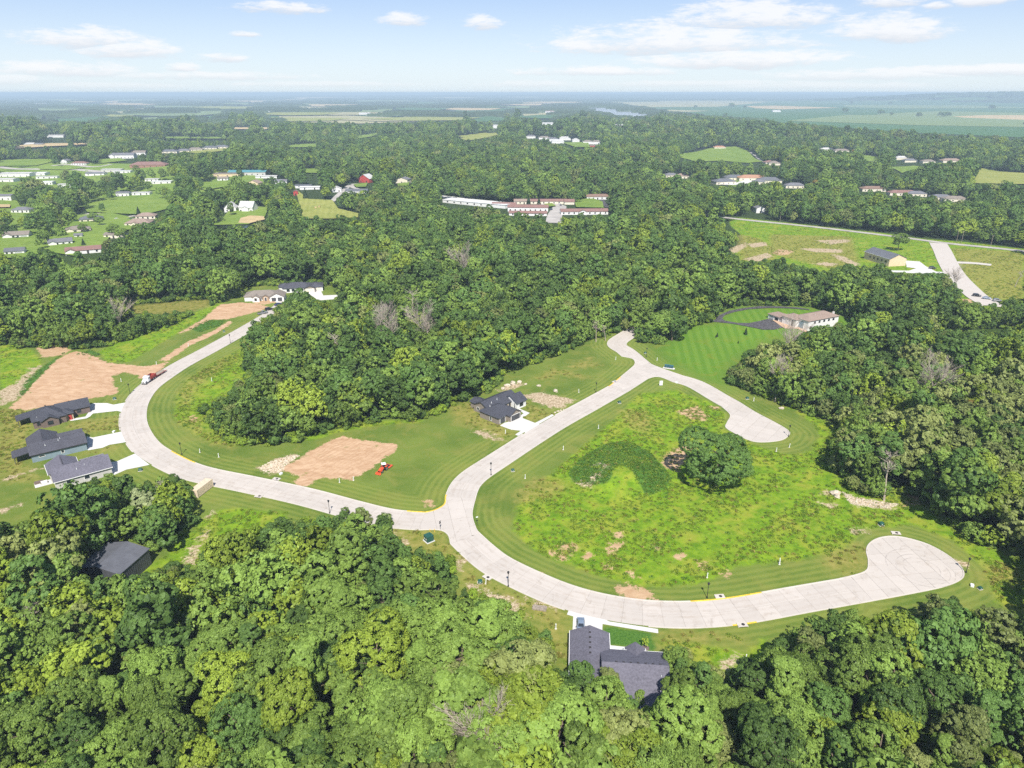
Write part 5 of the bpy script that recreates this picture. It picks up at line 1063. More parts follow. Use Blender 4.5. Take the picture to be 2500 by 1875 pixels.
def trunk_mesh(seed, R, top, bottom, mat, r0=.34):
    rng = random.Random(seed); mb = MB(); p = Vector((0, 0, -.4)); zt = bottom + (top - bottom) * .55; k = 4; pts = [p]
    for i in range(1, k + 1): pts.append(Vector((rng.uniform(-.2, .2) * i, rng.uniform(-.2, .2) * i, -.4 + (zt + .4) * i / k)))
    for i in range(k): mb.tube(pts[i], pts[i + 1], r0 * (1 - .18 * i), r0 * (1 - .18 * (i + 1)), 7, False)
    for i in range(7):
        a = 6.28 * i / 7 + rng.uniform(-.3, .3); b = pts[rng.choice((2, 3, 4))]
        e = b + Vector((math.cos(a) * R * .6, math.sin(a) * R * .6, (top - bottom) * rng.uniform(.12, .35))); mid = b.lerp(e, .5) + Vector((0, 0, rng.uniform(-.3, .5)))
        mb.tube(b, mid, .15, .1, 5, False); mb.tube(mid, e, .1, .04, 5, False)
    return mb.mesh('trunk', mat)
def dead_mesh(seed, h, mat, r0=.26, spread=.55, levels=4, sub=3):
    rng = random.Random(seed); mb = MB()
    def grow(p, d, L, r, lv):
        n = 3; q = p
        for i in range(n):
            d2 = (d + Vector((rng.uniform(-.16, .16), rng.uniform(-.16, .16), rng.uniform(-.05, .1)))).normalized(); e = q + d2 * (L / n)
            mb.tube(q, e, r * (1 - .22 * i), r * (1 - .22 * (i + 1)), 5 if lv < 3 else 4, False)
            if lv < levels and (lv > 0 or i >= 1):
                for _ in range(sub if lv < 2 else 2):
                    a = rng.uniform(0, 6.28); s = rng.uniform(spread * .7, spread * 1.3)
                    side = Vector((math.cos(a), math.sin(a), .15)); nd = (d2 * (1 - s * .5) + side * s).normalized()
                    grow(e, nd, L * rng.uniform(.42, .62), max(.018, r * .45), lv + 1)
            q = e; d = d2
        return q
    grow(Vector((0, 0, -.3)), Vector((rng.uniform(-.1, .1), rng.uniform(-.1, .1), 1)).normalized(), h * .72, r0, 0)
    return mb.mesh('branches', mat)
KINDS = {   # material, phrase, shapes (R, top, bottom, lobes, spread)
 'deep': ('leaf_deep', 'deep green broadleaf tree', [(6.2, 15.5, 3.2, 9, .55), (5.4, 16.5, 3.4, 7, .50), (6.8, 14.5, 3.0, 11, .60), (3.9, 16.5, 3.0, 6, .45)]),
 'mid': ('leaf_mid', 'mid green broadleaf tree', [(6.0, 15.0, 3.2, 9, .55), (5.2, 16.8, 3.6, 7, .48), (6.6, 14.0, 2.8, 10, .60), (7.6, 13.0, 2.6, 12, .66), (3.8, 15.5, 2.6, 6, .45)]),
 'yellow': ('leaf_yellow', 'yellow green broadleaf tree', [(5.8, 14.5, 2.8, 8, .55), (6.4, 15.2, 3.0, 10, .58)]),
 'olive': ('leaf_olive', 'dull olive green broadleaf tree', [(6.0, 15.0, 3.0, 9, .56), (5.3, 16.2, 3.4, 8, .50), (7.2, 13.6, 2.8, 11, .64)]),
 'pale': ('leaf_pale', 'pale silvery leaved tree', [(4.2, 13.5, 3.0, 8, .5)]),
 'brown': ('leaf_brown', 'browning leaved tree', [(3.6, 12.5, 3.0, 7, .5)])}
PROTO = []; LOD = []
lodcol = bpy.data.collections.new('woodland_sources')
for kn, (mt, ph, shapes) in KINDS.items():
    for j, (R, top, bot, lb, sp) in enumerate(shapes):
        sd = 11 * len(PROTO) + 5
        big = kn in ('deep', 'mid', 'yellow', 'olive')
        PROTO.append(dict(kind=kn, R=R, top=top, crown=crown_mesh(sd, 'crown', M[mt], R, top, bot, lb, 520 if big else 300, 40, .205, (.36, .80), sp), trunk=trunk_mesh(sd, R, top, bot, M['bark'])))
        lo = bpy.data.objects.new('lod_%02d' % len(LOD), crown_mesh(sd + 1, 'crown_far', M[mt], R, top, bot, lb, 190, 17, .44, (.5, 1.0), sp)); lodcol.objects.link(lo); LOD.append(lo)
PK = {k: [i for i, p in enumerate(PROTO) if p['kind'] == k] for k in KINDS}

# picture mask of open ground: a tree may stand anywhere its crown leaves these places in view
MS = 3.0; MW, MH = int(2700 / MS), int(1900 / MS)
mx_, my_ = np.meshgrid((np.arange(MW) + .5) * MS - 100, (np.arange(MH) + .5) * MS)
CLEARM = np.zeros((MH, MW), bool)
def burn(poly):
    p = np.asarray(poly, float); lo, hi = p.min(0), p.max(0)
    i0, i1 = max(0, int((lo[0] + 100) / MS) - 1), min(MW, int((hi[0] + 100) / MS) + 2); j0, j1 = max(0, int(lo[1] / MS) - 1), min(MH, int(hi[1] / MS) + 2)
    if i0 < i1 and j0 < j1: CLEARM[j0:j1, i0:i1] |= inside(p, mx_[j0:j1, i0:i1], my_[j0:j1, i0:i1])
for q in CLEARS: burn(q)
for i, (mt, q) in enumerate(FIELDS):
    if q[0] != (0, 560): burn(q)
for q in RIVER: burn(q)
burn(POND)
for w in PAVED:
    x, y, f = project(w[:, 0], w[:, 1], hgt(w[:, 0], w[:, 1]))
    if f.min() > 20 and np.hypot(*w.mean(0)) > 430: burn(np.stack([x, y], 1))
bpy.context.view_layer.update()
FOOT = []; BDEP = np.zeros((MH, MW))
for root, bxs, bys, top in MASK_BOX:
    c, s = math.cos(root.rotation_euler.z), math.sin(root.rotation_euler.z); X0, Y0, Z0 = root.location
    cs = np.array([(X0 + x * c - y * s, Y0 + x * s + y * c) for x in bxs for y in bys]); FOOT.append((cs.mean(0), np.hypot(*(cs - cs.mean(0)).T).max()))
    xx, yy, f = project(np.tile(cs[:, 0], 2), np.tile(cs[:, 1], 2), np.concatenate([np.full(4, Z0), np.full(4, Z0 + top)]))
    R = math.hypot(X0, Y0)
    if R > 430:
        y1 = yy.max() if root.name.startswith('motel') or R < 700 else yy.min() + (yy.max() - yy.min()) * .8
        i0, i1 = max(0, int((xx.min() + 100) / MS)), min(MW, int((xx.max() + 100) / MS) + 1); j0, j1 = max(0, int(yy.min() / MS)), min(MH, int(y1 / MS) + 1)
        if i0 < i1 and j0 < j1: BDEP[j0:j1, i0:i1] = np.maximum(BDEP[j0:j1, i0:i1], R)
TOWN = np.array([(0, 395), (330, 405), (560, 425), (640, 430), (650, 470), (560, 500), (420, 500), (200, 505), (120, 545), (0, 560), (-60, 560), (-60, 395)])
TOWN2 = np.array([(0, 556), (60, 552), (180, 524), (270, 518), (345, 540), (330, 562), (250, 604), (180, 632), (60, 636), (-40, 640), (-40, 556)])
def hides(x, y, r):
    i = ((x + 100) / MS).astype(int); j = (y / MS).astype(int); ok = (i >= 0) & (i < MW) & (j >= 0) & (j < MH)
    q = np.zeros(x.shape, bool); q[ok] = BDEP[j[ok], i[ok]] > r[ok]; return q
def clear_at(x, y):
    i = ((x + 100) / MS).astype(int); j = (y / MS).astype(int); ok = (i >= 0) & (i < MW) & (j >= 0) & (j < MH)
    r = np.zeros(x.shape, bool); r[ok] = CLEARM[j[ok], i[ok]]; return r
rng = np.random.default_rng(2024)
def hexgrid(s, rmin, rmax, amax, jit=.36):
    ys = np.arange(20, rmax, s * .866); P = []
    for k, y in enumerate(ys):
        hw = min(rmax, y * math.tan(amax) + 40); xs = np.arange(-hw, hw, s) + (k % 2) * s / 2; P.append(np.stack([xs, np.full(len(xs), y)], 1))
    P = np.concatenate(P); P += rng.uniform(-jit * s, jit * s, P.shape); r = np.hypot(P[:, 0], P[:, 1])
    return P[(r >= rmin) & (r < rmax)]
def vnoise(x, y, s, seed=0):
    return .5 + .25 * (np.sin(x / s + seed) * np.cos(y / s * 1.13 + 2 * seed) + np.sin((x * .6 - y * .8) / s * 1.7 + 3 * seed) )
def scatter(s, rmin, rmax, scale0, hidden_ok=False, shrink=.86):
    P = hexgrid(s, rmin, rmax, math.radians(39)); x, y = P[:, 0], P[:, 1]; n = len(P)
    z = hgt(x, y)
    sc = scale0 * rng.uniform(.60, 1.28, n) * (.84 + .32 * vnoise(x, y, 34, 1.7)); sc[rng.random(n) < .07] *= 1.22
    keep = rng.random(n) > .05
    R, top, bot = 5.9 * sc, 15.3 * sc, 3.0 * sc
    bx, by, f = project(x, y, z); pxm = F / f; rad = np.hypot(x, y); sd = CH / np.hypot(rad, CH)
    keep &= ~clear_at(bx, by)
    for zz, k in ((.97, .35), (.85, .72), (.62, .92), (.42, .9), (.25, .6)):
        cx, cy_, cf = project(x, y, z + top * zz)
        for a in np.linspace(-1, 1, 5):
            keep &= ~clear_at(cx + a * R * k * pxm * shrink, cy_)
            if rmax > 420: keep &= ~hides(cx + a * R * k * pxm * shrink, cy_, rad)
        # width in depth shows above and below too
        keep &= ~clear_at(cx, cy_ + R * k * pxm * sd * .75); keep &= ~clear_at(cx, cy_ - R * k * pxm * sd * .75)
    inT = inside(TOWN, bx, by); keep &= ~(inT & (rng.random(n) < .38)); keep &= ~(inside(TOWN2, bx, by) & (rng.random(n) < .72))
    for c, r in FOOT:
        keep &= np.hypot(x - c[0], y - c[1]) > r * .75 + 1.5
    return x[keep], y[keep], z[keep], sc[keep], bx[keep], by[keep]
def pick_kind(x, y, bx, by):
    n = len(x); u = rng.random(n); v = vnoise(x, y, 23, .6); out = np.empty(n, object)
    r = np.hypot(x, y)
    for i in range(n):
        if r[i] > 330: w = (.46, .36, .08, .09, .0, .01)
        elif by[i] > 1420 and bx[i] < 1350: w = (.22, .54, .13, .07, .02, .02)
        elif by[i] > 1420: w = (.24, .48, .11, .16, .0, .01)
        elif bx[i] > 1700: w = (.30, .28, .10, .30, .01, .01)
        elif bx[i] < 520 and by[i] > 1150: w = (.38, .32, .14, .05, .08, .03)
        else: w = (.52, .32, .09, .06, .0, .01)
        t_ = np.cumsum(w); k = int(np.searchsorted(t_, np.clip(u[i] * .9 + v[i] * .1, 0, .999) * t_[-1])); out[i] = list(KINDS)[min(k, 5)]
    return out
parts = [scatter(6.4, 62, 340, .93), scatter(7.8, 340, 900, 1.0), scatter(10.5, 900, 1900, 1.2, shrink=.7), scatter(17.0, 1900, 3300, 1.85, shrink=.5)]
def fill(s, rmax, scale0, gap):
    q = scatter(s, 62, rmax, scale0, shrink=.8); ex = np.concatenate([a[0] for a in parts]); ey = np.concatenate([a[1] for a in parts]); er = np.concatenate([a[3] for a in parts]) * 5.9
    m_ = np.hypot(ex, ey) < rmax + 30; ex, ey, er = ex[m_], ey[m_], er[m_]
    ok = np.array([not (np.hypot(ex - a, ey - b) < er * gap + c * 5.9 * .35).any() for a, b, c in zip(q[0], q[1], q[3])])
    return tuple(a[ok] for a in q)
parts.append(fill(4.2, 430, .58, .62)); parts.append(fill(3.0, 430, .36, .6))
TX, TY, TZ, TS, TBX, TBY = (np.concatenate([p[i] for p in parts]) for i in range(6))
TK = pick_kind(TX, TY, TBX, TBY); TD = np.hypot(np.hypot(TX, TY), CH)
TP = np.array([PK[k][rng.integers(len(PK[k]))] for k in TK]); TR = rng.uniform(0, 6.28, len(TX)); TH = TS * rng.uniform(.88, 1.16, len(TX))
PRR = np.array([min(1.0, 6.0 / q['R']) for q in PROTO]); TS = TS * PRR[TP]
inframe = (TBX > -40) & (TBX < 2540) & (TBY < 2010)
order = np.argsort(np.where(inframe, TD, 1e9)); N_IND = 300
IND = order[:N_IND]
def wood_of(bx, by):
    if by > 1400:
        if bx < 420: return 'in the wood around the steel barn'
        if bx < 1330: return 'in the wood below the street junction'
        if bx < 1660: return 'around the house with the parked sedan'
        return 'in the wood below the lower turning circle'
    if bx < 620 and by > 1150: return 'in the wood between barn and beige container'
    if bx > 1700 and by > 1240: return 'in the wood above the lower turning circle'
    if bx > 1700: return 'in the wood between the turning circles'
    if by > 780 and bx < 1480: return 'in the wood enclosed by the street loop'
    return 'in the wood behind the street loop'
def plant(pi, loc, rz, sx, sz, label, group, name='broadleaf_tree', cat='tree'):
    r = empty(name, loc, rz); r.scale = (sx, sx, sz); tag(r, label, cat, group)
    link('trunk', PROTO[pi]['trunk'], r); link('crown', PROTO[pi]['crown'], r); return r
for i in IND:
    wd = wood_of(TBX[i], TBY[i]); ph = KINDS[TK[i]][1]
    ed = clear_at(TBX[i] + np.array([-55, 55, 0, 0, -35, 35.]), TBY[i] + np.array([0, 0, 45, -95, -60, -60.])).any()
    wd = ('on the edge of ' + wd[3:] if ed else wd) if wd.startswith('in ') else wd
    ph = ('big ' if TS[i] > 1.02 else 'young ' if TS[i] < .62 else 'slim ' if TS[i] < .82 else '') + ph
    plant(TP[i], (TX[i], TY[i], TZ[i]), TR[i], TS[i], TH[i], ph + ' ' + wd, ph + 's ' + wd)
# single trees that stand out
def lone(px, py, kind, sx, sz, label, var=0):
    p = G(px, py); return plant(PK[kind][var % len(PK[kind])], p.tolist(), px * .37, sx, sz, label, None)
PROTO.append(dict(kind='oak', R=10.8, top=17.6, crown=crown_mesh(901, 'crown', M['leaf_deep'], 10.8, 17.6, 2.6, 14, 1100, 44, .22, (.24, .5), .58), trunk=trunk_mesh(901, 10.8, 17.6, 2.6, M['bark'], .5))); PK['oak'] = [len(PROTO) - 1]
lone(1748, 1188, 'oak', 1.0, 1.0, 'large spreading round oak standing alone on the rough island')
lone(2192, 612, 'mid', 1.05, .95, 'round tree alone behind the tan gabled building')
lone(250, 518, 'deep', .55, .6, 'small round tree alone at the foot of the mown meadow')
lone(540, 415, 'mid', .9, .95, 'bushy tree beside the white cottage near the teal hall', 1); lone(590, 448, 'deep', .9, 1.15, 'tall oval tree in front of the teal roofed hall', 1)
lone(1640, 832, 'deep', 1.12, 1.0, 'broad dark tree leaning over the top of the street', 2); lone(1606, 836, 'mid', 1.02, 1.0, 'tree shading the top of the street with its shadow')
lone(565, 528, 'mid', .8, .8, 'tree standing before the white house above the pond', 1)
for (x, y, s) in ((230, 545, .7), (245, 552, .6), (205, 570, .6), (112, 600, .9), (280, 580, .8), (300, 590, .8)):
    p = G(x, y); plant(PK['mid'][0], p.tolist(), x, s, s, 'yard tree on the lawns along the winding town street', 'yard trees along the town street')
for (x, y, s) in Q('r', (240, 108), (455, 106), (536, 108), (1136, 136), (1350, 148), (1580, 162), (2015, 118), (1410, 88), (1176, 86), (420, 162)) and [(q[0], q[1], k) for q, k in zip(Q('r', (240, 108), (455, 106), (536, 108), (1136, 138), (1350, 148), (1580, 163), (2015, 118), (1410, 88), (1176, 86), (420, 162), (1415, 152)), (1.6, 2.6, 1.6, 2.2, 2.0, 1.6, 2.4, 2.2, 2.2, 1.4, 1.2))]:
    p = G(x, y); plant(PK['deep'][2], p.tolist(), x, s * 1.3, s, 'dark tree standing alone in the flat valley crops', 'lone trees in the valley crops')
for q in Q('r', (1712, 160), (1732, 162), (1752, 160)):
    p = G(*q); plant(PK['deep'][2], p.tolist(), q[0], 2.1, 1.7, 'dark tree in the small clump amid the valley crops', 'clump of trees in the valley crops')
# dead trees
def snag_mesh(seed, h, mat):
    g = random.Random(seed); mb = MB(); q = Vector((0, 0, -.3)); d = Vector((.03, .02, 1)); pts = [q]
    for i in range(6):
        d = (d + Vector((g.uniform(-.06, .06), g.uniform(-.06, .06), 0))).normalized(); q = q + d * h / 6; pts.append(q)
    for i in range(6): mb.tube(pts[i], pts[i + 1], .26 * (1 - i / 7), .26 * (1 - (i + 1) / 7), 6, False)
    for k in range(22):
        s = g.uniform(.52, 1.0); i = min(5, int(s * 6)); b = pts[i].lerp(pts[i + 1], s * 6 - i); a = g.uniform(0, 6.28); L = h * (.32 - .2 * (s - .5)) * g.uniform(.6, 1)
        e = b + Vector((math.cos(a), math.sin(a), g.uniform(.25, .8))) * L * .7; mb.tube(b, e, .07, .03, 4, False)
        for _ in range(4):
            f_ = b.lerp(e, g.uniform(.4, 1)); mb.tube(f_, f_ + Vector((g.uniform(-1, 1), g.uniform(-1, 1), g.uniform(0, .9))) * L * .4, .03, .012, 3, False)
    return mb.mesh('branches', mat)
DEADM = [snag_mesh(3, 13, M['bark_pale']), dead_mesh(8, 13, M['bark_pale'], .2, .45), snag_mesh(15, 11, M['bark_pale'])]
def dead(px, py, s, v, label, tilt=(0, 0)):
    p = G(px, py); r = empty('dead_tree', p.tolist(), px * .7); r.rotation_euler[0], r.rotation_euler[1] = tilt; r.scale = (s, s, s); tag(r, label, 'dead tree'); link('branches', DEADM[v], r)
dead(2158, 1222, 1.3, 0, 'tall bare grey tree leaning by the rubble bank', (0, .1)); dead(1892, 980, 1.15, 1, 'bare forked tree at the lawn edge near the upper turning circle')
dead(2244, 1222, .8, 2, 'short slanting bare trunk beside the rubble bank', (0, .5)); dead(1240, 1905, 1.25, 1, 'bare white branched tree in the wood below the junction'); dead(1150, 1880, .9, 2, 'thin bare tree with sparse brown twigs in the lower wood')
dead(403, 1225, .75, 2, 'bare twiggy tree near the beige container'); dead(1455, 835, .85, 0, 'bare trunk in the wood edge beside the street top'); dead(1478, 832, .8, 2, 'second bare trunk in the wood edge beside the street top')
dead(960, 880, 1.65, 1, 'bare grey crown rising from the wood inside the loop'); dead(935, 850, 1.6, 0, 'bare spreading tree in the middle of the loop wood'); dead(1060, 870, 1.6, 1, 'bare grey tree in the wood behind the middle house'); dead(285, 825, 1.25, 1, 'bare tree in the hedge wood by the dirt lot')
dead(1010, 812, 1.75, 0, 'tall bare snag standing above the wood behind the loop'); dead(1150, 700, 1.7, 1, 'grey bare crown far back in the wood behind the loop'); dead(840, 905, 1.6, 2, 'thin grey snag in the front of the loop wood'); dead(1900, 900, 1.5, 1, 'grey bare crown in the wood between the turning circles'); dead(2230, 1010, 1.6, 1, 'pale bare crown deep in the wood between the turning circles')
dead(2335, 718, 1.1, 1, 'bare thin tree overhanging the concrete side street'); dead(2478, 700, 1.0, 2, 'bare tree alone in the rough grass by the side street'); dead(90, 1560, 1.0, 2, 'bare stem in the wood beside the steel barn')
# conifers
def conifer_mesh(seed, R, H, n=900):
    g = np.random.default_rng(seed); h = g.random(n) ** .8; a = g.uniform(0, 6.28, n); r = R * (1 - h) * g.uniform(.55, 1, n) + .05
    pos = np.stack([r * np.cos(a), r * np.sin(a), .2 + h * H], 1); nr = np.stack([np.cos(a), np.sin(a), np.full(n, .5)], 1) + rand_dirs(g, n) * .4; nr /= np.linalg.norm(nr, axis=1)[:, None]
    return leaf_cards(g, pos, nr, g.uniform(.1, .22, n) * (H / 3) ** .5, g.random(n), 'crown', M['leaf_conifer'])
CONI = [conifer_mesh(4, .8, 2.6), conifer_mesh(9, 2.4, 7.0, 1600)]
CTR = MB().tube((0, 0, -.2), (0, 0, 1.4), .09, .05, 6).mesh('trunk', M['bark'])
def conifer(px, py, v, s, label, group=None):
    r = empty('evergreen_tree', G(px, py).tolist(), px); r.scale = (s, s, s); tag(r, label, 'evergreen', group); link('trunk', CTR, r); link('crown', CONI[v], r)
for q, s in zip(Q('w', (40, 345), (300, 325), (232, 405), (28, 352)), (.8, 1.25, .5, .5)): conifer(*q, 0, s, 'young dark evergreen on the striped lawn of the white house', 'young evergreens on the striped lawn')
conifer(*Q('p', (1026, 412))[0], 1, 1.25, 'pointed evergreen at the corner of the mown meadow'); conifer(*Q('o', (575, 220))[0], 1, 1.6, 'broad evergreen at the top of the hay meadow'); conifer(*Q('p', (620, 640))[0], 1, .9, 'dark evergreen beside the long red brown roof'); conifer(*Q('q', (665, 142))[0], 1, 1.3, 'dark evergreen before the back motel wing'); conifer(*Q('q', (738, 146))[0], 1, 1.2, 'second dark evergreen in the motel forecourt')
conifer(*Q('p', (425, 572))[0], 1, .8, 'dark evergreen on the lawn behind the grey roofed white house')
sp = empty('sapling', G(*Q('e', (752, 372))[0]).tolist()); tag(sp, 'small yellow green sapling in a mulch ring by the front lawn', 'sapling')
link('trunk', CTR, sp); link('crown', crown_mesh(77, 'crown', M['leaf_yellow'], 1.0, 2.9, .9, 5, 40, 30, .12, (.5, 1.0)), sp); MB().lathe((0, 0, 0), [(.9, .0), (.85, .07), (.1, .1)], 14).build('mulch_ring', M['wall_brown'], sp)

# the rest of the woodland, one mass
def gn_scatter(name, pts, rot, scl, idx, coll, label, cat):
    me = bpy.data.meshes.new(name); me.vertices.add(len(pts)); me.vertices.foreach_set('co', np.asarray(pts, np.float32).ravel())
    for nm, ty, val in (('rot', 'FLOAT_VECTOR', rot), ('scl', 'FLOAT_VECTOR', scl)):
        a = me.attributes.new(nm, ty, 'POINT'); a.data.foreach_set('vector', np.asarray(val, np.float32).ravel())
    a = me.attributes.new('idx', 'INT', 'POINT'); a.data.foreach_set('value', np.asarray(idx, np.int32))
    o = link(name, me); tag(o, label, cat, kind='stuff')
    ng = bpy.data.node_groups.new(name + '_nodes', 'GeometryNodeTree')
    ng.interface.new_socket('Geometry', in_out='INPUT', socket_type='NodeSocketGeometry'); ng.interface.new_socket('Geometry', in_out='OUTPUT', socket_type='NodeSocketGeometry')
    n = ng.nodes; gi, go = n.new('NodeGroupInput'), n.new('NodeGroupOutput'); ci = n.new('GeometryNodeCollectionInfo'); ci.inputs['Collection'].default_value = coll
    ci.inputs['Separate Children'].default_value = True; ci.inputs['Reset Children'].default_value = True
    ip = n.new('GeometryNodeInstanceOnPoints'); ip.inputs['Pick Instance'].default_value = True
    L = ng.links.new; L(gi.outputs[0], ip.inputs['Points']); L(ci.outputs[0], ip.inputs['Instance'])
    def named(nm, ty):
        q = n.new('GeometryNodeInputNamedAttribute'); q.data_type = ty; q.inputs['Name'].default_value = nm; return q.outputs[0]
    L(named('idx', 'INT'), ip.inputs['Instance Index'])
    er = n.new('FunctionNodeEulerToRotation'); L(named('rot', 'FLOAT_VECTOR'), er.inputs[0]); L(er.outputs[0], ip.inputs['Rotation'])
    L(named('scl', 'FLOAT_VECTOR'), ip.inputs['Scale']); L(ip.outputs[0], go.inputs[0])
    md = o.modifiers.new('scatter', 'NODES'); md.node_group = ng; return o
rest = np.setdiff1d(np.arange(len(TX)), IND); zr = np.zeros(len(rest))
gn_scatter('woodland', np.stack([TX[rest], TY[rest], TZ[rest]], 1), np.stack([zr, zr, TR[rest]], 1), np.stack([TS[rest], TS[rest], TH[rest]], 1), TP[rest], lodcol, 'dense green woodland spreading from behind the loop to the river valley', 'woodland')

# shrubs and undergrowth along the wood edges
shcol = bpy.data.collections.new('undergrowth_sources')
for j, (mt, R, tp) in enumerate((('leaf_shrub', 1.7, 2.6), ('leaf_mid', 1.9, 3.2), ('leaf_yellow', 1.5, 2.2), ('leaf_deep', 2.0, 3.6))):
    o = bpy.data.objects.new('shrub_%d' % j, crown_mesh(200 + j, 'shrub', M[mt], R, tp, .1, 6, 60, 34, .17, (1.2, 2.2))); shcol.objects.link(o)
near = np.zeros_like(CLEARM); k = 5
for dj in range(-k, k + 1):
    for di in range(-k, k + 1): near |= np.roll(np.roll(CLEARM, dj, 0), di, 1)
P = hexgrid(2.3, 70, 560, math.radians(38)); z = hgt(P[:, 0], P[:, 1]); bx, by, f = project(P[:, 0], P[:, 1], z)
i = ((bx + 100) / MS).astype(int); j = (by / MS).astype(int); ok = (i >= 0) & (i < MW) & (j >= 0) & (j < MH); e = np.zeros(len(P), bool); e[ok] = near[j[ok], i[ok]]
ok &= e & ~clear_at(bx, by) & ~clear_at(bx, by - 2.0 * F / f * .7)
for c, r in FOOT: ok &= np.hypot(P[:, 0] - c[0], P[:, 1] - c[1]) > r * .8 + 1.5
ok &= rng.random(len(P)) < .75
P, z = P[ok], z[ok]; n = len(P); s = rng.uniform(.5, 1.15, n)
gn_scatter('undergrowth', np.column_stack([P, z]), np.column_stack([np.zeros(n), np.zeros(n), rng.uniform(0, 6.28, n)]), np.column_stack([s, s, s * rng.uniform(.7, 1.2, n)]), rng.integers(0, 4, n), shcol, 'shrubs and undergrowth along the wood edges', 'undergrowth')

# rough weeds and tall grass
wdcol = bpy.data.collections.new('weed_sources')
def weed_mesh(seed, mat, n=26, r=.55, h=.55, leaf=.13):
    g = np.random.default_rng(seed); a = g.uniform(0, 6.28, n); q = r * np.sqrt(g.random(n)); z = h * g.random(n) * (1 - .6 * q / r)
    pos = np.stack([q * np.cos(a), q * np.sin(a), z + .03], 1); nr = rand_dirs(g, n); nr[:, 2] = np.abs(nr[:, 2]) + .4; nr /= np.linalg.norm(nr, axis=1)[:, None]
    return leaf_cards(g, pos, nr, leaf * g.uniform(.6, 1.5, n), g.random(n), 'weed', mat)
for j, (mt, h) in enumerate((('leaf_weed', .5), ('leaf_weed', .35), ('leaf_dark_weed', .45), ('leaf_dark_weed', .35), ('leaf_straw', .4))):
    o = bpy.data.objects.new('weed_%d' % j, weed_mesh(300 + j, M[mt], h=h)); wdcol.objects.link(o)
WPTS = []; WI = []
def in_any(polys, x, y):
    r = np.zeros(x.shape, bool)
    for p in polys: r |= inside(p, x, y)
    return r
for name, dens, choices, wts in (('wild', 1.0, (0, 1, 2, 4), (.42, .33, .12, .13)), ('rich', 2.2, (2, 3, 0), (.45, .40, .15)), ('dry', .45, (4, 1), (.6, .4))):
    for pi_, p in enumerate(REGW[name]):
        if name == 'rich' and pi_ == 4: continue
        ar = .5 * abs(np.dot(p[:, 0], np.roll(p[:, 1], 1)) - np.dot(p[:, 1], np.roll(p[:, 0], 1)))
        n = int(min(ar, 16000) * dens * (1.0 if np.hypot(*p.mean(0)) < 330 else .35)); lo, hi = p.min(0), p.max(0)
        m_ = int(n * (hi - lo).prod() / max(ar, 1)); x, y = rng.uniform(lo[0], hi[0], m_), rng.uniform(lo[1], hi[1], m_); k = inside(p, x, y)
        x, y = x[k], y[k]
        if name != 'rich':
            v = vnoise(x, y, 4.3, 2.2) + vnoise(x, y, 11, .3); k = rng.random(len(x)) < np.clip((v - .55) * 1.3, .12, 1); x, y = x[k], y[k]
            k = ~in_any(REGW['dirt'], x, y) & ~(in_any(REGW['pale'], x, y) & (rng.random(len(x)) < .7)); x, y = x[k], y[k]
        k = ~in_any(PAVED, x, y); x, y = x[k], y[k]
        WPTS.append(np.column_stack([x, y, hgt(x, y)])); WI.append(rng.choice(choices, len(x), p=np.array(wts) / sum(wts)))
WPTS = np.concatenate(WPTS); WI = np.concatenate(WI); n = len(WPTS); s = rng.uniform(.55, 1.35, n)
gn_scatter('tall_grass', WPTS, np.column_stack([np.zeros(n), np.zeros(n), rng.uniform(0, 6.28, n)]), np.column_stack([s, s, s]), WI, wdcol, 'rough weeds and tall grass on the unmown ground', 'grass')
print('TREES', len(TX), 'shrubs', len(P), 'weeds', n)

# far woods out to the horizon: lumpy canopy masses
fwcol = bpy.data.collections.new('far_wood_sources')
def canopy_pad(seed, mat, w=150, d=90, n=46, m=30):
    g = np.random.default_rng(seed); X, Y = np.meshgrid(np.linspace(-1, 1, n), np.linspace(-1, 1, m))
    r = np.sqrt(X ** 2 + Y ** 2 * 1.0) + .18 * np.sin(np.arctan2(Y, X) * 3 + seed) + .1 * np.sin(np.arctan2(Y, X) * 7 + seed * 2)
    hh = np.clip((1.0 - r) * 5, -.4, 1); Z = np.where(hh > 0, 4 + 13 * g.random((m, n)), 9) * np.clip(hh, -.1, 1)
    V = np.stack([X * w / 2 + g.uniform(-1, 1, (m, n)) * 1.5, Y * d / 2 + g.uniform(-1, 1, (m, n)) * 1.2, Z], -1).reshape(-1, 3)
    q = (np.arange(m - 1)[:, None] * n + np.arange(n - 1)[None]).ravel(); Q_ = np.stack([q, q + 1, q + n + 1, q + n], 1)
    keep = (hh.ravel()[Q_] > -.05).any(1); Q_ = Q_[keep]
    return np_mesh('canopy', V, Q_, (mat,), {'tone': ('FACE', g.random(len(Q_)))})
for j, mt in enumerate(('leaf_far_shaded', 'leaf_far_shaded', 'leaf_far_shaded', 'leaf_far_shaded')):
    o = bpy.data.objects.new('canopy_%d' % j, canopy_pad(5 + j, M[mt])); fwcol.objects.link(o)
pp, ss = [], []
for (s, r0, r1, k) in ((95, 3200, 6500, 1.5), (300, 6500, 14000, 3.2), (800, 14000, 42000, 8.0)):
    P = hexgrid(s, r0, r1, math.radians(40)); x, y = P[:, 0], P[:, 1]; z = hgt(x, y); bx, by, f = project(x, y, z)
    ok = ~clear_at(bx, by) & ~clear_at(bx, by - 12 * F / f) & ~clear_at(bx - 35 * k * F / f, by) & ~clear_at(bx + 35 * k * F / f, by)
    ok &= (vnoise(x, y, 700, .8) + rng.uniform(-.25, .25, len(x)) > .22) 
    x, y, z = x[ok], y[ok], z[ok]; pp.append(np.column_stack([x, y, z])); ss.append(np.column_stack([np.full(len(x), k) * rng.uniform(.8, 1.3, len(x)), np.full(len(x), k) * rng.uniform(.7, 1.2, len(x)), rng.uniform(.8, 1.3, len(x))]))
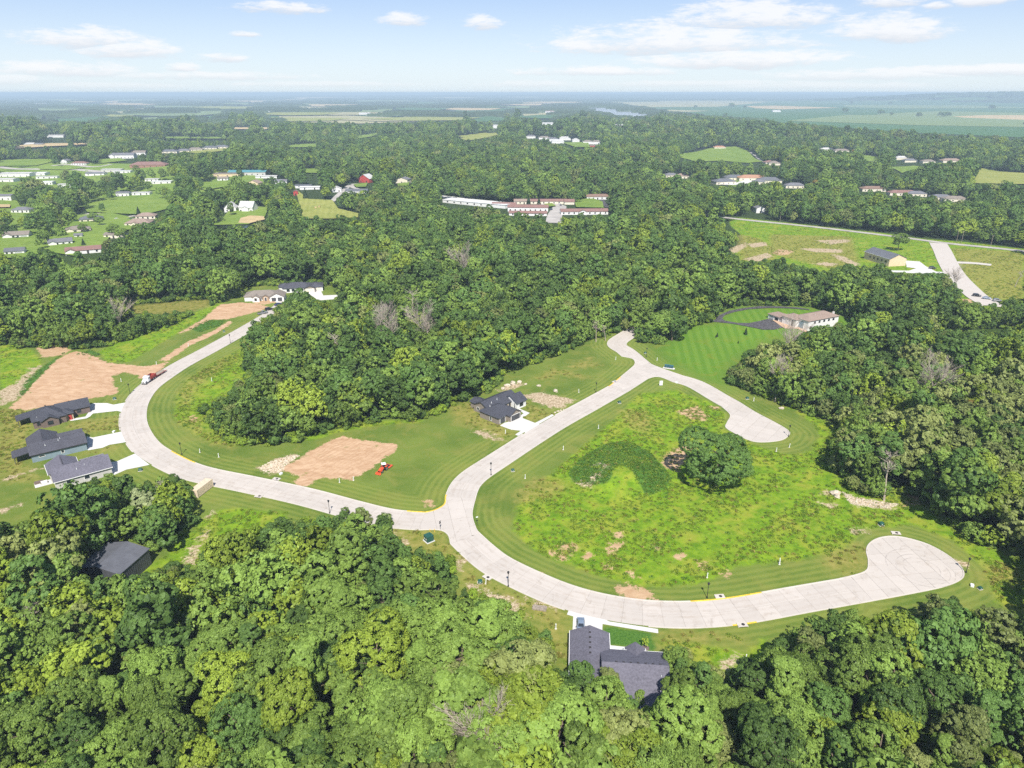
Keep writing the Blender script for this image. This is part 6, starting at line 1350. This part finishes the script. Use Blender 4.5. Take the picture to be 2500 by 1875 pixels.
pp, ss = np.concatenate(pp), np.concatenate(ss); n = len(pp)
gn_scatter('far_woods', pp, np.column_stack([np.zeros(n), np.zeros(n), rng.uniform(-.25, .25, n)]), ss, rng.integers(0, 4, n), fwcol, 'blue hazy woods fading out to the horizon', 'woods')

# ------------------------------------------------------------------ vehicles
def wheel(parent, x, y, r=.34, w=.24):
    wmb = MB().tube((x, y - w / 2, r), (x, y + w / 2, r), r, r, 14); o = wmb.build('wheel', M['rubber'], parent)
    MB().tube((x, y - w / 2 - .012, r), (x, y + w / 2 + .012, r), r * .58, r * .58, 10).build('rim', M['metal'], o)
def loft(secs, name, mat, parent, smooth=False):
    """secs: list of (x, [(y, z)...]) outlines of equal length, closed ends"""
    mb = MB(); n = len(secs[0][1])
    for x, s in secs: mb.v += [(x, y, z) for y, z in s]
    for i in range(len(secs) - 1): mb.f += [(i * n + k, i * n + (k + 1) % n, (i + 1) * n + (k + 1) % n, (i + 1) * n + k) for k in range(n)]
    mb.f.append(tuple(range(n))); mb.f.append(tuple((len(secs) - 1) * n + k for k in range(n))); return mb.build(name, mat, parent, smooth)
def car(loc, rz, col, label, kind='sedan', group=None):
    m = tint('paint_%s' % col, dict(blue=(.17, .22, .30), black=(.02, .02, .024), white=(.75, .75, .75), grey=(.2, .21, .22), red=(.4, .03, .03), navy=(.03, .05, .12))[col], rough=.3, var=.04, spec=.5)
    r = empty('car' if kind != 'pickup' else 'pickup_truck', loc, rz); tag(r, label, 'car' if kind != 'pickup' else 'pickup', group)
    W = .92 if kind == 'sedan' else .98
    def sec(x, z0, z1, w): return (x, [(-w, z0 + .08), (-w * .98, z1 - .12), (-w * .9, z1), (w * .9, z1), (w * .98, z1 - .12), (w, z0 + .08), (w * .9, z0), (-w * .9, z0)])
    if kind == 'pickup': prof = [(-2.85, .42, .98, W * .95), (-2.6, .36, 1.02, W), (2.0, .34, 1.08, W), (2.6, .36, 1.02, W * .97), (2.85, .45, .9, W * .85)]
    else: prof = [(-2.38, .40, .86, W * .86), (-2.2, .32, .98, W * .96), (-1.4, .26, 1.0, W), (1.0, .26, .96, W), (1.9, .28, .86, W * .97), (2.3, .34, .72, W * .85)]
    body = loft([sec(*p) for p in prof], 'body', m, r)
    if kind == 'pickup': cab = [(-.75, 1.0, W * .94), (-.6, 1.78, W * .78), (.75, 1.8, W * .78), (1.45, 1.02, W * .92)]
    elif kind == 'suv': cab = [(-2.25, .95, W * .92), (-1.95, 1.62, W * .76), (.35, 1.66, W * .78), (1.2, .95, W * .92)]
    else: cab = [(-1.75, .95, W * .9), (-1.05, 1.42, W * .70), (.25, 1.44, W * .70), (1.05, .93, W * .88)]
    mb = MB()
    for x, z, w in cab: mb.v += [(x, -w, z), (x, w, z)]
    mb.f = [(0, 1, 3, 2), (2, 3, 5, 4), (4, 5, 7, 6), (0, 2, 4, 6), (1, 7, 5, 3), (0, 6, 7, 1)]
    c = mb.build('cabin', m, r)
    g = MB(); (xa, za, wa), (xb, zb, wb), (xc, zc, wc), (xd, zd, wd) = cab; e = .012
    def lerp(p, q, s): return tuple(p[i] + (q[i] - p[i]) * s for i in range(3))
    for (p0, p1, p2, p3, nm, off) in (((xc, -wc, zc), (xc, wc, zc), (xd, wd, zd), (xd, -wd, zd), 'windscreen', (.02, 0, .02)), ((xb, -wb, zb), (xb, wb, zb), (xa, wa, za), (xa, -wa, za), 'rear_window', (-.02, 0, .02))):
        a, b = lerp(p0, p3, .1), lerp(p1, p2, .1); d_, c_ = lerp(p0, p3, .92), lerp(p1, p2, .92); a, b = lerp(a, b, .06), lerp(b, a, .06); d_, c_ = lerp(d_, c_, .06), lerp(c_, d_, .06)
        MB().poly([tuple(q[i] + off[i] for i in range(3)) for q in (a, b, c_, d_)]).build(nm, M['glass'], r)
    for s in (-1, 1):
        q = [(xa + .35, s * (wa + .01) * .97, za + .08), (xb + .1, s * (wb + .035), zb - .1), (xc - .05, s * (wc + .035), zc - .1), (xd - .35, s * (wd + .01) * .975, zd + .08)]
        MB().poly(q).build('side_window', M['glass'], r)
        MB().box(xd - .25, xd - .05, s * (W + .1) - .09, s * (W + .1) + .09, 1.0, 1.14).build('mirror', M['trim_dark'], r)
        x1 = prof[-1][0]; x0 = prof[0][0]; zl = prof[-1][2]
        MB().box(x1 - .12, x1 + .03, s * W * .62 - .17, s * W * .62 + .17, zl - .16, zl - .02).build('headlight', M['lens'], r)
        MB().box(x0 - .03, x0 + .1, s * W * .66 - .16, s * W * .66 + .16, prof[0][2] - .2, prof[0][2] - .05).build('tail_light', M['red_lens'], r)
    if kind == 'pickup': MB().box(-2.7, -.85, -W * .82, W * .82, 1.0, 1.045).build('truck_bed', M['trim_dark'], r)
    xw = (1.75, -1.75) if kind == 'pickup' else (1.42, -1.38)
    for x in xw:
        for s in (-1, 1): wheel(r, x, s * (W - .1), .38 if kind == 'pickup' else .33)
    return r
def gz(px, py, dz=.05): p = G(px, py); return (p[0], p[1], p[2] + dz)
p = G(*Q('e', (172, 165))[0]); car((p[0], p[1] - .9, .06), R_(-94), 'blue', 'blue grey sedan parked on the new driveway before the garage')
car(gz(*Q('f', (300, 520))[0]), R_(38), 'grey', 'dark grey pickup truck parked at the kerb behind another dark car', 'pickup'); car(gz(*Q('f', (378, 474))[0]), R_(40), 'black', 'black car parked at the kerb below the stone entry house', 'suv'); car(gz(*Q('f', (484, 415))[0]), R_(60), 'navy', 'dark car by the driveway of the white new house', 'sedan')
car(gz(*Q('t', (662, 326))[0], .4), R_(-10), 'black', 'black car parked in the yard of the tan gabled building', 'suv'); car(gz(*Q('t', (1118, 612))[0], .4), R_(-30), 'black', 'black car at the lower end of the concrete side street', 'suv'); car(gz(*Q('t', (1222, 640))[0], .4), R_(-25), 'blue', 'blue car at the lower end of the concrete side street')
car(gz(*Q('8', (2030, 655))[0], .4), R_(-15), 'grey', 'grey car behind the blue car on the side street', 'suv')
car(gz(*Q('p', (768, 488))[0], .4), R_(40), 'grey', 'grey car parked in a drive along the winding town street'); car(gz(*Q('p', (862, 442))[0], .4), R_(70), 'white', 'white car parked at the bend of the town street'); car(gz(*Q('p', (965, 445))[0], .4), R_(10), 'black', 'black pickup by the tan roofed house at the woods', 'pickup')
car(gz(*Q('p', (130, 585))[0], .4), R_(10), 'black', 'black car before the white house behind the court'); car(gz(*Q('o', (275, 272))[0], .6), R_(5), 'black', 'black pickup beside the white house above the pond', 'pickup')
for q, c in zip(Q('q', (882, 145), (892, 152), (826, 183)), ('white', 'grey', 'navy')): car(gz(*q, .5), R_(70), c, '%s car parked on the motel forecourt' % c)
# dump truck and trailer
tp = G(*Q('1', (1120, 915))[0]); t2 = G(*Q('1', (1215, 850))[0]); dv = t2 - tp; trz = math.atan2(-dv[1], -dv[0])
tc = G(*Q('1', (1148, 890))[0])
r = empty('dump_truck', (tc[0], tc[1], .05), trz); tag(r, 'white cabbed dump truck with red tipping body parked on the street bend', 'dump truck')
mr = tint('truck_red', (.30, .05, .04), rough=.6, var=.25); mwt = tint('truck_white', (.78, .79, .80), rough=.35, var=.05)
MB().box(-4.2, 4.0, -.45, .45, .6, .95).build('chassis', M['trim_dark'], r)
loft([(1.9, [(-.85, .7), (-.85, 1.75), (-.7, 1.95), (.7, 1.95), (.85, 1.75), (.85, .7)]), (3.5, [(-.8, .7), (-.8, 1.55), (-.62, 1.7), (.62, 1.7), (.8, 1.55), (.8, .7)]), (3.8, [(-.75, .75), (-.75, 1.4), (-.6, 1.52), (.6, 1.52), (.75, 1.4), (.75, .75)])], 'hood', mwt, r)
loft([(.5, [(-1.2, .8), (-1.2, 2.75), (-1.0, 2.95), (1.0, 2.95), (1.2, 2.75), (1.2, .8)]), (1.6, [(-1.2, .8), (-1.2, 2.75), (-1.0, 2.95), (1.0, 2.95), (1.2, 2.75), (1.2, .8)]), (2.05, [(-1.18, .8), (-1.18, 1.9), (-1.0, 2.0), (1.0, 2.0), (1.18, 1.9), (1.18, .8)])], 'cab', mwt, r)
MB().poly([(1.66, -1.05, 2.7), (1.66, 1.05, 2.7), (2.07, 1.08, 2.02), (2.07, -1.08, 2.02)]).build('windscreen', M['glass'], r)
for s in (-1, 1):
    MB().poly([(.75, s * 1.215, 1.9), (1.75, s * 1.215, 1.9), (1.55, s * 1.215, 2.6), (.75, s * 1.215, 2.6)]).build('side_window', M['glass'], r)
    MB().box(3.7, 3.85, s * .58 - .13, s * .58 + .13, 1.0, 1.25).build('headlight', M['lens'], r); MB().tube((.4, s * 1.1, .9), (.4, s * 1.1, 3.3), .07, .07, 6).build('exhaust_stack', M['metal'], r)
    wheel(r, 3.0, s * 1.0, .52, .32)
    for x in (-1.9, -3.2): wheel(r, x, s * .95, .52, .6)
MB().box(3.78, 3.9, -.42, .42, .85, 1.4).build('grille', M['metal'], r); MB().box(3.85, 4.05, -1.15, 1.15, .5, .78).build('bumper', M['metal'], r)
tb = MB(); tb.box(-4.3, .25, -1.22, 1.22, 1.0, 1.12)
for s in (-1, 1): tb.box(-4.3, .25, s * 1.22 - .06, s * 1.22 + .06, 1.12, 2.25)
tb.box(.15, .27, -1.22, 1.22, 1.12, 2.7); tb.box(-4.36, -4.24, -1.22, 1.22, 1.12, 2.2); tb.build('tipping_body', mr, r)
for k in range(6):
    for s in (-1, 1): MB().box(-4.1 + k * .8, -3.98 + k * .8, s * 1.33 - .06, s * 1.33 + .06, 1.05, 2.2).build('side_rib', mr, r)
tl = G(*Q('1', (1222, 842))[0]); 
r2 = empty('flatbed_trailer', (tl[0], tl[1], .05), math.atan2(tc[1] - tl[1], tc[0] - tl[0]) - .03); tag(r2, 'faded red flatbed trailer hitched behind the dump truck', 'trailer')
mt_ = tint('trailer_red', (.34, .13, .11), rough=.8, var=.3)
MB().box(-3.9, 3.2, -1.2, 1.2, .82, .95).build('deck', mt_, r2); MB().box(3.2, 5.0, -.12, .12, .7, .85).build('drawbar', M['trim_dark'], r2)
for s in (-1, 1):
    MB().box(-3.9, 3.2, s * 1.2 - .05, s * 1.2 + .05, .72, 1.02).build('side_rail', mr, r2)
    for x in (-1.6, -.5): wheel(r2, x, s * 1.02, .42, .28)
    MB().box(-5.2, -3.9, s * .75 - .3, s * .75 + .3, .55, .65).build('ramp', mt_, r2)
for k in range(9): MB().box(-3.8 + k * .77, -3.1 + k * .77, -1.12, 1.12, .952, .985).build('plank', M['wood'], r2)
# tractor with mower
a, b = G(928, 1157), G(947, 1142); rz = math.atan2(a[1] - b[1], a[0] - b[0]); c = (a + b) / 2
r = empty('tractor', (c[0] - .3, c[1], .02), rz); tag(r, 'orange tractor with white canopy and rear mower beside the bare square of earth', 'tractor')
mo = tint('tractor_orange', (.70, .10, .04), rough=.4, var=.1)
loft([(.2, [(-.45, .8), (-.45, 1.45), (-.3, 1.6), (.3, 1.6), (.45, 1.45), (.45, .8)]), (1.7, [(-.42, .8), (-.42, 1.3), (-.28, 1.45), (.28, 1.45), (.42, 1.3), (.42, .8)]), (2.0, [(-.36, .8), (-.36, 1.15), (-.25, 1.28), (.25, 1.28), (.36, 1.15), (.36, .8)])], 'hood', mo, r)
MB().box(-1.2, .4, -.5, .5, .6, .95).build('chassis', M['trim_dark'], r); MB().box(-.9, -.3, -.3, .3, .95, 1.25).build('seat', M['rubber'], r); MB().box(-1.0, -.86, -.3, .3, 1.2, 1.7).build('seat_back', M['rubber'], r)
MB().lathe((-.55, 0, 2.35), [(1.0, 0), (1.05, .05), (.9, .16), (.2, .2)], 4).build('canopy', mwt, r, False)
for x in (-1.15, .05):
    for s in (-1, 1): MB().tube((x, s * .6, .9), (x, s * .65, 2.38), .045, .045, 6).build('canopy_post', M['trim_dark'], r)
for s in (-1, 1):
    wheel(r, -.75, s * .85, .72, .42); wheel(r, 1.35, s * .7, .46, .3)
    MB().box(-1.3, -.2, s * .82 - .25, s * .82 + .25, 1.45, 1.53).build('fender', mo, r); MB().tube((.5, s * .6, 1.3), (2.7, s * .6, .5), .09, .07, 6).build('loader_arm', mo, r)
MB().extrude([(2.6, .12), (3.15, .1), (3.2, .2), (2.75, .25), (2.75, .75), (2.6, .75)], 'y', -1.0, 1.0).build('bucket', mo, r)
md = MB().box(-3.9, -1.75, -1.25, 1.25, .32, .5); md = md.build('mower_deck', mo, r); MB().box(-3.5, -2.2, -.7, .7, .5, .62).build('deck_cover', M['trim_dark'], md)
for s in (-1, 1): MB().tube((-4.05, s * 1.0, .2), (-4.05, s * 1.0 + .15, .2), .2, .2, 10).build('deck_wheel', M['rubber'], md); MB().tube((-1.2, s * .4, .8), (-2.2, s * .5, .45), .05, .05, 5).build('hitch_link', M['trim_dark'], r)
# shipping container
a, b = G(484.5, 1216.5), G(519.5, 1189.5); d = b - a; rz = math.atan2(d[1], d[0]); L = 7.2; c = a + d / np.hypot(d[0], d[1]) * L / 2 + np.array([-math.sin(rz), math.cos(rz), 0]) * 1.22
r = empty('shipping_container', (c[0], c[1], .02), rz); tag(r, 'beige corrugated shipping container standing on the verge by the street', 'container')
MB().box(-L / 2, L / 2, -1.18, 1.18, .12, 2.62).build('wall', M['container'], r); MB().box(-L / 2 - .02, L / 2 + .02, -1.22, 1.22, 2.62, 2.72).build('roof', M['container'], r)
for k in range(22):
    x = -L / 2 + .3 + k * (L - .6) / 21
    for s in (-1, 1): MB().box(x - .08, x + .08, s * 1.2 - .035, s * 1.2 + .035, .2, 2.6).build('corrugation', M['container'], r)
for s in (-1, 1):
    for q in (-1, 1): MB().box(s * L / 2 - .09, s * L / 2 + .09, q * 1.2 - .08, q * 1.2 + .08, .05, 2.7).build('corner_post', M['container'], r)
    MB().box(-L / 2 - .06, -L / 2, s * .59 - .55, s * .59 + .55, .25, 2.5).build('door', M['container'], r); MB().tube((-L / 2 - .09, s * .3, .3), (-L / 2 - .09, s * .3, 2.45), .03, .03, 5).build('lock_bar', M['metal'], r)

# ------------------------------------------------------------------ street furniture
def lamp(px, py, label):
    p = G(px, py); r = empty('street_lamp', (p[0], p[1], 0)); tag(r, label, 'street lamp', 'street lamps along the new streets')
    MB().lathe((0, 0, -.05), [(.2, 0), (.2, .35), (.11, .55), (.08, .7)], 10).build('base', M['lamp_black'], r)
    MB().tube((0, 0, .5), (0, 0, 3.9), .085, .06, 8).build('pole', M['lamp_black'], r)
    h = MB().lathe((0, 0, 3.85), [(.07, 0), (.16, .06), (.2, .12), (.26, .5), (.34, .56), (.3, .66), (.1, .8), (.03, .92)], 10).build('lantern', M['lamp_black'], r)
    MB().lathe((0, 0, 3.98), [(.19, 0), (.245, .35)], 8).build('lantern_glass', M['lens'], h)
for x, y, lb in ((444, 1110, 'black street lamp inside the bend before the three dark roofed houses'), (318, 962, 'black street lamp on the dirt lot side of the bend'), (563, 838, 'black street lamp on the straight climb to the new white house'), (805, 1254, 'black street lamp on the verge below the tractor'), (1199, 1160, 'black street lamp at the foot of the straight street'), (1455, 959, 'black street lamp opposite the rough island tip'),
                 (1241, 1432, 'black street lamp on the curve below the junction'), (1726, 1460, 'black street lamp by the painted kerb of the lower street'), (2358, 1398, 'black street lamp on the rim of the lower turning circle'), (1925, 1066, 'black street lamp on the rim of the upper turning circle'), (1578, 872, 'black street lamp near the mailbox cluster')): lamp(x, y, lb)
TBM = {}
def transformer(px, py, s, rz, label, col='green_box', group=None):
    p = G(px, py); r = empty('transformer_box', (p[0], p[1], 0), rz); tag(r, label, 'utility box', group)
    MB().box(-.75 * s, .75 * s, -.7 * s, .7 * s, -.1, .12).build('pad', M['kerb'], r)
    MB().extrude([(-.55 * s, .12), (.55 * s, .12), (.55 * s, .8 * s), (.45 * s, .95 * s), (-.45 * s, .95 * s), (-.55 * s, .8 * s)], 'x', -.6 * s, .6 * s).build('cabinet', M[col], r)
    MB().box(-.1 * s, .1 * s, -.58 * s, -.55 * s, .45 * s, .65 * s).build('label_plate', M['white_plastic'], r)
r = empty('large_transformer', (*G(1047, 1320)[:2], 0), R_(38)); tag(r, 'large dark green transformer cabinet on a concrete pad below the junction', 'transformer')
MB().box(-1.25, 1.25, -1.25, 1.25, -.1, .16).build('pad', M['drive'], r); MB().box(-1.0, 1.0, -1.0, 1.0, .16, 1.75).build('cabinet', M['green_box'], r); MB().box(-1.06, 1.06, -1.06, 1.06, 1.75, 1.88).build('lid', M['green_box'], r)
for x in (-.45, .35): MB().box(-1.03, -1.0, x - .02, x + .4, .8, 1.1).build('label_plate', M['white_plastic'], r)
for x, y, s, rz, lb in ((280, 975, .9, .4, 'green transformer box on the lawn above the brown house driveway'), (547, 810, .8, .3, 'green transformer box beside the street climbing to the white house'), (1252, 1150, .8, .2, 'dark utility box near the foot of the straight street'), (1512, 984, .9, .3, 'green transformer box at the edge of the rough island'), (1824, 974, .9, .1, 'small utility box above the upper turning circle'), (2150, 1282, 1.0, .2, 'green transformer box above the lower turning circle'), (1172, 1423, .9, .1, 'green transformer box beside the drain on the curve'), (343, 1149, .9, .3, 'green transformer box on the lawn below the third driveway'), (1575, 863, .8, .2, 'green transformer box beside the upper street lamp'), (2392, 1438, .7, .2, 'small dark utility box beside a white pedestal below the turning circle')): transformer(x, y, s, rz, lb)
def pedestal(px, py, h, tilt, label, group, col='white_plastic'):
    p = G(px, py); r = empty('marker_post', (p[0], p[1], p[2])); r.rotation_euler = (tilt, tilt * .6, px); tag(r, label, 'marker post', group)
    MB().tube((0, 0, -.15), (0, 0, h), .11, .11, 8).build('tube', M[col], r); MB().lathe((0, 0, h - .02), [(.13, 0), (.13, .12), (.06, .2)], 8).build('cap', M['white_plastic'], r); MB().lathe((0, 0, -.05), [(.3, 0), (.3, .08), (.1, .1)], 8).build('collar', M['kerb'], r)
for x, y in ((829, 1178), (863, 1173), (1282, 1168), (1375, 1098), (1461, 1046), (1413, 958), (1503, 878), (1604, 880), (1895, 1102), (1927, 1092), (1840, 979), (1903, 1374), (1726, 1410), (1903, 1378), (1357, 1535), (460, 845), (382, 890), (488, 1105), (517, 930), (534, 1116), (296, 931), (1820, 1610), (1234, 1058), (1186, 1425)):
    pedestal(x, y, 1.3, .06 * math.sin(x), 'thin white marker post standing in the grass of the building plots', 'white marker posts on the building plots')
for x, y in ((686, 1158), (2373, 1431), (278, 1055), (1652, 935)):
    r = empty('meter_box', (*G(x, y)[:2], 0), x); tag(r, 'low white utility box lying in the mown verge', 'utility box', 'low white utility boxes in the verge'); MB().box(-.5, .5, -.35, .35, -.05, .42).build('cabinet', M['white_plastic'], r); MB().box(-.53, .53, -.38, .38, .42, .48).build('lid', M['white_plastic'], r)
# storm drain inlets let into the kerb
for x, y, rz, lb in ((632, 1212, -.25, 'concrete drain inlet on the outer kerb opposite the tractor plot'), (675, 1170, -.25, 'concrete drain inlet on the kerb beside the rubble heap'), (1190, 1410, -.7, 'concrete drain inlet on the outer kerb of the curve'), (1757, 1457, .1, 'concrete drain inlet between yellow painted kerbs'), (1812, 1526, .1, 'concrete drain inlet opposite the yellow painted kerb'), (2187, 1302, -.15, 'concrete drain inlet at the top of the lower turning circle'), (1501, 932, .75, 'concrete drain inlet at the straight street top')):
    p = G(x, y); r = empty('drain_inlet', (p[0], p[1], 0), rz); tag(r, lb, 'drain')
    MB().box(-1.2, 1.2, -.75, .75, -.1, .2).build('slab', M['kerb'], r); MB().lathe((.2, 0, .2), [(.42, 0), (.42, .02), (.38, .03)], 14).build('manhole_lid', M['trim_dark'], r); MB().box(-1.0, 1.0, -.79, -.75, .02, .13).build('inlet_slot', M['trim_dark'], r)
# mailbox cluster
q = G(1633, 899); r = empty('mailbox_cluster', (q[0], q[1], 0), R_(-22)); tag(r, 'row of blue green cluster mailboxes on a concrete pad by the upper junction', 'mailboxes')
MB().box(-2.6, 2.6, -.9, .9, -.1, .13).build('pad', M['drive'], r)
for k in range(4):
    x = -1.5 + k * 1.0; MB().box(x - .1, x + .1, -.1, .1, .13, .6).build('pedestal', M['green_box'], r); b = MB().box(x - .44, x + .44, -.28, .28, .6, 1.65).build('mailbox', tint('mail_teal', (.05, .16, .20), rough=.5), r)
    for j in range(4): MB().box(x - .38, x + .38, -.3, -.28, .68 + j * .24, .86 + j * .24).build('door', tint('mail_dark', (.03, .09, .12), rough=.4), b)
# site notice board and electrical panel on posts
q = G(1613.5, 942); r = empty('site_board', (q[0], q[1], 0), R_(4)); tag(r, 'plain white board standing upright at the tip of the rough island', 'board')
MB().box(-.7, .7, -.05, .05, .25, 2.35).build('panel', M['wall_white'], r)
for s in (-1, 1): MB().box(s * .55 - .06, s * .55 + .06, .05, .17, -.1, 2.3).build('post', M['wood'], r)
q = G(1075, 1293); r = empty('stop_sign', (q[0], q[1], 0), R_(60)); tag(r, 'small dark street sign on a post at the lower corner of the junction', 'sign')
MB().tube((0, 0, -.1), (0, 0, 2.6), .045, .045, 6).build('post', M['lamp_black'], r); MB().tube((0, -.03, 2.3), (0, .03, 2.3), .36, .36, 8).build('sign_plate', M['lamp_black'], r); MB().box(-.4, .4, -.02, .02, 2.68, 2.86).build('name_plate', M['lamp_black'], r)
q = G(1165, 1281); r = empty('street_sign', (q[0], q[1], 0), R_(20)); tag(r, 'small pale sign on a black post at the mown corner of the junction', 'sign')
MB().tube((0, 0, -.1), (0, 0, 2.4), .05, .045, 6).build('post', M['lamp_black'], r); MB().box(-.32, .32, -.02, .02, 2.4, 2.75).build('sign_plate', M['white_plastic'], r)
for x in (1050, 1061):
    q = G(x, 1299); r = empty('hydrant_post', (q[0], q[1], 0)); tag(r, 'short yellow post beside the green transformer', 'post', 'yellow posts by the transformer'); MB().tube((0, 0, -.1), (0, 0, 1.0), .09, .09, 8).build('tube', M['yellow'], r); MB().lathe((0, 0, 1.0), [(.1, 0), (.07, .08), (.02, .1)], 8).build('cap', M['yellow'], r)
# lumber and stones
q = G(*Q('9', (1635, 432))[0]); r = empty('lumber_stack', (q[0], q[1], 0), R_(-12)); tag(r, 'weathered stack of planks left on the verge below the street', 'lumber')
for k in range(5):
    for j in range(3): MB().box(-1.7 + .1 * math.sin(k * 3 + j), 1.7, -.75 + k * .32, -.47 + k * .32, .1 + j * .14, .22 + j * .14).build('plank', M['wood'], r)
for x in (-1.2, 1.2): MB().box(x - .1, x + .1, -.8, .9, 0, .1).build('bearer', M['wood'], r)
def rock_mesh(seed, s=1.0, flat=.7):
    g = random.Random(seed); bm = bmesh.new(); bmesh.ops.create_icosphere(bm, subdivisions=2, radius=.5)
    for v in bm.verts:
        k = 1 + g.uniform(-.22, .22); v.co = Vector((v.co.x * k * 1.2, v.co.y * k, v.co.z * k * flat + .18))
    me = bpy.data.meshes.new('rock'); bm.to_mesh(me); bm.free(); me.materials.append(M['rockpale']); return me
M['rockpale'] = paint('limestone', (.50, .43, .34), .95, .25, 1.5, .1)
RK = [rock_mesh(i) for i in range(5)]
def rocks(pts, label, group):
    for i, (x, y, s) in enumerate(pts):
        p = G(x, y); o = link('rock', RK[i % 5]); o.location = p.tolist(); o.rotation_euler = (0, 0, i * 1.7); o.scale = (s, s, s); tag(o, label, 'rock', group)
rocks([(1238, 943, 2.2), (1252, 938, 2.6), (1268, 935, 2.0), (1228, 950, 1.6), (1283, 939, 1.2)], 'pale boulder in the rough row behind the middle house', 'boulders behind the middle house')
rocks([(1315, 943, 1.5), (1356, 956, 2.0)], 'pale round boulder on the grass beyond the middle house', 'boulders on the grass beyond the middle house')
rocks([(1362, 1005, 1.0), (1369, 1003, .9), (1355, 1008, .8), (1376, 1001, .7)], 'small pale rock in the heap at the kerb by the middle house', 'rocks at the kerb by the middle house')
rocks([(2038, 1206, 2.4), (2043, 1214, 1.8)], 'white angular rock at the end of the rubble bank', 'white rocks by the rubble bank'); rocks([(1907, 998, 1.6)], 'flat pale stone on the lawn above the upper turning circle', None)
rr = random.Random(7); rub = MB()
def rubble(name, polys_px, n, smin, smax, label):
    V, Fc = [], []
    for px in polys_px:
        w = WP(px)[:, :2]; lo, hi = w.min(0), w.max(0); k = 0
        while k < n:
            x, y = rr.uniform(lo[0], hi[0]), rr.uniform(lo[1], hi[1])
            if not inside(w, np.array([x]), np.array([y]))[0]: continue
            k += 1; s = rr.uniform(smin, smax); b = len(V); z = float(hgt(x, y))
            for dx, dy, dz in ((1, 0, 0), (-.6, .8, 0), (-.5, -.9, 0), (.1, .1, 1), (.5, .6, .6)): V.append((x + dx * s * rr.uniform(.6, 1.1), y + dy * s * rr.uniform(.6, 1.1), z + dz * s * rr.uniform(.5, 1.0) - .03))
            Fc += [(b, b + 4, b + 3), (b + 4, b + 1, b + 3), (b + 1, b + 2, b + 3), (b + 2, b, b + 3), (b, b + 1, b + 4)]
    me = bpy.data.meshes.new(name); me.from_pydata(V, [], Fc); me.materials.append(M['rockpale']); tag(link(name, me), label, 'rubble', kind='stuff')
rubble('rubble', [REG['pale'][0], REG['pale'][7]], 420, .12, .5, 'pale broken stone rubble in heaps on the bare plots')
rubble('clods', [REG['pale'][4], REG['pale'][3], REG['pale'][2], REG['pale'][16]], 200, .06, .22, 'small pale clods and stones on the disturbed ground')
# hay bales
for k, q in enumerate(Q('o', (637, 284), (660, 277))):
    p = G(*q); r = link('hay_bale', MB().tube((-.8, 0, .85), (.8, 0, .85), .85, .85, 16).mesh('hay_bale', tint('hay_bale', (.42, .33, .16), rough=.95, var=.2))); r.location = (p[0], p[1], p[2] + .9); r.rotation_euler = (0, 0, .4 + k); r.scale = (1.3,) * 3; tag(r, 'round hay bale lying on the hay meadow', 'hay bale', 'hay bales on the meadow')
# utility poles along the country road
for x, y in ((1904, 541), (2043, 553), (2335, 590), (2347, 592), (2418, 603), (1130, 482)):
    p = G(x, y); r = empty('utility_pole', p.tolist(), .2); tag(r, 'grey wooden utility pole beside the country road', 'utility pole', 'utility poles along the country road'); MB().tube((0, 0, -.5), (0, 0, 9.5), .17, .11, 7).build('pole', M['wood'], r); MB().box(-1.1, 1.1, -.07, .07, 8.8, 8.95).build('crossarm', M['wood'], r)
    for s in (-1, 0, 1): MB().tube((s * .9, 0, 8.95), (s * .9, 0, 9.15), .05, .04, 5).build('insulator', M['white_plastic'], r)
# round tables with white parasols by the tan building
for k, q in enumerate(Q('t', (130, 232), (150, 250), (112, 222))):
    p = G(*q); r = empty('boat_cover' if False else 'picnic_table', (p[0], p[1], p[2] + .02), k); tag(r, 'white topped picnic table outside the tan gabled building', 'picnic table', 'picnic tables by the tan building')
    MB().box(-1.3, 1.3, -.6, .6, .74, .8).build('table_top', M['wall_white'], r)
    for s in (-1, 1): MB().box(-1.3, 1.3, s * .95 - .15, s * .95 + .15, .42, .47).build('bench', M['wall_white'], r); MB().tube((s * .9, -.9, 0), (s * .9, .9, .02), .05, .05, 5).build('leg_rail', M['trim_dark'], r); MB().tube((s * .9, 0, 0), (s * .9, 0, .74), .06, .06, 5).build('leg', M['trim_dark'], r)

# ------------------------------------------------------------------ haze
HAZE = 0.00014
hb = MB().box(-47000, 47000, -31000, 63000, -1.5, 122.0)
hm = bpy.data.materials.new('haze'); hm.use_nodes = True; t = NT(hm.node_tree)
pv = t.node('ShaderNodeVolumePrincipled'); pv.inputs['Color'].default_value = (0.68, 0.86, 1.0, 1); pv.inputs['Density'].default_value = HAZE; pv.inputs['Anisotropy'].default_value = 0.0
o = t.node('ShaderNodeOutputMaterial'); t.l.new(pv.outputs[0], o.inputs['Volume'])
tag(hb.build('haze', hm), 'thin pale blue summer haze over the whole landscape', 'haze', kind='stuff')
